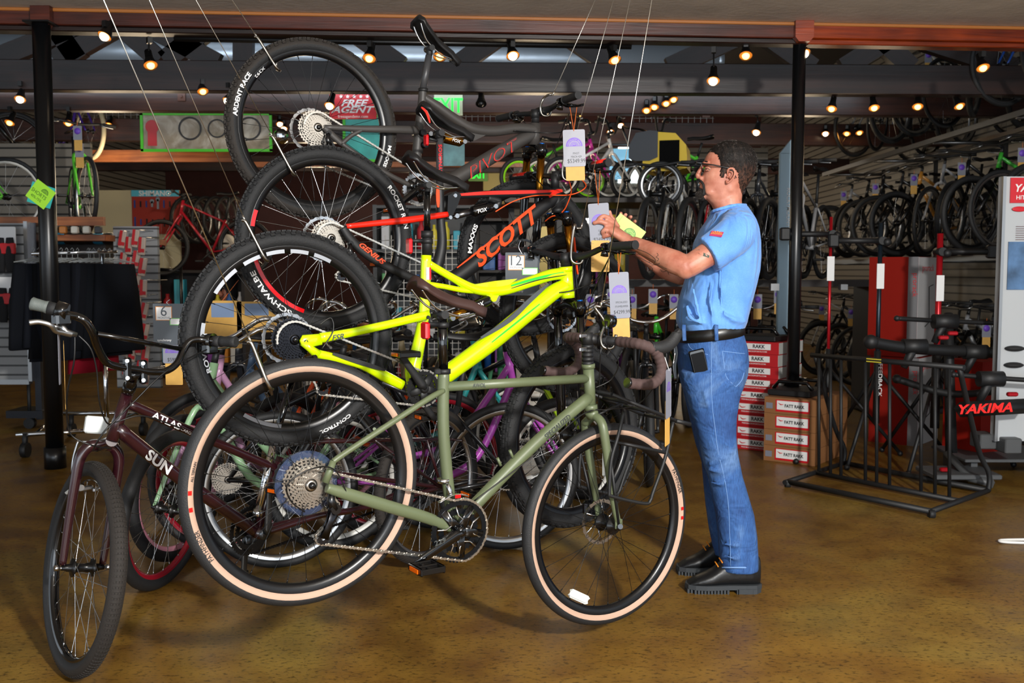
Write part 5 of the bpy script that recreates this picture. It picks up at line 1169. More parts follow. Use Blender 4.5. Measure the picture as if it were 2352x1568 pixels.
# ---- hair shell grown from the skull inside the hairline
HP = [(1640, 318), (1629, 345), (1638, 351), (1645, 358), (1649, 372), (1653, 386), (1651, 396), (1649, 404), (1652, 408), (1656, 400), (1659, 391), (1668, 384), (1680, 386), (1690, 399), (1692, 414), (1697, 432), (1703, 444), (1712, 452), (1745, 440), (1765, 380), (1740, 315)]
def pdist(x, y):
    ins = False; dm = 1e9; n = len(HP)
    for i in range(n):
        (x1, y1), (x2, y2) = HP[i], HP[(i + 1) % n]
        if (y1 > y) != (y2 > y) and x < (x2 - x1) * (y - y1) / (y2 - y1) + x1: ins = not ins
        L = (x2 - x1) ** 2 + (y2 - y1) ** 2; t = max(0, min(1, ((x - x1) * (x2 - x1) + (y - y1) * (y2 - y1)) / L)); dm = min(dm, math.hypot(x - x1 - t * (x2 - x1), y - y1 - t * (y2 - y1)))
    return dm if ins else -dm
HR = [(329, 1668, 1686, .014), (331, 1658, 1696, .030), (336, 1645, 1712, .048), (346, 1631, 1724, .062), (358, 1622, 1730, .070), (370, 1617.5, 1732, .0735), (386, 1620.5, 1730, .072), (396, 1616, 1727, .070), (406, 1613, 1722, .068), (414, 1613, 1717, .066), (427, 1612, 1708, .062), (434, 1609, 1706, .059), (442, 1611, 1705, .056), (452, 1616, 1704, .053)]
def skull(py, t):
    for a, b in zip(HR, HR[1:]):
        if py <= b[0]: break
    w = max(0, min(1, (py - a[0]) / (b[0] - a[0]))); xl, xr, hd = [a[q] * (1 - w) + b[q] * w for q in (1, 2, 3)]
    A = m(xl, py, HY); B_ = m(xr, py, HY); c = (A + B_) / 2; hw = (B_ - A).length / 2; ca, sa = math.cos(t), math.sin(t)
    return Vector((c.x + math.copysign(abs(ca) ** .92, ca) * hw, c.y + math.copysign(abs(sa) ** .92, sa) * hd, c.z)), (xl + xr) / 2 + math.copysign(abs(ca) ** .92, ca) * (xr - xl) / 2
mb = MB(); NT, NP = 110, 70; G = {}; random.seed(3); cen = m(1678, 378, HY)
pys = [329 + (452 - 329) * (i / (NP - 1)) ** 1.0 for i in range(NP)]
def hshell(i, jj):
    t = 2 * PI * jj / NT; p, x = skull(pys[i], t); d = pdist(x, pys[i]); n = (p - cen).normalized()
    th = max(-.004, min(.0095 if x > 1672 else .0035 + .006 * max(0, (x - 1636) / 36), .0020 + d * .0005)) + random.uniform(-.0005, .0005)
    return p + n * th, d
for i in range(NP):
    for jj in range(NT): G[i, jj] = hshell(i, jj)
vs = []; idx = {}; fs = []
for i in range(NP):
    for jj in range(NT): idx[i, jj] = len(vs); vs.append(G[i, jj][0])
for i in range(NP - 1):
    for jj in range(NT):
        k = (jj + 1) % NT
        if max(G[q][1] for q in ((i, jj), (i, k), (i + 1, k), (i + 1, jj))) > -1.5: fs.append((idx[i, jj], idx[i, k], idx[i + 1, k], idx[i + 1, jj]))
tp = len(vs); vs.append(m(1676, 326.5, HY)); fs += [(tp, idx[0, (jj + 1) % NT], idx[0, jj]) for jj in range(NT)]
mb.add(vs, fs); hr = mb.build('hair', HAIR, man); sd = hr.modifiers.new('t', 'SOLIDIFY'); sd.thickness = .004; sd.offset = 0
for nm, cc, N in (('hair_tuft', '#231c18', 1500), ('grey_hair_tuft', '#5c5450', 420)):
    mb = MB(); k = 0
    while k < N:
        py = random.uniform(327, 450); t = random.uniform(-PI, PI); p, x = skull(py, t); d = pdist(x, py)
        if d < -.3: continue
        k += 1; n = (p - cen).normalized(); th = max(.0, min(.0095 if x > 1672 else .0035 + .006 * max(0, (x - 1636) / 36), .0020 + d * .0005)); p = p + n * th
        fl = Vector((.55, 0, -.85)) if py > 352 else Vector((-.55 if x < 1690 else .6, 0, -.1)); fl = fl + Vector([random.uniform(-.25, .25) for _ in range(3)]); fl = (fl - n * fl.dot(n)).normalized(); dd = (fl + n * .22).normalized()
        mb.tube([p - n * .001, p + dd * .005, p + dd * .011], [.0008, .0007, .0002], 3, caps=False)
    mb.build(nm, mat(nm, cc, .5), hr)
# sideburn, goatee, brow
mb = MB(); random.seed(5)
mb.sphere(m(1610.5, 445, HY), .025, sc=(.72, 1.1, .95)); mb.sphere(m(1612, 454, HY), .019, sc=(.8, 1.1, .8)); mb.sphere(m(1607.5, 437.5, HY), .013, sc=(.7, 1.3, .6))
for s in (-1, 1):
    mb.curve([m(1607.5, 415, HY + s * .006), m(1611, 417, HY + s * .018), m(1616, 425, HY + s * .027), m(1617, 437, HY + s * .029), m(1616, 448, HY + s * .024)], [.0055, .0058, .0055, .0065, .010], 10)
mb.curve([m(1607, 415, HY - .008), m(1606.5, 414.5, HY), m(1607, 415, HY + .008)], .0055, 8)
bd = remesh(mb.build('goatee', BEA, man), .0035, 2, .4)
mb = MB()
for i in range(260):
    a = random.uniform(-1.9, 1.2); t = random.random(); c = m(1610 + 2 * t, 440 + 16 * t, HY); d = Vector((-math.cos(a * .6) * .8, math.sin(a), random.uniform(-1.2, -.1))).normalized()
    p = c + Vector((-math.cos(a) * .016, math.sin(a) * .024, 0)); mb.tube([p, p + d * .010], [.0010, .0003], 4, caps=False)
mb.build('beard_tuft', mat('grey_beard_strand', '#3a342f', .6), bd)
for s in (-1, 1):
    mb = MB(); mb.curve([m(1615, 375, HY + s * .016), m(1617, 371.5, HY + s * .034), m(1624, 371, HY + s * .052)], [(.004, .003)] * 3, 8); mb.build('eyebrow', HAIR, man)
# glasses
GLF = mat('glasses_frame', '#0c0d10', .15, coat=.4)
mb = MB()
for s in (-1, 1):
    mb.tube([m(1611, 376, HY + s * .058), m(1640, 379, HY + s * .070), m(1674, 386, HY + s * .079), m(1686, 396, HY + s * .078), m(1691, 409, HY + s * .076)], [(.0017, .0028)] * 3 + [(.0014, .002)] * 2, 8, up=(0, 1, 0))
    P0 = [m(1611, 377 + 0, HY + s * .058)]; mb.curve([m(1611, 375.5, HY + s * .006), m(1610.5, 375, HY + s * .03), m(1611.5, 375.5, HY + s * .056)], .0024, 8)
    mb.curve([m(1611.5, 375.5, HY + s * .056), m(1612, 388, HY + s * .054), m(1612.5, 395, HY + s * .036), m(1612, 392, HY + s * .014), m(1611, 376, HY + s * .007)], .0011, 7)
gl = mb.build('glasses', GLF, man)
for s in (-1, 1):
    mb = MB(); mb.add([m(1611, 376, HY + s * .008), m(1611.3, 376, HY + s * .056), m(1612, 388, HY + s * .053), m(1612.5, 394.5, HY + s * .036), m(1612, 391, HY + s * .014)], [(0, 1, 2, 3, 4)], 0, False); mb.build('lens', mat('lens_glass', '#cfe6ea', .06, alpha=.12), gl)
# ---- t-shirt
def f_shirt(nt, b, lk):
    n = noise(nt, lk, 9, 6); n2 = noise(nt, lk, 420, 2); c = ramp(nt, [(.3, '#5b93dc'), (.7, '#6fa6ea')]); lk(n.outputs['Fac'], c.inputs['Fac']); c2 = ramp(nt, [(.35, '#c8d8f0'), (.65, '#ffffff')]); lk(n2.outputs['Fac'], c2.inputs['Fac'])
    lk(mixc(nt, lk, .6, c.outputs['Color'], c2.outputs['Color'], 'MULTIPLY'), b.inputs['Base Color']); b.inputs['Roughness'].default_value = .85; b.inputs['Sheen Weight'].default_value = .15
    n3 = noise(nt, lk, 6, 2, dist=1.2, sc=(1.5, 1.5, .5)); bp = nt.nodes.new('ShaderNodeBump'); bp.inputs['Strength'].default_value = .6; bp.inputs['Distance'].default_value = .045; lk(n3.outputs['Fac'], bp.inputs['Height']); lk(bp.outputs['Normal'], b.inputs['Normal'])
SHT = nodes_mat('blue_jersey_cotton', f_shirt)
mb = MB()
prof_loft(mb, [(470, 1666, 1712, .060), (478, 1650, 1718, .082), (490, 1633, 1724, .125), (505, 1626, 1731, .165), (525, 1612, 1737, .192), (555, 1597, 1741, .200), (590, 1590, 1742, .198), (620, 1583, 1740, .192), (650, 1573, 1734, .182), (690, 1560, 1724, .176), (720, 1555, 1716, .176), (738, 1555, 1712, .178), (750, 1560, 1707, .172), (762, 1566, 1700, .160)], .01, 36, .86)
limb(mb, [m(1694, 512, -.12), m(1690, 535, -.19), m(1662, 560, -.218), m(1634, 579, -.228), m(1626, 584, -.23)], [.070, .078, .074, .072, .073], 22)
limb(mb, [m(1694, 515, .13), m(1686, 540, .20), m(1640, 580, .225), m(1630, 588, .225)], [.070, .076, .072, .070], 20)
for (a, b, c, r_) in (((1700, 560, -.20), (1672, 600, -.205), (1640, 625, -.195), .010), ((1590, 650, -.15), (1600, 700, -.165), (1612, 745, -.160), .009), ((1640, 640, -.19), (1632, 690, -.18), (1640, 745, -.172), .008), ((1660, 720, -.178), (1690, 735, -.165), (1712, 738, -.12), .011), ((1575, 700, -.10), (1585, 728, -.145), (1610, 742, -.168), .010), ((1660, 615, -.195), (1656, 660, -.19), (1664, 720, -.18), .007)):
    mb.curve([m(*a), m(*b), m(*c)], [r_ * .4, r_, r_ * .5], 8)
BS_ = BVHTree.FromPolygons([Vector(v) for v in mb.v], mb.f); sh = remesh(mb.build('t_shirt', SHT, man), .0075, 3, .5)
mb = MB(); mb.curve([m(1634, 489, .01), m(1640, 484, -.05), m(1664, 477, -.075), m(1690, 471, -.068), m(1710, 471, -.02), m(1710, 471, .04), m(1690, 472, .08), m(1650, 482, .07), m(1634, 489, .01)], (.0065), 8); mb.build('collar', SHT, sh)
# printed sleeve badge
hp, hn = hit(BS_, 1646, 537, .0012); X_ = Vector((.86, 0, -.5)); X_ = (X_ - hn * X_.dot(hn)).normalized(); M = axes(hp, X_, hn.cross(X_), hn)
mb = MB(); mb.box((0, 0, 0), (.048, .026, .001), 0, M)
mb.build('sleeve_badge', mat('badge_magenta', '#b3355f', .6), sh)
mb = MB()
for i in range(7):
    a = R(12 + i * 26); mb.add([(0, -.004, .0012), (.024 * math.cos(a - .10), -.004 + .018 * math.sin(a - .10) , .0012), (.024 * math.cos(a + .10), -.004 + .018 * math.sin(a + .10), .0012)], [(0, 1, 2)], 0, False, M)
mb.build('badge_ray', mat('badge_orange', '#f0a030', .6), sh)
# tattoo lines on the near forearm
TAT = mat('tattoo_ink', '#3a2f28', .7)
def tat(pts, w=.0011):
    mb = MB(); q = spline([Vector((p[0], p[1], 0)) for p in pts], 6); mb.tube([hit(BB_, a.x, a.y, -.0002)[0] for a in q], w, 5); mb.build('tattoo', TAT, body)
for T_ in (((1444, 575), (1470, 585), (1500, 597), (1505, 601)), ((1450, 582), (1475, 594), (1498, 606), (1518, 612), (1532, 617)), ((1462, 571), (1485, 580), (1500, 590), (1506, 597), (1503, 604)), ((1509, 581), (1512, 586), (1507, 590), (1513, 594), (1510, 599)), ((1456, 590), (1480, 604), (1492, 610), (1500, 618), (1492, 622), (1488, 614)), ((1516, 618), (1522, 624), (1532, 622), (1536, 630)), ((1490, 600), (1497, 606), (1508, 607), (1516, 604))): tat(T_)
mb = MB(); sl = [(1597, 566), (1606, 573), (1618, 581), (1630, 587), (1628, 592), (1616, 588), (1605, 582), (1598, 574)]; pts = [hit(BB_, x, y, .0012) for x, y in sl]; mb.add([p[0] for p in pts], [tuple(range(len(pts)))], 0, False); mb.build('arm_tattoo', mat('tattoo_green', '#3d4a40', .7), body)
mb = MB(); mb.lathe([(.0118, -.0022), (.0128, -.0022), (.0128, .0022), (.0118, .0022)], 20, 0, Matrix.Translation(m(1392, 529, -.050)) @ Rz(R(60)), closed=True); mb.build('ring', STL, body)
# ---- jeans
def f_denim(nt, b, lk):
    n = noise(nt, lk, 4, 6, dist=.6); c = ramp(nt, [(.3, '#1e4078'), (.5, '#3562a0'), (.7, '#7597c2')]); lk(n.outputs['Fac'], c.inputs['Fac'])
    n2 = noise(nt, lk, 60, 4, sc=(6, 6, .6)); c2 = ramp(nt, [(.3, '#8a94a8'), (.7, '#ffffff')]); lk(n2.outputs['Fac'], c2.inputs['Fac'])
    lk(mixc(nt, lk, .75, c.outputs['Color'], c2.outputs['Color'], 'MULTIPLY'), b.inputs['Base Color']); b.inputs['Roughness'].default_value = .85
    n3 = noise(nt, lk, 9, 2, dist=1.2, sc=(1, 1, 1.3)); bp = nt.nodes.new('ShaderNodeBump'); bp.inputs['Strength'].default_value = .5; bp.inputs['Distance'].default_value = .03; lk(n3.outputs['Fac'], bp.inputs['Height']); lk(bp.outputs['Normal'], b.inputs['Normal'])
DEN = nodes_mat('denim', f_denim)
mb = MB()
prof_loft(mb, [(748, 1564, 1698, .155), (770, 1560, 1706, .165), (800, 1557, 1714, .175), (830, 1557, 1716, .182), (860, 1561, 1713, .180), (890, 1568, 1702, .170), (910, 1580, 1694, .150)], .01, 32, .88)
YA, YB_ = -.095, .115
prof_loft(mb, [(850, 1562, 1714, .092), (880, 1568, 1708, .096), (920, 1579, 1697, .094), (960, 1590, 1691, .090), (1000, 1601, 1690, .085), (1040, 1611, 1694, .080), (1065, 1616, 1699, .079), (1090, 1625, 1704, .076), (1130, 1634, 1716, .077), (1180, 1644, 1731, .078), (1230, 1650, 1738, .080), (1270, 1652, 1740, .083), (1296, 1654, 1741, .085), (1306, 1655, 1741, .085)], YA, 26, .92)
prof_loft(mb, [(850, 1560, 1700, .090), (900, 1570, 1690, .092), (960, 1584, 1680, .088), (1020, 1598, 1676, .082), (1060, 1612, 1680, .078), (1110, 1616, 1690, .075), (1160, 1621, 1700, .074), (1210, 1628, 1706, .074), (1250, 1636, 1710, .077), (1272, 1640, 1712, .080)], YB_, 24, .92)
for (a, b, c, r_) in (((1625, 1068, YA - .06), (1660, 1052, YA - .078), (1694, 1046, YA - .05), .010), ((1622, 1078, YA - .05), (1655, 1082, YA - .076), (1700, 1075, YA - .05), .009), ((1640, 1030, YA - .07), (1668, 1020, YA - .078), (1690, 1012, YA - .05), .008), ((1655, 1270, YA - .07), (1690, 1282, YA - .085), (1738, 1268, YA - .05), .008), ((1652, 1245, YA - .06), (1690, 1252, YA - .082), (1736, 1240, YA - .05), .008), ((1700, 850, YA - .06), (1680, 880, YA - .09), (1650, 895, YA - .095), .008), ((1600, 860, -.16), (1620, 905, YA - .09), (1630, 950, YA - .088), .007), ((1622, 1100, YA - .05), (1650, 1112, YA - .075), (1680, 1100, YA - .078), .007)):
    mb.curve([m(*a), m(*b), m(*c)], [r_ * .4, r_, r_ * .5], 8)
BJ_ = BVHTree.FromPolygons([Vector(v) for v in mb.v], mb.f); jn = remesh(mb.build('jeans', DEN, man), .0075, 3, .5)
STI = mat('pale_denim_stitch', '#6d92c6', .8)
def stitch(pts, w=.0013, mm=STI):
    mb = MB(); q = spline([Vector((p[0], p[1], 0)) for p in pts], 6); mb.tube([hit(BJ_, a.x, a.y, -.0004)[0] for a in q], w, 5); mb.build('seam', mm, jn)
stitch([(1635, 780, -.172), (1634, 830, -.18), (1634, 880, -.186), (1636, 930, YA - .094), (1642, 980, YA - .088), (1650, 1040, YA - .081), (1662, 1090, YA - .078), (1672, 1150, YA - .078), (1676, 1220, YA - .081), (1678, 1300, YA - .086)], .0014)
stitch([(1659, 806, -.168), (1690, 810, -.142), (1712, 812, -.09)]); stitch([(1659, 806, -.17), (1665, 850, -.178), (1670, 868, -.182), (1690, 888, -.155)], .0013); stitch([(1690, 888, -.155), (1704, 872, -.125), (1711, 845, -.10)])
stitch([(1580, 775, -.145), (1583, 795, -.155), (1600, 808, -.172), (1626, 814, -.178)])
mb = MB(); mb.tube([m(1655, 1303, YA - .0), m(1655, 1303, YA)], .001, 4); 
mb = MB(); q = [m(1655 + 43 + 43 * math.cos(t), 1303 - 0 * t, YA + .087 * math.sin(t)) for t in [2 * PI * i / 24 for i in range(24)]]; mb.tube(q, .0035, 6, closed=True); mb.build('hem', STI, jn)
# belt, buckle, phone
BEL = mat('belt_leather', '#0d0c0c', .35, bump=.1, bs=60)
mb = MB(); rings = []
for (py, xl, xr) in ((748, 1563, 1700), (750, 1561, 1702), (774, 1559, 1704), (776, 1561, 1702)):
    ring = []; A = m(xl, py, .01); C_ = m(xr, py, .01); c = (A + C_) / 2; hw = (C_ - A).length / 2 + (.002 if py in (748, 776) else .006); hd = .172 if py in (750, 774) else .167
    for j in range(40):
        t = 2 * PI * j / 40; ring.append(Vector((c.x + math.copysign(abs(math.cos(t)) ** .86, math.cos(t)) * hw, c.y + math.copysign(abs(math.sin(t)) ** .86, math.sin(t)) * hd, c.z - .018 * math.cos(t) * -1)))
    rings.append(ring)
mb.loft(rings, 0, False); bt = mb.build('belt', BEL, man)
for px_ in (1571, 1645):
    mb = MB(); yy = -.172 if px_ > 1600 else -.125; mb.curve([m(px_, 746, yy), m(px_, 760, yy - .012), m(px_ + 1, 782, yy - .006)], [(.008, .0025)] * 3, 8, up=(1, 0, 0)); mb.build('belt_loop', DEN, jn)
root = thing('phone', MO + hit(BJ_, 1606, 836, .010)[0], 0, 'black phone clipped at the hip of the man', 'phone')
M = Rx(PI / 2) @ Rz(R(14)); mb = MB(); mb.bbox((0, 0, 0), (.062, .118, .016), .004, 0, M); mb.build('phone_case', GLB, root)
mb = MB(); mb.plate((0, 0, .0095), .052, .092, .001, M, .005); mb.build('screen', mat('phone_glass', '#040508', .35, spec=.08), root)
# boots
LEA = mat('black_leather', '#121315', .38, bump=.25, bs=45); SOL = mat('grey_rubber_sole', '#2c3034', .7)
def boot(x0, x1, yb, yc, sc=1.):
    """toe px x0, heel px x1, sole bottom py yb"""
    q = lambda x, z, y=0.: Vector((a0.x + (x) * L, a0.y + y, z))
    a0 = Vector((at(x0, yb, YM + yc).x, YM + yc, 0)) - MO; a1 = Vector((at(x1, yb, YM + yc).x, YM + yc, 0)) - MO; L = a1.x - a0.x
    mb = MB(); rings = []
    S = [(0.01, .045, .020, .028), (.05, .050, .034, .040), (.14, .054, .044, .060), (.26, .056, .050, .075), (.36, .062, .050, .092), (.46, .075, .046, .118), (.56, .088, .044, .142), (.66, .096, .043, .158), (.78, .098, .043, .162), (.88, .096, .041, .160), (.96, .090, .034, .150), (1.0, .088, .022, .135)]
    for (x, zc, hy, zt) in S:
        zl = .024; zt = zt; ring = []
        for j in range(18):
            t = 2 * PI * j / 18; ca, sa = math.cos(t), math.sin(t)
            z = (zt + zl) / 2 + math.copysign(abs(sa) ** .8, sa) * (zt - zl) / 2; w = hy * (1 - .25 * max(0, sa) ** 2)
            ring.append(q(x, z, math.copysign(abs(ca) ** .8, ca) * w))
        rings.append(ring)
    mb.loft(rings); mb.curve([q(.80, .10), q(.80, .17), q(.79, .21)], [.048, .048, .046], 16)
    o = remesh(mb.build('boot', LEA, man), .006, 3, .5)
    mb = MB(); out = [(.0, .0), (.03, .030), (.12, .046), (.26, .054), (.42, .050), (.58, .044), (.8, .046), (.93, .042), (1.01, .020)]
    poly = [(x, y) for x, y in out] + [(x, -y) for x, y in reversed(out[1:])]
    def slab(z0, z1, xa=-1, xb=2, g_=0.):
        P_ = [(min(max(x, xa), xb), y + math.copysign(g_, y) if y else y) for x, y in poly]; n = len(P_)
        vs = [q(x, z0, y) for x, y in P_] + [q(x, z1, y) for x, y in P_]; mb.add(vs, [tuple(range(n)), tuple(range(n, 2 * n))] + [(i, (i + 1) % n, n + (i + 1) % n, n + i) for i in range(n)], 0, False)
    slab(.016, .034); 
    for i in range(22):
        x = .03 + i * .043
        if .56 < x < .66: continue
        w = .048 if .1 < x < .9 else .034; mb.box(q(x, .008), (L * .028, w * 2, .018))
    slab(.0, .020, .68, 1.0, -.003); mb.build('boot_sole', SOL, o)
    mb = MB()
    for i in range(5): x = .42 + i * .055; z = .108 + i * .016; mb.curve([q(x, z, -.030), q(x - .02, z + .010, 0), q(x, z, .030)], .0028, 6)
    mb.curve([q(.62, .17, -.02), q(.60, .155, -.036), q(.56, .135, -.042)], .0025, 6); mb.curve([q(.62, .17, -.01), q(.64, .15, -.040), q(.62, .125, -.046)], .0025, 6); mb.build('boot_lace', mat('orange_lace', '#d8821c', .6), o)
boot(1573, 1745, 1360, -.10); boot(1553, 1706, 1312, .14)
# green tags held in his far hand
root = thing('paper_tag', at(1448, 527, YM + .10), 0, 'lime green paper tags held in the far hand of the man', 'tag')
M = facing((0, 0, 0), roll=R(-36)); mb = MB(); mb.plate((0, 0, 0), .118, .060, .001, M, .001); mb.build('card', GRNP, root); mb = MB(); mb.plate((-.018, -.004, -.006), .115, .060, .001, M @ Rz(R(-4)), .001); mb.build('card', GRNP, root)
logo(root, M @ Tr(.008, -.018, .0006), .026, GRI, GRNP)
# ======================================================= ordinary shop bicycles (one builder, then copies)
_PC = {}
def paint(hexc, r=.3):
    k = 'paint_' + hexc.strip('#'); return mat(k, hexc, r, coat=.3)
def pooled(key, name, m, fn, par, M=None):
    if key not in _PC:
        mb = MB(); fn(mb); me = bpy.data.meshes.new(name); me.from_pydata(mb.v, [], mb.f); me.materials.append(m)
        me.polygons.foreach_set('material_index', mb.m); me.polygons.foreach_set('use_smooth', mb.sm); me.update(); _PC[key] = me
    o = link(name, _PC[key], par, M); o.material_slots[0].link = 'OBJECT'; o.material_slots[0].material = m; return o
def gen_bike(loc, yaw, label, kind='mtb', col='#101114', rim=None, tire=None, sad=None, group=None, steer=0., lean=0., hi=False, spoke=None, grip=None, name='bicycle', fork=None):
    K = {'mtb': dict(R=.345, w=.055, wb=1.08, hx=.78, ht=.90, hb=.76, sx=.25, sz=.66, bar='flat', susp=1, sp=.93),
         'hybrid': dict(R=.345, w=.040, wb=1.04, hx=.78, ht=.92, hb=.76, sx=.24, sz=.68, bar='flat', susp=0, sp=.98),
         'cruiser': dict(R=.330, w=.052, wb=1.16, hx=.88, ht=.90, hb=.74, sx=.24, sz=.55, bar='sweep', susp=0, sp=.88),
         'road': dict(R=.340, w=.028, wb=1.00, hx=.75, ht=.90, hb=.76, sx=.25, sz=.72, bar='drop', susp=0, sp=.98),
         'kids': dict(R=.210, w=.045, wb=.76, hx=.56, ht=.62, hb=.50, sx=.18, sz=.42, bar='riser', susp=0, sp=.58)}[kind]
    root = thing(name, loc, yaw, label, 'bicycle', group)
    if lean: root.rotation_euler = (lean, 0, yaw)
    Rw, wb, hx = K['R'], K['wb'], K['hx']; tire = tire or RUB; rim = rim or RIMB; key = kind
    wheel(root, Tr(0, 0, Rw), Rw, K['w'], 'slick', hi, tire, rim, spoke or SPS, ns=28 if hi else 16, cassette=hi)
    RA_ = (0, Rw); BBx, BBz = wb * .40, Rw * .83; F_ = (wb, Rw); HTp = (hx - .02, K['ht']); HBp = (hx + .015, K['hb'])
    def ffr(mb):
        big = .020 if kind in ('mtb', 'kids', 'cruiser') else .016
        mb.tube([v3(HTp), v3(HBp)], .019, 10)
        mb.tube([(K['sx'], 0, K['sz']), (BBx, 0, BBz)], .016, 10)
        if kind == 'cruiser':
            mb.curve([v3(HBp) + Vector((-.01, 0, .10)), (hx * .72, 0, K['sz'] * .93), (BBx + .07, 0, BBz + .17), (K['sx'] + .055, 0, K['sz'] * .72)], .017, 10); mb.curve([v3(HBp) + Vector((0, 0, .02)), (hx * .80, 0, K['sz'] * .70), (BBx, 0, BBz)], .019, 10)
        else:
            mb.tube([(hx - .015, 0, K['ht'] - .04), (K['sx'] + .01, 0, K['sz'] - .03)], big * .8, 10); mb.tube([(hx + .01, 0, K['hb'] + .03), (BBx, 0, BBz)], big, 10)
        mb.cyl((BBx, -.035, BBz), (BBx, .035, BBz), .021, 12)
        for s in (-1, 1):
            mb.tube([(BBx, .03 * s, BBz), (0, .062 * s, Rw)], .010, 8); mb.tube([(K['sx'] + .01, .018 * s, K['sz'] - .04), (0, .062 * s, Rw)], .008, 8)
    pooled((key, 'frame'), 'frame', paint(col), ffr, root)
    SM = steerM(HTp, HBp, steer)
    def ffk(mb):
        c = v3(HBp) + Vector((.01, 0, -.03)); a = v3(F_)
        mb.tube([v3(HBp), c], .018, 8)
        for s in (-1, 1):
            if K['susp']: mb.tube([c + Vector((0, s * .06, .03)), a.lerp(c, .45) + Vector((0, s * .062, 0)), a.lerp(c, .44) + Vector((0, s * .062, 0)), a + Vector((0, s * .06, 0))], [.016, .016, .021, .016], 8)
            else: mb.curve([c, c + Vector((.004, s * .05, -.02)), a.lerp(c, .5) + Vector((-.004, s * .058, 0)), a + Vector((0, s * .056, 0))], [.014, .014, .012, .009], 8, seg=4)
        if K['susp']: mb.tube([c + Vector((0, -.075, 0)), c + Vector((0, .075, 0))], .022, 8)
    pooled((key, 'fork'), 'fork', fork or (BLK if K['susp'] else paint(col)), ffk, root, SM)
    wheel(root, SM @ Tr(wb, 0, Rw), Rw, K['w'], 'slick', hi, tire, rim, spoke or SPS, ns=28 if hi else 16)
    def fst(mb): mb.tube([v3(HTp), v3(HTp) + Vector((-.012, 0, .05))], .015, 8); mb.tube([v3(HTp) + Vector((-.012, 0, .05)), v3(HTp) + Vector((.05, 0, .07))], .015, 8)
    pooled((key, 'stem'), 'stem', BLKM, fst, root, SM)
    c = v3(HTp) + Vector((.05, 0, .07)); b = K['bar']
    BP_ = {'flat': [(-.03, -.31, .02), (-.01, -.18, .02), (0, 0, 0), (-.01, .18, .02), (-.03, .31, .02)],
          'sweep': [(-.30, -.30, .03), (-.16, -.31, .08), (-.02, -.24, .12), (0, -.08, .02), (0, .08, .02), (-.02, .24, .12), (-.16, .31, .08), (-.30, .30, .03)],
          'riser': [(-.06, -.26, .14), (-.01, -.14, .14), (0, -.05, 0), (0, .05, 0), (-.01, .14, .14), (-.06, .26, .14)],
          'drop': [(-.02, -.21, -.13), (.07, -.21, -.11), (.09, -.21, -.04), (.05, -.20, 0), (0, -.15, 0), (0, .15, 0), (.05, .20, 0), (.09, .21, -.04), (.07, .21, -.11), (-.02, .21, -.13)]}[b]
    hb = pooled((key, 'bar'), 'handlebar', CHR if b == 'sweep' else BLKM, lambda mb: mb.curve([c + Vector(p) for p in BP_], .0115, 8, seg=5), root, SM)
    if b != 'drop':
        for i, e in ((0, 0), (1, -1)):
            p = c + Vector(BP_[e]); q = c + Vector(BP_[1 if e == 0 else -2]); d = (q - p).normalized()
            pooled((key, 'grip', i), 'grip', grip or GRB, lambda mb: mb.tube([p - d * .003, p + d * .11], .0165, 10), hb)
            pooled((key, 'lever', i), 'brake_lever', ALU, lambda mb: mb.curve([p + d * .14, p + d * .12 + Vector((.04, 0, -.02)), p + d * .03 + Vector((.05, 0, -.03))], .006, 6), hb)
    def fsp(mb): mb.tube([(K['sx'], 0, K['sz'] - .01), (K['sx'] - .045, 0, K['sp'] - .03)], .0135, 8)
    pooled((key, 'post'), 'seatpost', BLKM, fsp, root)
    if (key, 'sad', (sad or SADB).name) not in _PC:
        o = saddle(root, (K['sx'] - .045, K['sp'] - .03), 0, sad or SADB, .27, .18 if kind == 'cruiser' else .145, rails=False); _PC[(key, 'sad', (sad or SADB).name)] = o.data
    else: link('saddle', _PC[(key, 'sad', (sad or SADB).name)], root)
    def fcr(mb):
        mb.ringgear(.085, .06, 32, .004, -.04, .005, 0, Tr(BBx, 0, BBz), n2=2); mb.cyl((BBx, -.07, BBz), (BBx, .06, BBz), .012, 8)
        for s, sg in ((-1, -1), (1, 1)):
            p = Vector((BBx + s * .12, sg * .065, BBz - s * .11)); mb.tube([(BBx, sg * .06, BBz), p], [.013, .010], 8); mb.bbox(p + Vector((0, sg * .05, 0)), (.085, .08, .022), .004)
        for k in range(3): a = k * 2.094; mb.tube([(BBx, -.04, BBz), (BBx + .065 * math.cos(a), -.04, BBz + .065 * math.sin(a))], .006, 6)
    pooled((key, 'crank'), 'crankset', BLKM, fcr, root)
    return root
def ftag(p, yaw, label, kraft=True, lime=False, s=1., grp='price tags on the bicycles further back'):
    """small tag as seen from afar: grey upper card, kraft lower card"""
    root = thing('price_tag', p, yaw, label, 'price tag', grp); M = facing((0, 0, 0))
    mb = MB(); mb.plate((0, 0, 0), .075 * s, .12 * s, .0015, M, .004); mb.build('card', GRNP if lime else PAP, root)
    mb = MB(); mb.lathe([(.001, 0), (.028 * s, 0), (.028 * s, .0006), (.001, .0006)], 16, 0, Tr(0, -.0016, .015)); mb.build('printed_logo', PUR, root)
    if kraft: mb = MB(); mb.plate((0.002, -.10 * s, -.003), .068 * s, .10 * s, .0015, M, .003); mb.build('kraft_card', KRF, root)
    mb = MB(); mb.tube([(0, 0, .055 * s), (0, 0, .10 * s)], .0015, 4); mb.build('string', ORS, root)
    return root
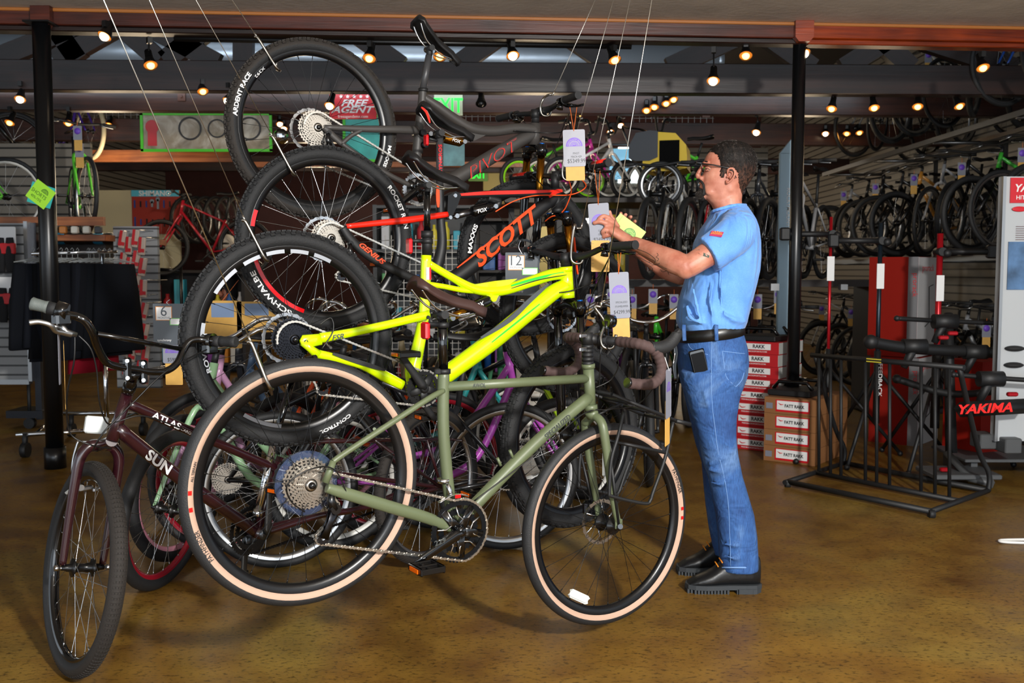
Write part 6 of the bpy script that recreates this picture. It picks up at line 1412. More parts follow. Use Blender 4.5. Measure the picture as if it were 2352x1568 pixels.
def bike_at(fpx, fpy, Y, yaw_deg, label, kind='mtb', z=None, **k):
    """front axle seen at (fpx, fpy) at depth Y; z: floor level it stands on (else from the picture)"""
    wb = {'mtb': 1.08, 'hybrid': 1.04, 'cruiser': 1.16, 'road': 1.0, 'kids': .76}[kind]; Rw = {'mtb': .345, 'hybrid': .345, 'cruiser': .33, 'road': .34, 'kids': .21}[kind]
    p = at(fpx, fpy, Y); a = R(yaw_deg); zz = z if z is not None else p.z - Rw
    return gen_bike((p.x - wb * math.cos(a), p.y - wb * math.sin(a), zz), a, label, kind, **k)
G1 = 'bicycles parked on the floor behind the hanging stack'
RIMR = mat('red_rim', '#8a0f22', .25, coat=.5); RIMP = mat('pink_rim', '#c9889a', .3); RIMW = mat('white_rim', '#d8d6cf', .35)
bike_at(342, 1172, 4.06, -138, 'sage green cruiser bicycle with dark red rims, directly behind the maroon cargo bicycle', 'cruiser', 0, col='#8fb58c', rim=RIMR, group=G1, hi=True, steer=R(36), grip=mat('white_grip', '#d8d8d4', .5))
bike_at(392, 1148, 4.42, -124, 'lilac cruiser bicycle with pink rims, behind the sage green one', 'cruiser', 0, col='#b487a8', rim=RIMP, group=G1, hi=True, steer=R(16))
bike_at(640, 1140, 4.28, -164, 'black bicycle with silver rims seen through the rear wheel of the olive bicycle', 'hybrid', 0, col='#17191d', rim=RIMS, group=G1, hi=True)
bike_at(470, 1010, 5.3, -140, 'steel blue cruiser bicycle seen through the yellow bicycle rear wheel', 'cruiser', 0, col='#4d6480', rim=RIMS, group=G1, hi=True)
bike_at(655, 1010, 5.2, -128, 'bright orange cruiser bicycle seen through the yellow bicycle rear wheel', 'cruiser', 0, col='#e8541a', group=G1, hi=True)
bike_at(1290, 962, 5.0, 22, 'magenta bicycle with white rims between the seat tube and fork of the olive bicycle', 'cruiser', 0, col='#b04bb4', rim=RIMW, group=G1, hi=True)
bike_at(1200, 940, 5.9, 12, 'turquoise bicycle behind the magenta one', 'cruiser', 0, col='#2f9c9c', rim=RIMW, group=G1, hi=True)
bike_at(1010, 1010, 4.95, 24, 'black bicycle with red rims seen beside the olive seat tube', 'hybrid', 0, col='#15151a', rim=RIMR, group=G1, hi=True)
bike_at(1330, 930, 5.6, -38, 'black mountain bicycle with a lime fork behind the olive front rack', 'mtb', 0, col='#16181c', rim=RIMB, group=G1, hi=True, fork=paint('#b8e020'))
SB = [('#22242a', RIMS, None), ('#d8d4cc', RIMW, SADT), ('#1f4a78', RIMS, SADT), ('#7a1c28', RIMS, SADBR), ('#c8b48a', RIMS, SADT), ('#1a1c1e', RIMB, None), ('#3c7a58', RIMS, SADBR), ('#a0a4a8', RIMS, None), ('#e4e0d8', RIMW, SADT), ('#14171b', RIMS, None)]
cols = {'#22242a': 'charcoal', '#d8d4cc': 'off-white', '#1f4a78': 'navy blue', '#7a1c28': 'burgundy', '#c8b48a': 'tan', '#1a1c1e': 'black', '#3c7a58': 'forest green', '#a0a4a8': 'silver', '#e4e0d8': 'ivory', '#14171b': 'jet black'}
for i, (c_, r_, s_) in enumerate(SB):
    x = -1.75 + i * .29; y = 6.1 + (i % 3) * .32
    gen_bike((x, y + 1.0, 0), R(-92 + random.uniform(-9, 9)), cols[c_] + ' cruiser bicycle in the row behind the stack, number %s from the left' % ('one two three four five six seven eight nine ten'.split()[i]), 'cruiser', c_, rim=r_, sad=s_, group='row of cruisers behind the hanging stack', steer=R(random.uniform(-18, 18)))
NUM = 'first second third fourth fifth sixth seventh eighth ninth tenth eleventh twelfth thirteenth fourteenth fifteenth sixteenth'.split()
# ======================================================= spot lamps under the beams
LH = mat('lamp_housing', '#0b0b0c', .4); BULB = mat('lit_bulb', '#ffd9a0', .4, emit='#ffb050', es=6); BULBW = mat('lit_white_bulb', '#fff4e0', .4, emit='#ffe6c0', es=8)
def spotlamp(px, py, Y, dx, label, white=False, on=True, r=.042):
    for y0, kw in ((6.62 + .225, BYAW), (8.36, .045), (9.66, .05), (12.05, .05)):
        if abs(Y - y0) < 1.35 or y0 > 12: Y = y0 + kw * at(px, py, y0).x; break
    p = at(px, py, Y)
    if p.z > 2.8: Y -= .11; p = at(px, py, Y)
    root = thing('spot_lamp', p, R(dx), label, 'spotlight', 'small spotlights under the roof beams')
    d = Vector((0, -.55, -.83)); mb = MB(); mb.tube([-d * .13, -d * .125, -d * .06, -d * .05, -d * .0, d * .004], [r * .3, r * .55, r * .62, r * .72, r * 1.08, r * 1.1], 16, caps=False); mb.cyl(-d * .13, -d * .127, r * .35, 12)
    h = mb.build('lamp_housing', LH, root)
    mb = MB(); mb.sphere((0, 0, 0), r * (.74 if white else .62), 12, 8); mb.build('lamp_bulb', (BULBW if white else BULB) if on else LH, h)
    mb = MB(); mb.lathe([(r * .60, 0), (r * 1.04, -.004)], 18, 0, Rx(R(-34)) @ Rx(PI / 2) @ Rx(PI)); mb.build('lamp_reflector', mat('glowing_reflector', '#c08038', .3, .6, emit='#ff9030', es=.5) if on else LH, h)  # bulb light on the ring is put in as its own faint emission
    mb = MB(); zt = max(2.83 - p.z, .1); mb.tube([(0, .03, .03), (0, .05, .08), (0, .02, zt)], .006, 6); mb.box((0, .02, zt - .02), (.03, .05, .04)); mb.build('lamp_bracket', LH, root)
    return root
LP = [(240, 83, 7.6, 1), (46, 228, 8.9, 1), (22, 282, 11, 0), (157, 283, 11, 0), (250, 287, 11.5, 0), (346, 150, 7.9, 0), (466, 210, 9.3, 0), (523, 232, 9.2, 1), (643, 285, 12, 1), (652, 296, 12, 1), (757, 243, 9.2, 1), (872, 250, 9.3, 0), (1010, 130, 7.4, 0), (848, 134, 7.5, 0), (1178, 128, 7.5, 1), (1412, 138, 7.6, 0), (1485, 254, 10.5, 0), (1503, 246, 10, 0), (1530, 238, 10.8, 0), (1547, 229, 11, 0), (1425, 288, 12, 1), (1402, 303, 11.6, 1), (1638, 186, 8.1, 1), (1713, 128, 7.8, 0), (1847, 123, 7.7, 1), (2258, 156, 7.6, 0), (1910, 250, 9.2, 0), (2008, 248, 9.3, 0), (2108, 245, 9.3, 0), (2204, 244, 9.2, 0), (1737, 304, 11, 1), (1896, 307, 11.6, 1), (1945, 307, 11.8, 0), (1974, 305, 11.9, 0), (591, 279, 12.3, 0), (1332, 262, 12.5, 0)]
for i, (a, b, Y, w) in enumerate(LP):
    spotlamp(a, b, Y, random.uniform(-35, 35), 'black spotlight with a %s bulb, %s' % ('bright white' if w else 'warm glowing', 'left of the picture, near the black post' if a < 300 else 'above the hanging bicycle wheels' if a < 900 else 'above the hanging handlebars' if a < 1440 else 'above the man' if a < 1800 else 'over the right-hand bicycle racks'), bool(w))
spotlamp(1105, 238, 9.4, 0, 'black unlit spotlight right of the nearer exit sign', False, False)
mb = MB(); a = at(400, 88, 6.75); b = at(1450, 106, 7.0); mb.tube([a, b], .022, 4); mb.tube([a + Vector((0, .03, .01)), b + Vector((0, .03, .01))], .012, 4); one(mb, 'lamp_track', LH, 'long black lamp track under the header beam', 'lamp track', None, a)
# mirror ball
root = thing('mirror_ball', at(646, 313, 11), 0, 'small mirror ball under the beams, seen through the top rear wheel', 'mirror ball'); mb = MB(); mb.sphere((0, 0, 0), .085, 20, 14); 
for i in range(len(mb.sm)): mb.sm[i] = False
mb.build('mirrored_sphere', CHR, root); mb = MB(); mb.tube([(0, 0, .08), (0, 0, 4.7 - at(646, 313, 11).z)], .003, 5); mb.build('hanging_wire', LH, root)
# ======================================================= exit signs, posters, banners
EXG = mat('exit_green', '#25e04a', .4, emit='#18e838', es=1.2); EXB = mat('exit_panel', '#b8c4a8', .5)
def sign_box(name, p, w, h, yaw, label, cat, m, d=.03, parts=()):
    root = thing(name, p, yaw, label, cat); M = facing((0, 0, d / 2)); M = Tr(0, -d / 2, 0) @ Rx(PI / 2)
    mb = MB(); mb.box((0, 0, 0), (w, d, h)); mb.build('panel', m, root); return root, M
r1, M = sign_box('exit_sign', at(1030, 241, 9.6), .27, .20, 0, 'nearer green exit sign under a roof beam', 'exit sign', EXB)
mb = MB(); mb.text('EXIT', M @ Tr(0, -.07, .001), .19, .72, 0, .02, 0, .0005); mb.build('lettering', EXG, r1)
mb = MB(); mb.tube([(0, 0, .1), (0, 0, .2)], .01, 6); mb.build('bracket', LH, r1)
r1, M = sign_box('exit_sign', at(1098, 400, 20.43), .39, .28, 0, 'far green exit sign above the back doorway', 'exit sign', mat('exit_panel_green', '#6f9a50', .5))
mb = MB(); mb.text('EXIT', M @ Tr(0, -.08, .001), .22, .72, 0, .02, 0, .0005); mb.build('lettering', EXG, r1)
SRED = mat('sign_red', '#c81424', .35); LIME = mat('lime_frame', '#4fd028', .4)
r1, M = sign_box('brand_sign', at(811, 244, 9.55), .44, .24, 0, 'red sign with five white stars seen through the top rear wheel', 'sign', SRED)
mb = MB(); mb.text('FREE', M @ Tr(.02, .0, .001), .085, 1.35, 0, .025, .35, .0005); mb.text('AGENT', M @ Tr(0, -.062, .001), .085, 1.35, 0, .025, .35, .0005); mb.text('freeagentbmx.com', M @ Tr(0, -.11, .001), .038, 1, 0, 0, 0, .0005)
for i in range(5):
    pts = []; cx = -.14 + i * .062 + .03
    for k in range(10): rr = .020 if k % 2 == 0 else .009; a = PI / 2 + k * PI / 5; pts.append((cx + rr * math.cos(a), .088 + rr * math.sin(a), .001))
    mb.add(pts, [tuple(range(10))], 0, False, M)
mb.build('lettering', WHT, r1)
def f_mural(nt, b, lk):
    n = noise(nt, lk, 3.2, 4, dist=1.4); c = ramp(nt, [(.3, '#6d6a52'), (.5, '#9b8d78'), (.7, '#c9c2b4')]); lk(n.outputs['Fac'], c.inputs['Fac']); lk(c.outputs['Color'], b.inputs['Base Color']); b.inputs['Roughness'].default_value = .3
MUR = nodes_mat('mural_paint', f_mural)
r1, M = sign_box('mural_banner', at(475, 304, 11.2), 1.44, .42, 0, 'wide painted banner of bicycle wheels with a lime green frame', 'banner', MUR, .03)
mb = MB()
for (x, z, w, h) in ((0, .20, 1.46, .03), (0, -.20, 1.46, .03), (-.715, 0, .03, .42), (.715, 0, .03, .42)): mb.box((x, -.018, z), (w, .02, h))
mb.tube([(-.6, 0, .2), (-.6, 0, 4.7 - r1.location.z)], .003, 5); mb.tube([(.6, 0, .2), (.6, 0, 4.7 - r1.location.z)], .003, 5); mb.build('frame', LIME, r1)
mb = MB(); mb.box((-.60, -.02, -.06), (.10, .006, .18)); mb.cyl((-.60, -.018, .06), (-.60, -.024, .06), .075, 14); mb.build('painted_hydrant', mat('hydrant_red', '#c43038', .4), r1)
for x, s in ((-.18, 1), (.12, .8), (.48, 1)): mb = MB(); mb.lathe([(.11 * s, -.017), (.13 * s, -.017), (.13 * s, -.022), (.11 * s, -.022)], 24, 0, Tr(x, 0, .04), closed=True); mb.build('painted_wheel', mat('painted_grey', '#33353a', .4), r1)
r1, M = sign_box('poster', at(838, 318, 11.4), .46, .52, 0, 'pale turquoise framed poster below the red sign', 'poster', mat('poster_teal', '#3fb5b0', .35, vary=.2, vs=6), .03)
mb = MB()
for (x, z, w, h) in ((0, .25, .48, .03), (0, -.25, .48, .03), (-.23, 0, .03, .52), (.23, 0, .03, .52)): mb.box((x, -.018, z), (w, .02, h))
mb.tube([(-.2, 0, .2), (-.2, 0, 4.7 - r1.location.z)], .003, 5); mb.tube([(.2, 0, .2), (.2, 0, 4.7 - r1.location.z)], .003, 5); mb.build('frame', LIME, r1)
r1, M = sign_box('poster', at(1042, 348, 12), .26, .34, 0, 'small blue-grey photo poster behind the shock absorber of the top bicycle', 'poster', mat('poster_blue', '#5a8a96', .3, vary=.5, vs=5), .02)
# ======================================================= back wall: doorway, boards, slat panels
rm('wall_partition', (-3.0, 16.9, 2.15), (6.4, .1, .55), WALLD)
def pan(name, px0, py0, px1, py1, Y, m, th=.05, kind=True, label=None, cat=None):
    a = at(px0, py0, Y); b = at(px1, py1, Y); mb = MB(); w = b.x - a.x; h = a.z - b.z; mb.box((0, 0, 0), (w, th, h)); o = mb.build(name, m); o.location = ((a.x + b.x) / 2, Y, (a.z + b.z) / 2)
    if kind: struct(o)
    else: tag(o, label, cat)
    return o
pan('wall_workshop', 205, 437, 418, 680, 14.65, CREAM)
pan('wall_slat_front', -60, 330, 215, 520, 10.2, SLAT)
pan('wall_slat_centre', 1180, 340, 1760, 520, 13.8, SLAT)
pan('wall_doorway', 1110, 375, 1262, 700, 20.5, mat('door_yellow', '#a89860', .7)); pan('door_1', 1168, 400, 1236, 700, 20.3, mat('door_dark', '#1c1712', .5))
r1, M = sign_box('tool_board', at(359, 488, 14.6), .69, .62, 0, 'red pegboard of tools with a pale blue header strip', 'tool board', mat('pegboard_red', '#a02c1c', .6), .04)
mb = MB(); mb.box((0, -.025, .275), (.69, .02, .09)); hd = mb.build('header_strip', mat('header_cyan', '#58b8d0', .4), r1); mb = MB(); mb.text('SHIMANO', Tr(0, -.037, .24) @ Rx(PI / 2), .105, 1, 0, .02, 0, .0005); mb.build('lettering', WHT, hd)
for i in range(16):
    x = -.30 + (i % 8) * .085; z = .12 - (i // 8) * .26; h = random.uniform(.08, .16); mb = MB(); mb.box((x, -.03, z), (.016 if i not in (3, 4) else .03, .02, h))
    if i in (3, 4): mb.cyl((x, -.04, z + h / 2), (x, -.02, z + h / 2), .032, 10)
    o = mb.build('tool' if i not in (3, 4) else 'wrench', random.choice([mat('tool_blue', '#1c4a9a', .4), DSTL, mat('tool_black', '#17171a', .4)]) if i not in (3, 4) else ALU); o.location = r1.location
    tag(o, ('big silver wrench on the red tool board' if i in (3, 4) else 'small hand tool hanging on the red tool board'), 'tool', 'tools on the red board')
# workshop wheels on hooks, work bench, bike on a stand, person
for i, px in enumerate((432, 452, 474, 497, 520, 542)):
    p = at(px, 505, 14.2); root = thing('spare_wheelset', p, R(62 + i * 4), 'spare bicycle wheel hanging in the workshop, %s from the left' % NUM[i], 'wheel', 'spare wheels hanging in the workshop'); mb = MB(); wheel(root, Matrix.Identity(4), .34, .045, 'slick', False, RUB, RIMS, SPS, ns=16)
def shelf_unit(px0, py0, px1, py1, Y, m, label, depth=.45, nsh=3):
    a = at(px0, py0, Y); b = at(px1, py1, Y); root = thing('display_shelf', ((a.x + b.x) / 2, Y, 0), 0, label, 'shelf'); w = b.x - a.x; zt = a.z
    for s in (-1, 1): mb = MB(); mb.box((s * w / 2, depth / 2, zt / 2), (.04, depth, zt)); mb.build('side_panel', m, root)
    mb = MB(); mb.box((0, depth, zt / 2), (w, .03, zt)); mb.build('back_panel', m, root); out = []
    for k in range(nsh): z = .12 + (zt - .14) * k / (nsh - 1); mb = MB(); mb.box((0, depth / 2, z), (w - .04, depth, .03)); mb.build('shelf', m, root); out.append(z + .015)
    return root, out, w, zt
DWD = mat('dark_cabinet', '#1d1512', .5); GSH = mat('grey_shelving', '#4a4c4e', .5)
PCOL = ['#b3202a', '#1d5fae', '#d8d6cf', '#151618', '#d88a1c', '#3f9a46', '#8c3fa0', '#c8c9cc', '#e0d040', '#2fa8c0']
def fill_shelf(root, zs, w, zt, word, n=6, depth=.4, ss=1.):
    for k, z in enumerate(zs[:-1]):
        gap = (zs[1] - zs[0]) - .05; x = -w / 2 + .06; i = 0
        while x < w / 2 - .1:
            bw = random.uniform(.07, .16) * ss; bh = random.uniform(.45, .9) * gap; c = random.choice(PCOL)
            mb = MB(); mb.bbox((0, 0, bh / 2), (bw * .9, .12, bh), .006); nm = random.choice(['product_box', 'product_box', 'product_bottle'])
            if nm == 'product_bottle': mb = MB(); mb.lathe([(.001, 0), (bw * .35, 0), (bw * .35, bh * .7), (bw * .15, bh * .85), (bw * .15, bh), (.001, bh)], 12, 0, Rx(PI / 2))
            o = mb.build(nm, paint(c, .5)); o.location = (root.location.x + x + bw / 2, root.location.y + .10, z)
            tag(o, 'small coloured goods on the ' + word, 'goods', 'goods on the ' + word); x += bw + .02; i += 1
for (x0, y0, x1, y1, Y, m_, lb, n) in ((335, 620, 560, 760, 12.6, DWD, 'dark workshop counter left of the yellow rear wheel', 3), (860, 470, 1090, 700, 10.6, GSH, 'grey shelving behind the red bicycle frame', 5), (1095, 500, 1180, 700, 11.4, DWD, 'narrow dark shelving beside the back doorway', 4), (1265, 440, 1440, 650, 11.2, GSH, 'grey shelving behind the price tags', 5)):
    root, zs, w, zt = shelf_unit(x0, y0, x1, y1, Y, m_, lb, nsh=n); fill_shelf(root, zs, w, zt, lb.split(' behind')[0].split(' left')[0].split(' beside')[0] + ' behind the stack')
mb = MB(); p = at(415, 600, 12.3); mb.tube([(0, 0, .02), (0, 0, 1.35)], .02, 10); mb.tube([(0, 0, 1.3), (-.25, 0, 1.32)], .02, 8); mb.cyl((0, 0, 0), (0, 0, .03), .28, 20)
o = mb.build('work_stand', DSTL); o.location = (p.x, 12.3, 0); tag(o, 'dark work stand holding the red bicycle in the workshop', 'work stand')
bike_at(372, 568, 12.3, 178, 'red bicycle clamped up in the workshop', 'hybrid', None, col='#a01828', group=None)
def far_person():
    root = thing('person', (at(522, 600, 13).x, 13, 0), 0, 'white-haired person in a black sleeveless top in the far workshop', 'person'); mb = MB(); q = lambda x, y, z: Vector((x, y, z))
    mb.curve([q(0, 0, 1.36), q(.01, 0, 1.5)], [.055, .055], 12); mb.sphere(q(.02, 0, 1.62), .105, sc=(1, .85, 1.2)); mb.sphere(q(.12, 0, 1.60), .02)
    for s in (-1, 1): mb.curve([q(0, s * .19, 1.38), q(-.16, s * .24, 1.16), q(.0, s * .25, .98)] if s < 0 else [q(0, s * .19, 1.38), q(.12, s * .24, 1.12), q(.26, s * .2, 1.05)], [.05, .045, .035], 12)
    mb.curve([q(0, 0, 1.36), q(0, 0, 1.1), q(0, 0, .9)], [(.19, .11)] * 3, 14, up=(0, 1, 0)); remesh(mb.build('body', SKIN, root), .012, 2)
    mb = MB(); mb.curve([q(0, 0, 1.42), q(0, 0, 1.36), q(0, 0, 1.1), q(0, 0, .88)], [(.12, .08), (.20, .12), (.19, .125), (.18, .12)], 16, up=(0, 1, 0)); mb.build('tank_top', mat('black_cotton', '#101013', .8), root)
    mb = MB(); mb.sphere(q(.005, 0, 1.66), .112, sc=(1, .9, 1.05)); mb.build('hair', mat('white_hair', '#cfc9bd', .7), root)
    for s in (-1, 1): mb = MB(); mb.curve([q(0, s * .09, .92), q(.0, s * .1, .5), q(0, s * .1, .06)], [.095, .07, .055], 12); mb.bbox(q(.05, s * .1, .04), (.26, .1, .08), .02); mb.build('trouser_leg', mat('dark_trousers', '#1d1f26', .8), root)
far_person()
# ======================================================= left side: gondola, clothes rack, packs
GY = 8.1
root = thing('slat_gondola', (at(20, 880, GY).x, GY + .05, 0), 0, 'grey slatted display panel on castors at the left edge', 'display stand'); a = at(-70, 512, GY); b = at(64, 872, GY)
mb = MB(); w = b.x - a.x; mb.box(((a.x + b.x) / 2 - root.location.x, 0, (a.z + b.z) / 2), (w, .05, a.z - b.z)); mb.build('slat_panel', SLATG, root)
mb = MB(); x = b.x - root.location.x; mb.box((x + .012, 0, (a.z + b.z) / 2), (.03, .07, a.z - b.z + .03)); mb.box((x - w / 2, 0, b.z - .02), (w, .07, .04)); mb.build('edge_profile', ALU, root)
mb = MB(); mb.box((x + .045, .05, .88), (.05, .05, 1.62)); mb.box((x - .05, .12, .12), (.3, .3, .06)); mb.build('upright', DSTL, root)
for q in (-.4, -.02): mb = MB(); mb.cyl((x + q, -.02, .045), (x + q, .03, .045), .045, 14); mb.tube([(x + q, 0, .05), (x + q, 0, b.z)], .015, 8); mb.build('castor', BLKM, root)
for i, (px, py) in enumerate(((14, 575), (20, 690), (-30, 580), (-28, 695))):
    p = at(px, py, 8.0); root = thing('glove_pack', p, R(-8 + 5 * i), 'pair of black and red gloves on a white card, %s on the left panel' % ('upper right', 'lower right', 'upper left', 'lower left')[i], 'gloves'); M = facing((0, 0, 0))
    mb = MB(); mb.plate((0, .07, 0), .12, .12, .003, M, .01); mb.build('header_card', WHT, root)
    mb = MB(); mb.bbox((0, -.012, .01), (.125, .022, .06), .004); mb.build('cuff_band', REDR if False else mat('band_red', '#b8161e', .5), root)
    for s in (-1, 1):
        mb = MB(); mb.curve([(s * .028, -.006, .07), (s * .03, -.01, .0), (s * .028, -.01, -.06), (s * .028, -.008, -.12)], [(.020, .012), (.032, .016), (.030, .016), (.020, .012)], 10, up=(1, 0, 0)); mb.build('glove', mat('black_cloth', '#111114', .9), root)
    root.scale = (1.45, 1.45, 1.45)
# clothes rack
CH2 = CHR
root = thing('clothes_rack', (at(160, 1010, 7.2).x, 7.2, 0), 0, 'chrome clothes rack on castors behind the left post', 'clothes rack'); ox = root.location.x
xa = at(72, 585, 7.1).x - ox; xb = at(275, 575, 7.4).x - ox; zr = at(170, 583, 7.2).z
mb = MB(); mb.tube([(xa, -.1, zr), (xb, .15, zr + .02)], .013, 10); mb.tube([(xa, -.1, zr), (xa - .0, -.1, .12)], .013, 10) if False else None; mb.build('rail', CH2, root)
for x_ in (at(237, 900, 7.2).x - ox,): mb = MB(); mb.tube([(x_, .05, .14), (x_, .05, zr)], .014, 10); mb.tube([(x_, .05, .75), (x_, .05, .14)], .018, 10); mb.build('upright', CH2, root)
mb = MB(); mb.tube([(at(45, 1015, 6.9).x - ox, -.35, .16), (at(262, 1000, 7.2).x - ox, -.12, .16)], .016, 10); mb.build('base_rail', CH2, root)
mb = MB(); mb.tube([(at(155, 943, 7.9).x - ox, .55, .18), (at(330, 938, 7.9).x - ox, .6, .18)], .016, 10); mb.build('base_rail', CH2, root)
mb = MB(); mb.tube([(at(156, 945, 7.9).x - ox, .55, .18), (at(98, 1012, 7).x - ox, -.3, .16)], .012, 8); mb.tube([(at(325, 940, 7.9).x - ox, .58, .18), (at(240, 1000, 7.2).x - ox, -.14, .16)], .012, 8); mb.build('base_strut', CH2, root)
for (px, y_) in ((57, -.33), (262, -.12), (165, .55), (330, .6)):
    x_ = at(px, 1000, 7.2 + y_).x - ox; mb = MB(); mb.cyl((x_ - .02, y_, .052), (x_ + .02, y_, .052), .052, 14); mb.tube([(x_, y_, .06), (x_, y_, .17)], .02, 8); mb.build('castor', BLKM, root)
GC = ['#0d1017', '#0c0e14', '#12151d', '#0a0b10', '#10131b', '#0d0f16', '#151820', '#0b0d13', '#0e1118', '#8c1024', '#0c0e15', '#13161e', '#0a0c12', '#0b0e14', '#0f1219', '#0d1017']
for i in range(16):
    t = i / 15; x = ox + xa + (xb - xa) * (.03 + .94 * t); y = 7.2 - .1 + .25 * t + (.12 if i == 9 else 0); g_ = thing('hanging_garment', (x, y, zr), R(62 + random.uniform(-8, 8)), ('red' if GC[i][1] in 'ab' and len(GC[i]) == 7 and int(GC[i][1:3], 16) > 100 else 'black') + ' shorts on a clear hanger, %s along the chrome rack' % NUM[i], 'garment', 'shorts hanging on the chrome rack')
    mb = MB(); mb.tube([(0, 0, .012), (.012, 0, .03), (0, 0, .045), (-.012, 0, .03)], .002, 5); mb.tube([(0, 0, .012), (0, 0, -.03)], .002, 5); mb.curve([(-.17, 0, -.06), (-.08, 0, -.045), (0, 0, -.03), (.08, 0, -.045), (.17, 0, -.06)], [(.008, .004)] * 5, 8); mb.build('hanger', mat('clear_plastic', '#aeb4b6', .1, alpha=.6), g_)
    mb = MB(); L = random.uniform(.58, .72) if i != 9 else .80; ww = random.uniform(.15, .19)
    mb.loft([[Vector((sx * ww * k, sy * .022 * k2 + .01 * math.sin(3 * z_ + i), z_ * L * -1 - .07)) for sx, sy in ((-1, -1), (-.5, -1.4), (0, -1), (.5, -1.4), (1, -1), (1, 1), (.5, 1.4), (0, 1), (-.5, 1.4), (-1, 1))] for z_, k, k2 in ((0, .92, .8), (.1, .95, 1), (.3, 1.02, 1.2), (.6, 1.12, 1.1), (.85, 1.22, 1), (1, 1.28, .9))])
    mb.build('cloth', mat('cloth_' + GC[i][1:], GC[i], .9, spec=.2), g_)
# packs on pegs behind the rack
mb = MB(); 
pan('packs_display', 262, 520, 372, 890, 8.6, SLATG, .05, False, 'grey slatted panel hung with red and white packs', 'display panel')
for r_ in range(7):
    for c_ in range(4):
        px = 282 + c_ * 15 + r_ * 1.6; py = 545 + r_ * 50 + (c_ % 2) * 16 + random.uniform(-3, 3)
        p = at(px, py, 8.47 - .06 * c_); g_ = thing('parts_pack', p, R(-10 + random.uniform(-14, 14)), 'red and white parts pack in row %s of the packs on the left slatted panel' % 'one two three four five six seven'.split()[r_], 'pack', 'red and white packs on pegs')
        RX = Ry(R(random.uniform(4, 16))); mb = MB(); mb.bbox((0, 0, -.01), (.058, .018, .145), .004, 0, RX); mb.build('pack_body', mat('pack_white', '#b5a294', .6), g_)
        mb = MB(); mb.tube([(0, 0, .062), (0, 8.6 - p.y, .062)], .004, 5); mb.build('peg', STL, g_); mb = MB(); mb.bbox((-.017, -.010, .0), (.026, .006, .13), .001, 0, RX); mb.box((0, -.0105, -.045), (.056, .004, .03), 0, RX); mb.build('pack_stripe', mat('band_red', '#b8161e', .5), g_)
pan('shelf_fascia', -20, 498, 240, 518, 8.3, W4, .05, False, 'orange-brown wooden fascia above the left display', 'board')
for i in range(9):
    px = 10 + i * 27; o = one(MB().bbox((0, 0, 0), (.055, .05, .06), .008), 'light_pack', random.choice([paint('#c9c4b8', .5), paint('#b06a20', .5), paint('#262628', .5)]), 'small packed accessory hanging below the wooden fascia', 'accessory', 'accessories below the wooden fascia'); o.location = at(px, 528, 8.25)
for i in range(6):
    px = 140 + i * 22; o = one(MB().sphere((0, 0, 0), .075, 14, 10, 0, (1.2, .8, .7)), 'helmet', random.choice([paint('#15161a', .4), paint('#1c7fa8', .4), paint('#7a1f28', .4)]), 'bicycle helmet on the shelf behind the clothes rack, %s from the left' % NUM[i], 'helmet', 'helmets behind the clothes rack'); o.location = at(px, 548, 8.7)
pan('display_cabinet', -20, 540, 262, 700, 8.9, DWD, .3, False, 'dark display cabinet behind the clothes rack', 'cabinet')
pan('header_board', -60, 345, 560, 372, 11.8, W4, .06, False, 'long orange-brown board below the painted banner', 'board')
pan('header_board', 560, 372, 1230, 384, 12.2, W4, .06, False, 'long orange-brown board behind the hanging frames', 'board')
# left hanging bikes
GL = '#6fe040'
mb = MB(); mb.box((0, 0, 0), (2.3, 1.5, .05)); o = mb.build('display_platform', W4); o.location = (-4.55, 9.1, 1.575); tag(o, 'wooden display platform carrying the lime green bicycles', 'platform')
bike_at(-258, 440, 8.8, 180, 'lime green bicycle standing high at the far left edge', 'hybrid', 1.60, col=GL, rim=RIMW)
bike_at(190, 432, 8.7, -62, 'lime green bicycle with silver handlebar right of the left post', 'hybrid', 1.60, col='#57b838', rim=RIMS, steer=R(10))
bike_at(208, 302, 11.5, -40, 'purple cruiser with cream tyres high up right of the left post', 'cruiser', None, col='#4a2aa8', tire=mat('cream_tire', '#c9bb98', .6), rim=RIMS)
bike_at(30, 330, 10.8, 20, 'black bicycle hanging high at the far left edge', 'mtb', None, col='#15161a')
ftag(at(178, 305, 8.6), 0, 'pale price tag hanging on the lime green bicycle right of the left post')
ftag(at(182, 345, 8.7), 0, 'lower price tag hanging near the lime green bicycle fork')
# ======================================================= right side: rails and rows of bicycles
RAIL = mat('rail_alloy', '#77787a', .35, .9)
def rail(z, x, y0, y1, label): mb = MB(); mb.box((0, 0, 0), (.06, y1 - y0, .05)); mb.box((.5, 0, 0), (.05, y1 - y0, .04)); o = mb.build('rack_rail', RAIL); o.location = (x, (y0 + y1) / 2, z); return tag(o, label, 'rail')
rail(2.64, 4.35, 6.6, 14, 'upper metal rail carrying the top row of bicycles on the right'); rail(1.42, 4.35, 6.6, 14, 'lower metal rail carrying the middle row of bicycles on the right')
for k in range(5):
    mb = MB(); mb.tube([(5.1, 7 + k * 1.7, 0), (5.1, 7 + k * 1.7, 2.7)], .025, 6); mb.tube([(5.1, 7 + k * 1.7, 2.62), (4.35, 7 + k * 1.7, 2.62)], .02, 6); mb.tube([(5.1, 7 + k * 1.7, 1.40), (4.35, 7 + k * 1.7, 1.40)], .02, 6); one(mb, 'rack_upright', RAIL, 'metal upright carrying the bicycle rails, %s from the front' % NUM[k], 'upright', None, (5.1, 7 + k * 1.7, 0))
CC = [('#2a2c30', 'charcoal'), ('#c9c9c6', 'silver'), ('#14161a', 'black'), ('#2050a8', 'blue'), ('#8a8c90', 'grey'), ('#1d1f22', 'dark'), ('#b81c24', 'red'), ('#d0cfc8', 'white'), ('#3fae3a', 'green'), ('#b07a30', 'bronze')]
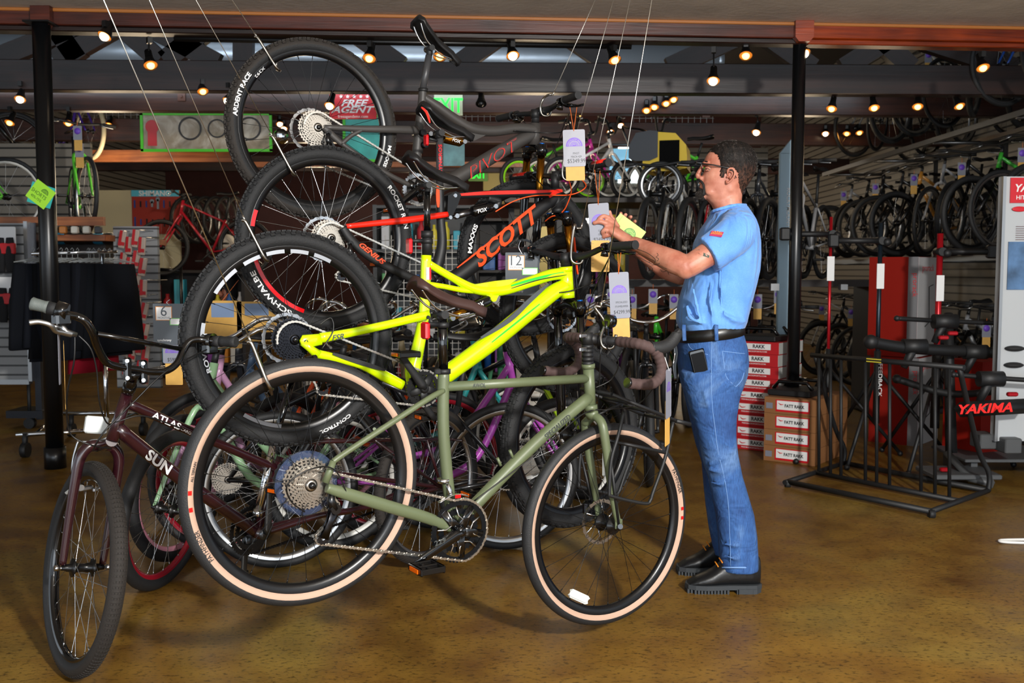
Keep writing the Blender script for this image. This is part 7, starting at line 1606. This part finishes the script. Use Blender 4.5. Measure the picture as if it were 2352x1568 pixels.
def right_row(z, n, y0, dy, row, kind_seq, colseq, steer=(0,)):
    for i in range(n):
        y = y0 + i * dy; c, cn = CC[colseq[i % len(colseq)]]; kd = kind_seq[i % len(kind_seq)]; Rw = .34
        yaw = 188 + random.uniform(-6, 8) + (26 if row == 'top' else 14)
        wb = 1.04; a = R(yaw); xf = 4.15 if z > .1 else 3.9
        gen_bike((xf - wb * math.cos(a), y - wb * math.sin(a), z), a, '%s bicycle, %s from the front in the %s row along the right wall' % (cn, NUM[i], row), kd, c, rim=RIMS if i % 3 else RIMB, group='bicycles in the %s row on the right' % row, steer=R(random.choice((0, 18, -12))))
        if i % 2 == 0: ftag((xf + .10, y - .04, z + .80), 0, 'price tag on the %s bicycle of the %s row on the right' % (NUM[i], row))
right_row(2.68, 8, 7.9, .62, 'top', ('road', 'hybrid', 'mtb'), (1, 3, 4, 7, 1, 5, 2, 4))
right_row(1.46, 11, 7.3, .56, 'middle', ('mtb', 'mtb', 'hybrid'), (2, 6, 5, 8, 2, 4, 9, 0, 2, 5, 4))
right_row(0.0, 11, 7.3, .56, 'bottom', ('mtb', 'hybrid', 'mtb'), (5, 2, 0, 4, 2, 9, 5, 2, 6, 2, 1))
# the two-tier stand of bicycles behind the man
rail(1.18, 1.9, 7.2, 7.26, 'short metal rail under the raised bicycles behind the man')
mb = MB(); mb.box((0, 0, 0), (2.4, .7, .06)); 
for sx in (-1.1, 1.1): mb.box((sx, 0, -.6), (.06, .6, 1.15))
one(mb, 'bike_platform', DWD, 'dark raised platform carrying bicycles behind the man', 'platform').location = (2.15, 9.1, 1.19)
for i in range(8):
    c, cn = CC[(2, 1, 5, 6, 2, 0, 2, 4)[i]]; px = 1490 + i * 46
    bike_at(px, 540, 8.3 + (i % 2) * .1, -112 - i * 1.5, '%s bicycle, %s from the left on the raised platform behind the man' % (cn, NUM[i]), 'hybrid' if i % 2 else 'mtb', 1.22, col=c, rim=RIMS if i < 3 else RIMB, group='bicycles on the raised platform')
for i in range(11):
    c, cn = [('#15171b', 'black'), ('#b8b8b4', 'white'), ('#7a2a8a', 'purple'), ('#1d1f24', 'dark grey'), ('#3fb830', 'bright green'), ('#16181c', 'jet black'), ('#8c1c2c', 'crimson'), ('#202228', 'graphite'), ('#d8d4c8', 'ivory'), ('#101216', 'black'), ('#2a2c30', 'charcoal')][i]; px = 1300 + i * 48
    bike_at(px, 800, 8.2 + (i % 3) * .15, -104 - i, '%s bicycle, %s from the left in the floor row behind the man' % (cn, NUM[i]), 'mtb' if i % 3 else 'cruiser', 0, col=c, rim=RIMW if i in (1, 8) else RIMB, group='floor row of bicycles behind the man')
    ftag(at(px + 8, 680 + (i % 2) * 12, 8.35), 0, 'price tag on the %s bicycle of the floor row behind the man' % NUM[i])
# kids bikes on a shelf
for i, (px, py, c, cn, yw) in enumerate(((1398, 425, '#d030a0', 'pink', 20), (1440, 430, '#e8e8e8', 'white', 24), (1352, 440, '#5cc828', 'lime', 18), (1478, 428, '#50c030', 'green', 150))):
    bike_at(px, py, 10.4, yw, '%s child bicycle on the high shelf above the tag in the hand' % cn, 'kids', 2.028, col=c, rim=RIMW if i != 2 else paint('#8ee020'), tire=RUB)
pan('kids_shelf', 1160, 462, 1590, 472, 10.5, DWD, 1.0, False, 'dark shelf carrying the child bicycles', 'shelf')
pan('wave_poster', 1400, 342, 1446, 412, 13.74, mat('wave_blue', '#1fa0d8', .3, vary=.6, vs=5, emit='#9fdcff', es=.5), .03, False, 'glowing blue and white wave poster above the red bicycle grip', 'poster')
pan('window_1', 1420, 338, 1470, 420, 13.77, mat('bright_window', '#f4ffff', .4, emit='#e8fbff', es=3.0), .03)
for px_ in (1175, 1380, 1580):
    o = MB().box((0, 0, .99), (.06, .06, 1.98)).build('shelf_post', DWD); o.location = (at(px_, 600, 10.9).x, 10.9, 0); tag(o, 'dark post holding up the child bicycle shelf', 'shelf post', 'posts under the child bicycle shelf')
# yellow child trailer on the platform
root = thing('child_trailer', at(1530, 362, 8.9), R(-14), 'yellow and grey child bicycle trailer stored high behind the man', 'trailer'); TY = mat('trailer_yellow', '#c8a818', .55)
mb = MB(); mb.loft([[Vector((x, y, z)) for y in (-.24, .24) for z in ((zl, zh) if y < 0 else (zh, zl))] for x, zl, zh in ((-.18, -.12, .05), (-.10, -.14, .20), (.10, -.14, .18), (.19, -.12, .08), (.20, -.12, -.02))], smooth=False); mb.build('cover', TY, root)
mb = MB(); mb.box((.05, -.245, .02), (.17, .012, .20)); mb.build('side_window', mat('mesh_black', '#050505', .9, spec=.1), root); mb = MB(); mb.loft([[Vector((x, y, z)) for y, z in ((-.25, zl), (-.25, zh), (.25, zh), (.25, zl))] for x, zl, zh in ((-.30, -.02, .08), (-.24, -.05, .19), (-.12, -.05, .21), (-.05, -.02, .20))], smooth=False); mb.build('canopy', mat('canopy_grey', '#2c3138', .6), root)
mb = MB(); mb.curve([(-.26, -.2, .0), (-.36, -.2, .24), (-.34, 0, .27), (-.2, .2, .26), (-.1, .2, .12)], .010, 8); mb.build('push_bar', DSTL, root)
for s in (-1, 1): wheel(root, Tr(-.02, s * .29, -.26), .20, .04, 'slick', False, RUB, RIMS, SPS, ns=16)
mb = MB(); mb.tube([(-.02, -.3, -.26), (-.02, .3, -.26)], .01, 6); mb.tube([(-.02, -.2, -.26), (0, -.2, -.12)], .01, 6); mb.tube([(-.02, .2, -.26), (0, .2, -.12)], .01, 6); mb.tube([(-.02, 0, -.26), (-.02, 0, -1.0)], .012, 6); mb.build('axle', DSTL, root)
# tall pale rack tray leaning behind the right post
root = thing('roof_rack_tray', at(1799, 610, 7.35), 0, 'tall blue-grey metal upright leaning behind the right post', 'rack tray'); root.location.z = 0
mb = MB(); mb.bbox((0, 0, 1.08), (.088, .04, 2.16), .008); mb.prism([(-.044, 2.15), (.044, 2.15), (.044, 2.26)], -.02, .02); mb.build('panel', mat('pale_blue_metal', '#8ba2b0', .35, .4), root); decal(root, 'ROCKYMOUNTS', Tr(.012, -.0215, 1.75) @ Rx(PI / 2) @ Rz(-PI / 2), .040, WHT, 1, .01)
# ======================================================= stacked cartons
CRED = mat('carton_red', '#b4141e', .55, vary=.08, vs=4); CWH = mat('carton_white', '#b9bcb8', .55); CBR = mat('carton_brown', '#8a5c34', .75, vary=.08, vs=5)
def carton(corner, z, w, d, h, yaw, label, front, side, group, text, big):
    """corner: near floor corner; w runs left along the front face, d runs back to the right"""
    root = thing('carton', (corner.x, corner.y, z), yaw, label, 'carton', group)
    mb = MB(); mb.box((-w / 2, d / 2, h / 2), (w, d, h)); mb.f = mb.f; mb.build('box_body', front, root)
    if side is not front: mb = MB(); mb.box((.0012, d / 2, h / 2), (.0024, d - .006, h - .006)); mb.build('side_print', side, root)
    F = Tr(-w / 2, 0, h / 2) @ Rx(PI / 2)
    if big:
        mb = MB(); mb.box((.02, 0, .0012), (w * .66, h * .74, .002), 0, F); l_ = mb.build('label_border', SRED, root); mb = MB(); mb.box((.02, .004, .0024), (w * .61, h * .56, .002), 0, F); l2 = mb.build('printed_label', WHT, root)
        mb = MB(); mb.text(text, F @ Tr(.035, -.008, .004), h * .27, .9, 0, .035, 0, .0002); mb.build('lettering', INK, root)
        mb = MB(); mb.tube([F @ Vector((-w * .22, .018, .004)), F @ Vector((-w * .17, .008, .004)), F @ Vector((-w * .12, .01, .004))], [.001, .004, .002], 6); mb.build('swoosh_mark', SRED, root)
        if big == 1: mb = MB(); mb.box((-w * .40, -.004, .0012), (w * .13, h * .36, .002), 0, F); mb.build('barcode_label', PAP, root)
    else:
        mb = MB(); mb.box((0, h * .10, .0012), (w * .66, h * .50, .002), 0, F); mb.build('printed_label', WHT, root)
        mb = MB(); mb.text(text, F @ Tr(.03, -.002, .003), h * .42, 1.0, 0, .03, 0, .0002); mb.build('lettering', INK, root)
        mb = MB(); mb.text('FEEDBACKSPORTS.COM', F @ Tr(0, -h * .36, .0015), h * .15, 1.3, 0, .01, 0, .0002); mb.build('small_lettering', WHT, root)
        mb = MB(); mb.curve([F @ Vector((-w * .29, .016, .003)), F @ Vector((-w * .24, .002, .003)), F @ Vector((-w * .16, .006, .003))], [.001, .004, .002], 6); mb.build('swoosh_mark', SRED, root)
    return root
c0 = atz(1783, 1040); h_ = (atz(1783, 1040).y / _CP) * 28.4 / FP
for i in range(9):
    j = random.uniform(-.006, .006); carton(c0 + Vector((j, j, 0)), i * h_ + .001, .36, .42, h_ - .0015, R(-38 + random.uniform(-1, 1)), 'flat red bicycle rack carton, %s from the floor in the red stack' % NUM[i], CRED, CWH if i > 4 else CRED, 'red cartons stacked behind the man', 'RAKK', 0)
c1 = atz(1871, 1071); h2 = (c1.y / _CP) * 38.5 / FP
for i in range(4):
    carton(c1 + Vector(((-.03, 0, -.0, 0)[i] if i == 2 else 0, 0, 0)), i * h2 + .001, .36, .60, h2 - .002, R(-38), 'flat brown carton with a red-edged label, %s from the floor in the brown stack' % NUM[i], CBR, CBR, 'brown cartons stacked beside the red ones', 'FATT RAKK', 1 if i != 2 else 2)
def tray(p, yaw, label):
    root = thing('display_tray', p, yaw, label, 'tray'); mb = MB(); mb.bbox((0, 0, .02), (.30, .36, .04), .006); mb.build('tray_body', BLKM, root); mb = MB(); mb.tube([(-.14, -.1, .04), (-.10, -.1, .09), (.10, -.1, .09), (.14, -.1, .04)], .014, 8); mb.tube([(-.14, .1, .04), (-.10, .1, .09), (.10, .1, .09), (.14, .1, .04)], .014, 8); mb.build('tray_bar', GLB, root)
tray(c0 + Vector((-.02, .28, 9 * h_ + .002)), R(-38), 'black wheel tray lying on top of the red cartons'); tray(c1 + Vector((-.02, .34, 4 * h2 + .002)), R(-38), 'black wheel tray lying on top of the brown cartons')
# ======================================================= black floor rack for bicycles
root = thing('floor_bike_rack', atz(2040, 1130), 0, 'black tubular floor rack for bicycles at the right', 'bike rack'); ro = root.location.copy()
fz = lambda px, py, z=.02: atz(px, py, z) - ro
A, B_, C_, D_ = fz(1808, 1106, .03), fz(2138, 1174, .03), fz(1938, 1063, .03), fz(2270, 1126, .03); E, F_ = A.lerp(C_, .47), B_.lerp(D_, .47)
mb = MB(); mb.tube([A, B_], .017, 12); mb.build('front_rail', BLKM, root); mb = MB(); mb.tube([C_, D_], .017, 12); mb.build('rear_rail', BLKM, root)
mb = MB(); mb.tube([A - (C_ - A) * .04, C_ + (C_ - A) * .04], .015, 12); mb.build('side_rail', BLKM, root); mb = MB(); mb.tube([B_, D_], .015, 12); mb.build('side_rail', BLKM, root)
mb = MB(); mb.tube([E, F_], .016, 12); mb.build('middle_rail', BLKM, root)
zt = .735; T1 = E + Vector((0, .05, zt)); T2 = F_ + Vector((0, .05, zt)); mb = MB(); mb.tube([T1 - (T2 - T1) * .03, T2 + (T2 - T1) * .03], .016, 12); tr_ = mb.build('top_rail', BLKM, root)
mb = MB(); q = T1.lerp(T2, .43); mb.box((0, 0, 0), (.10, .004, .022), 0, Matrix.Translation(q + Vector((0, -.022, 0))) @ Rz(math.atan2(T2.y - T1.y, T2.x - T1.x))); mb.build('rail_sticker', mat('sticker_yellow', '#c8b83a', .5), tr_)
for t in (.03, .12, .20, .38, .46, .55, .76, .85, .94): mb = MB(); mb.tube([E.lerp(F_, t), T1.lerp(T2, t)], .010, 10); mb.build('upright_bar', BLKM, root)
for (a_, b_) in ((C_, T1), (D_, T2)): mb = MB(); mb.curve([a_, a_ + Vector((0, 0, .10)), a_.lerp(b_, .3) + Vector((.0, .03, .04)), b_], .015, 12); mb.build('support_leg', BLKM, root)
for p in (A, B_): mb = MB(); mb.cyl(p + Vector((-.015, -.01, -.012)), p + Vector((.015, -.01, -.012)), .022, 12); mb.build('rubber_foot', RUB, root)
# ======================================================= big red and white cartons, repair stands, hitch rack, sign
def bigbox(px, py, Yd, w, d, z0, z1, yaw, label, words=()):
    p = at(px, py, Yd); root = thing('rack_carton', (p.x, Yd, z0), yaw, label, 'carton'); h = z1 - z0
    mb = MB(); mb.box((-w / 2, d / 2, h / 2), (w, d, h)); mb.build('box_body', mat('carton_orange_red', '#8a1406', .7, spec=.2), root); mb = MB(); mb.box((.0015, d / 2, h / 2), (.003, d - .004, h - .004)); mb.build('side_print', mat('carton_white_gloss', '#b4b4b6', .4), root); mb = MB(); mb.box((-.035, -.0015, h / 2), (.07, .003, h)); mb.build('grey_strip', mat('carton_grey', '#77777a', .5), root)
    decal(root, 'prorack', Tr(-.035, -.004, h * .72) @ Rx(PI / 2) @ Rz(-PI / 2), .055, SRED, 1, .0); decal(root, 'prorack', Tr(.0035, d * .45, h * .86) @ Rz(PI / 2) @ Rx(PI / 2), .07, SRED, 1.2, .0)
    mb = MB(); mb.tube([(.004, d * .35, h * .3), (.004, d * .55, h * .34), (.004, d * .5, h * .7), (.004, d * .7, h * .72)], .004, 5); mb.build('rack_drawing', INK, root); return root
bigbox(2107, 700, 7.3, .36, .48, .66, 1.40, R(-40), 'tall red and white roof rack carton, upper of the pair behind the repair stands'); bigbox(2109, 900, 7.3, .36, .48, .0, .655, R(-40), 'tall red and white roof rack carton, lower of the pair behind the repair stands')
bigbox(2330, 950, 6.4, .30, .3, .12, .72, R(24), 'white and red hitch rack carton at the right edge behind the black arms')
def stand(px, top, Yd, m_, r, label, clampside=-1, word=None):
    x = at(px, 600, Yd).x; zt = at(px, top, Yd).z; root = thing('repair_stand', (x, Yd, 0), 0, label, 'repair stand')
    mb = MB(); mb.tube([(0, 0, .3), (0, 0, zt)], r, 14); mb.build('upright_tube', m_, root); mb = MB(); mb.tube([(0, 0, .25), (0, 0, .75)], r * 1.5, 14); cl = mb.build('lower_tube', BLKM, root)
    z = zt - .12; mb = MB(); mb.tube([(.06, 0, z), (clampside * .30, -.03, z)], .020, 12); mb.bbox((clampside * .33, -.03, z), (.07, .05, .09), .01); mb.cyl((0, -.05, z), (0, .05, z), .028, 14); mb.build('clamp', BLKM, root)
    mb = MB(); mb.sphere((.03, -.04, z - .01), .03, 12, 8); mb.build('clamp_knob', BLKM, root)
    mb = MB(); mb.box((0, -r - .002, zt - .36), (.05, .006, .17)); mb.build('wrapped_tag', WHT, root)
    for k in range(3): a = R(90 + 120 * k + 20); mb = MB(); mb.tube([(0, 0, .62), (.5 * math.cos(a), .5 * math.sin(a), .02)], .013, 10); mb.sphere((.5 * math.cos(a), .5 * math.sin(a), .02), .02, 10, 8); mb.build('leg', BLKM, root)
    if word: decal(root, word, Tr(0, -r * 1.5 - .001, .55) @ Rx(PI / 2) @ Rz(-PI / 2), .04, WHT, 1.2, .01)
    return root
STR = mat('anodised_red', '#b01420', .3, .5)
stand(1907, 498, 7.0, STR, .011, 'slim red repair stand nearest the right post'); stand(2021, 512, 6.8, mat('blue_black_tube', '#25303a', .3, .6), .015, 'black repair stand in front of the big red carton', -1, 'FEEDBACK'); stand(2158, 536, 6.6, STR, .020, 'thick red repair stand in front of the white carton side', 1)
root = thing('hitch_bike_rack', atz(2200, 1100), 0, 'black hitch bicycle rack with red lettering at the right edge', 'hitch rack'); ro = root.location.copy(); q = lambda px, py, Y: at(px, py, Y) - ro
mb = MB(); mb.tube([q(2185, 1040, 6.1), q(2180, 830, 6.2), q(2178, 720, 6.3)], [.035, .03, .028], 10); mb.build('mast', BLKM, root)
for nm, pts, r_ in (('tray_arm', ((2060, 731, 6.0), (2150, 736, 6.1), (2352, 745, 6.2)), .014), ('tray_arm', ((2000, 785, 5.9), (2100, 800, 6.0), (2330, 812, 6.2)), .034), ('tray_arm', ((2060, 870, 6.1), (2200, 905, 6.1), (2400, 880, 6.2)), .022), ('tray_arm', ((2190, 860, 5.7), (2290, 868, 5.7), (2400, 875, 5.7)), .014)):
    mb = MB(); mb.curve([q(*p) for p in pts], r_, 12); mb.sphere(q(*pts[0]), r_ * 1.3, 12, 8); mb.build(nm, BLKM, root)
for p in ((2170, 738, 6.05), (2275, 870, 5.66), (2100, 795, 5.98), (2240, 808, 6.1)): mb = MB(); c = q(*p); mb.tube([c - Vector((.07, 0, 0)), c + Vector((.07, 0, 0))], .045, 14); mb.tube([c, c + Vector((-.06, 0, -.13))], [.03, .02], 10); mb.build('wheel_clamp', BLKM, root)
for p in ((2330, 800, 5.9), (2328, 838, 5.9)): mb = MB(); mb.sphere(q(*p), .05, 14, 8, 0, (1.2, .8, .35)); mb.build('wheel_strap', GRB, root)
mb = MB(); a = q(2205, 940, 5.6); b = q(2360, 932, 5.7); mb.tube([a, b], .055, 4, flat=.8); m_ = mb.build('main_beam', BLKM, root)
decal(root, 'YAKIMA', label_on(q(2222, 938, 5.53), q(2306, 934, 5.55), (0, -1, 0), -.028), .072, mat('glow_red', '#f0201c', .4), 1.25, .03, .25)
for p in ((2188, 765, 6.0), (2167, 775, 6.0), (2325, 905, 5.6), (2170, 1078, 5.9)): mb = MB(); mb.bbox(q(*p), (.06, .03, .025), .006); mb.build('release_lever', STR, root)
mb = MB(); mb.tube([q(2175, 1040, 6.1), q(2230, 1100, 5.9), q(2280, 1110, 5.8)], .03, 4); mb.bbox(q(2200, 1085, 6.0) , (.4, .3, .03), .006); mb.build('base_plate', GSH, root)
for p in ((2258, 1010, 6.0), (2315, 1020, 5.9)):
    o = one(MB().bbox((0, 0, 0), (.10, .14, .09), .006), 'hitch_receiver', GSH, 'grey square hitch receiver on the low stand, %s of the two' % ('left' if p[0] < 2300 else 'right'), 'hitch receiver'); o.location = at(*p)
root = thing('low_stand', atz(2300, 1095), 0, 'low grey plate stand under the hitch receivers', 'stand'); mb = MB(); mb.bbox((.05, .1, .13), (.7, .5, .02), .004); mb.build('plate', GSH, root); mb = MB(); mb.box((-.22, .1, .06), (.04, .4, .12)); mb.build('side_leg', GSH, root); mb = MB(); mb.box((.32, .1, .06), (.04, .4, .12)); mb.build('side_leg', GSH, root)
root = thing('display_sign', at(2345, 860, 5.9), 0, 'tall white display sign with a red header at the right edge', 'sign'); ro = root.location.copy(); w = .29
z1 = at(2300, 405, 5.9).z - ro.z; mb = MB(); mb.box((0, .03, z1 / 2 - .2), (w, .05, z1 + .4)); mb.build('panel', mat('sign_white', '#b6babd', .25), root); mb = MB(); mb.box((-w / 2 + .006, .0, z1 / 2 - .2), (.018, .02, z1 + .4)); mb.build('edge_profile', ALU, root)
dz = lambda py: at(2300, py, 5.9).z - ro.z
mb = MB(); mb.box((.02, 0, (dz(408) + dz(466)) / 2), (w * .84, .008, dz(408) - dz(466))); mb.build('red_header', SRED, root)
mb = MB(); mb.box((.02, 0, (dz(555) + dz(665)) / 2), (w * .84, .008, dz(555) - dz(665))); mb.build('printed_photo', mat('sign_photo', '#4a6a90', .3, vary=.7, vs=7), root); mb = MB(); mb.sphere((-.045, -.004, dz(480)), .045, 16, 8, 0, (1, .05, .35)); mb.build('oval_badge', SRED, root)
mb = MB(); mb.text('YAKIMA', Tr(.035, -.006, dz(440)) @ Rx(PI / 2), .062, 1, 0, .02, .2, .0004); mb.text('HITCH RACKS', Tr(.04, -.006, dz(458)) @ Rx(PI / 2), .034, 1, 0, .01, 0, .0004); mb.build('lettering', WHT, root)
mb = MB()
for k in range(7): mb.box((.03, -.001, dz(520 + k * 5)), (w * .62, .002, .004))
mb.build('small_print', mat('print_grey', '#7a6a6c', .5), root)
mb = MB(); c = atz(2352, 1252); mb.curve([(0, 0, .012), (-.07, .01, .012), (-.10, .03, .012), (-.07, .05, .012), (.1, .06, .012)], .007, 8); o = mb.build('wire_loop', WHP); o.location = c; tag(o, 'white wire loop on the floor at the right edge', 'wire loop')
# wire grid panels seen between the beams
def grid(px0, py0, px1, py1, Y, label, n=.075):
    a = at(px0, py0, Y); b = at(px1, py1, Y); w = b.x - a.x; h = a.z - b.z; mb = MB()
    for i in range(int(w / n) + 1): mb.tube([(i * n, 0, 0), (i * n, 0, h)], .004, 4)
    for i in range(int(h / n) + 1): mb.tube([(0, 0, i * n), (w, 0, i * n)], .004, 4)
    o = mb.build('wire_grid', WHP); o.location = (a.x, Y, b.z); tag(o, label, 'wire grid')
grid(1455, 268, 1640, 300, 12.4, 'white wire grid between two beams above the man'); grid(1000, 262, 1180, 296, 12.4, 'white wire grid behind the top handlebar'); grid(160, 256, 320, 292, 12.4, 'white wire grid behind the purple cruiser'); grid(885, 540, 1060, 925, 9.9, 'white wire grid display behind the yellow seat tube', .06)

# kraft cards seen through the yellow rear wheel
for (px, py, w_, h_, lb) in ((512, 745, .19, .24, 'left'), (590, 738, .20, .20, 'right')):
    root = thing('kraft_tag', at(px, py, 5.0), 0, 'large tan kraft card seen through the yellow rear wheel, %s of the two' % lb, 'tag'); mb = MB(); mb.plate((0, 0, 0), w_, h_, .002, facing((0, 0, 0)), .008); mb.build('card', KRF, root)
    mb = MB(); mb.plate((.0, h_ * .3, .001), w_ * .6, h_ * .3, .001, facing((0, 0, 0)), .004); mb.build('printed_panel', mat('blue_grey_print', '#7086a8', .5), root); mb = MB(); mb.tube([(0, 0, h_ * .5), (0, .3, h_ * .5 + .10)], .0015, 4); mb.build('string', ORS, root)
# ---------------------------------------------------------------- tidy
bpy.data.scenes.remove(_ts)
bpy.context.view_layer.update()
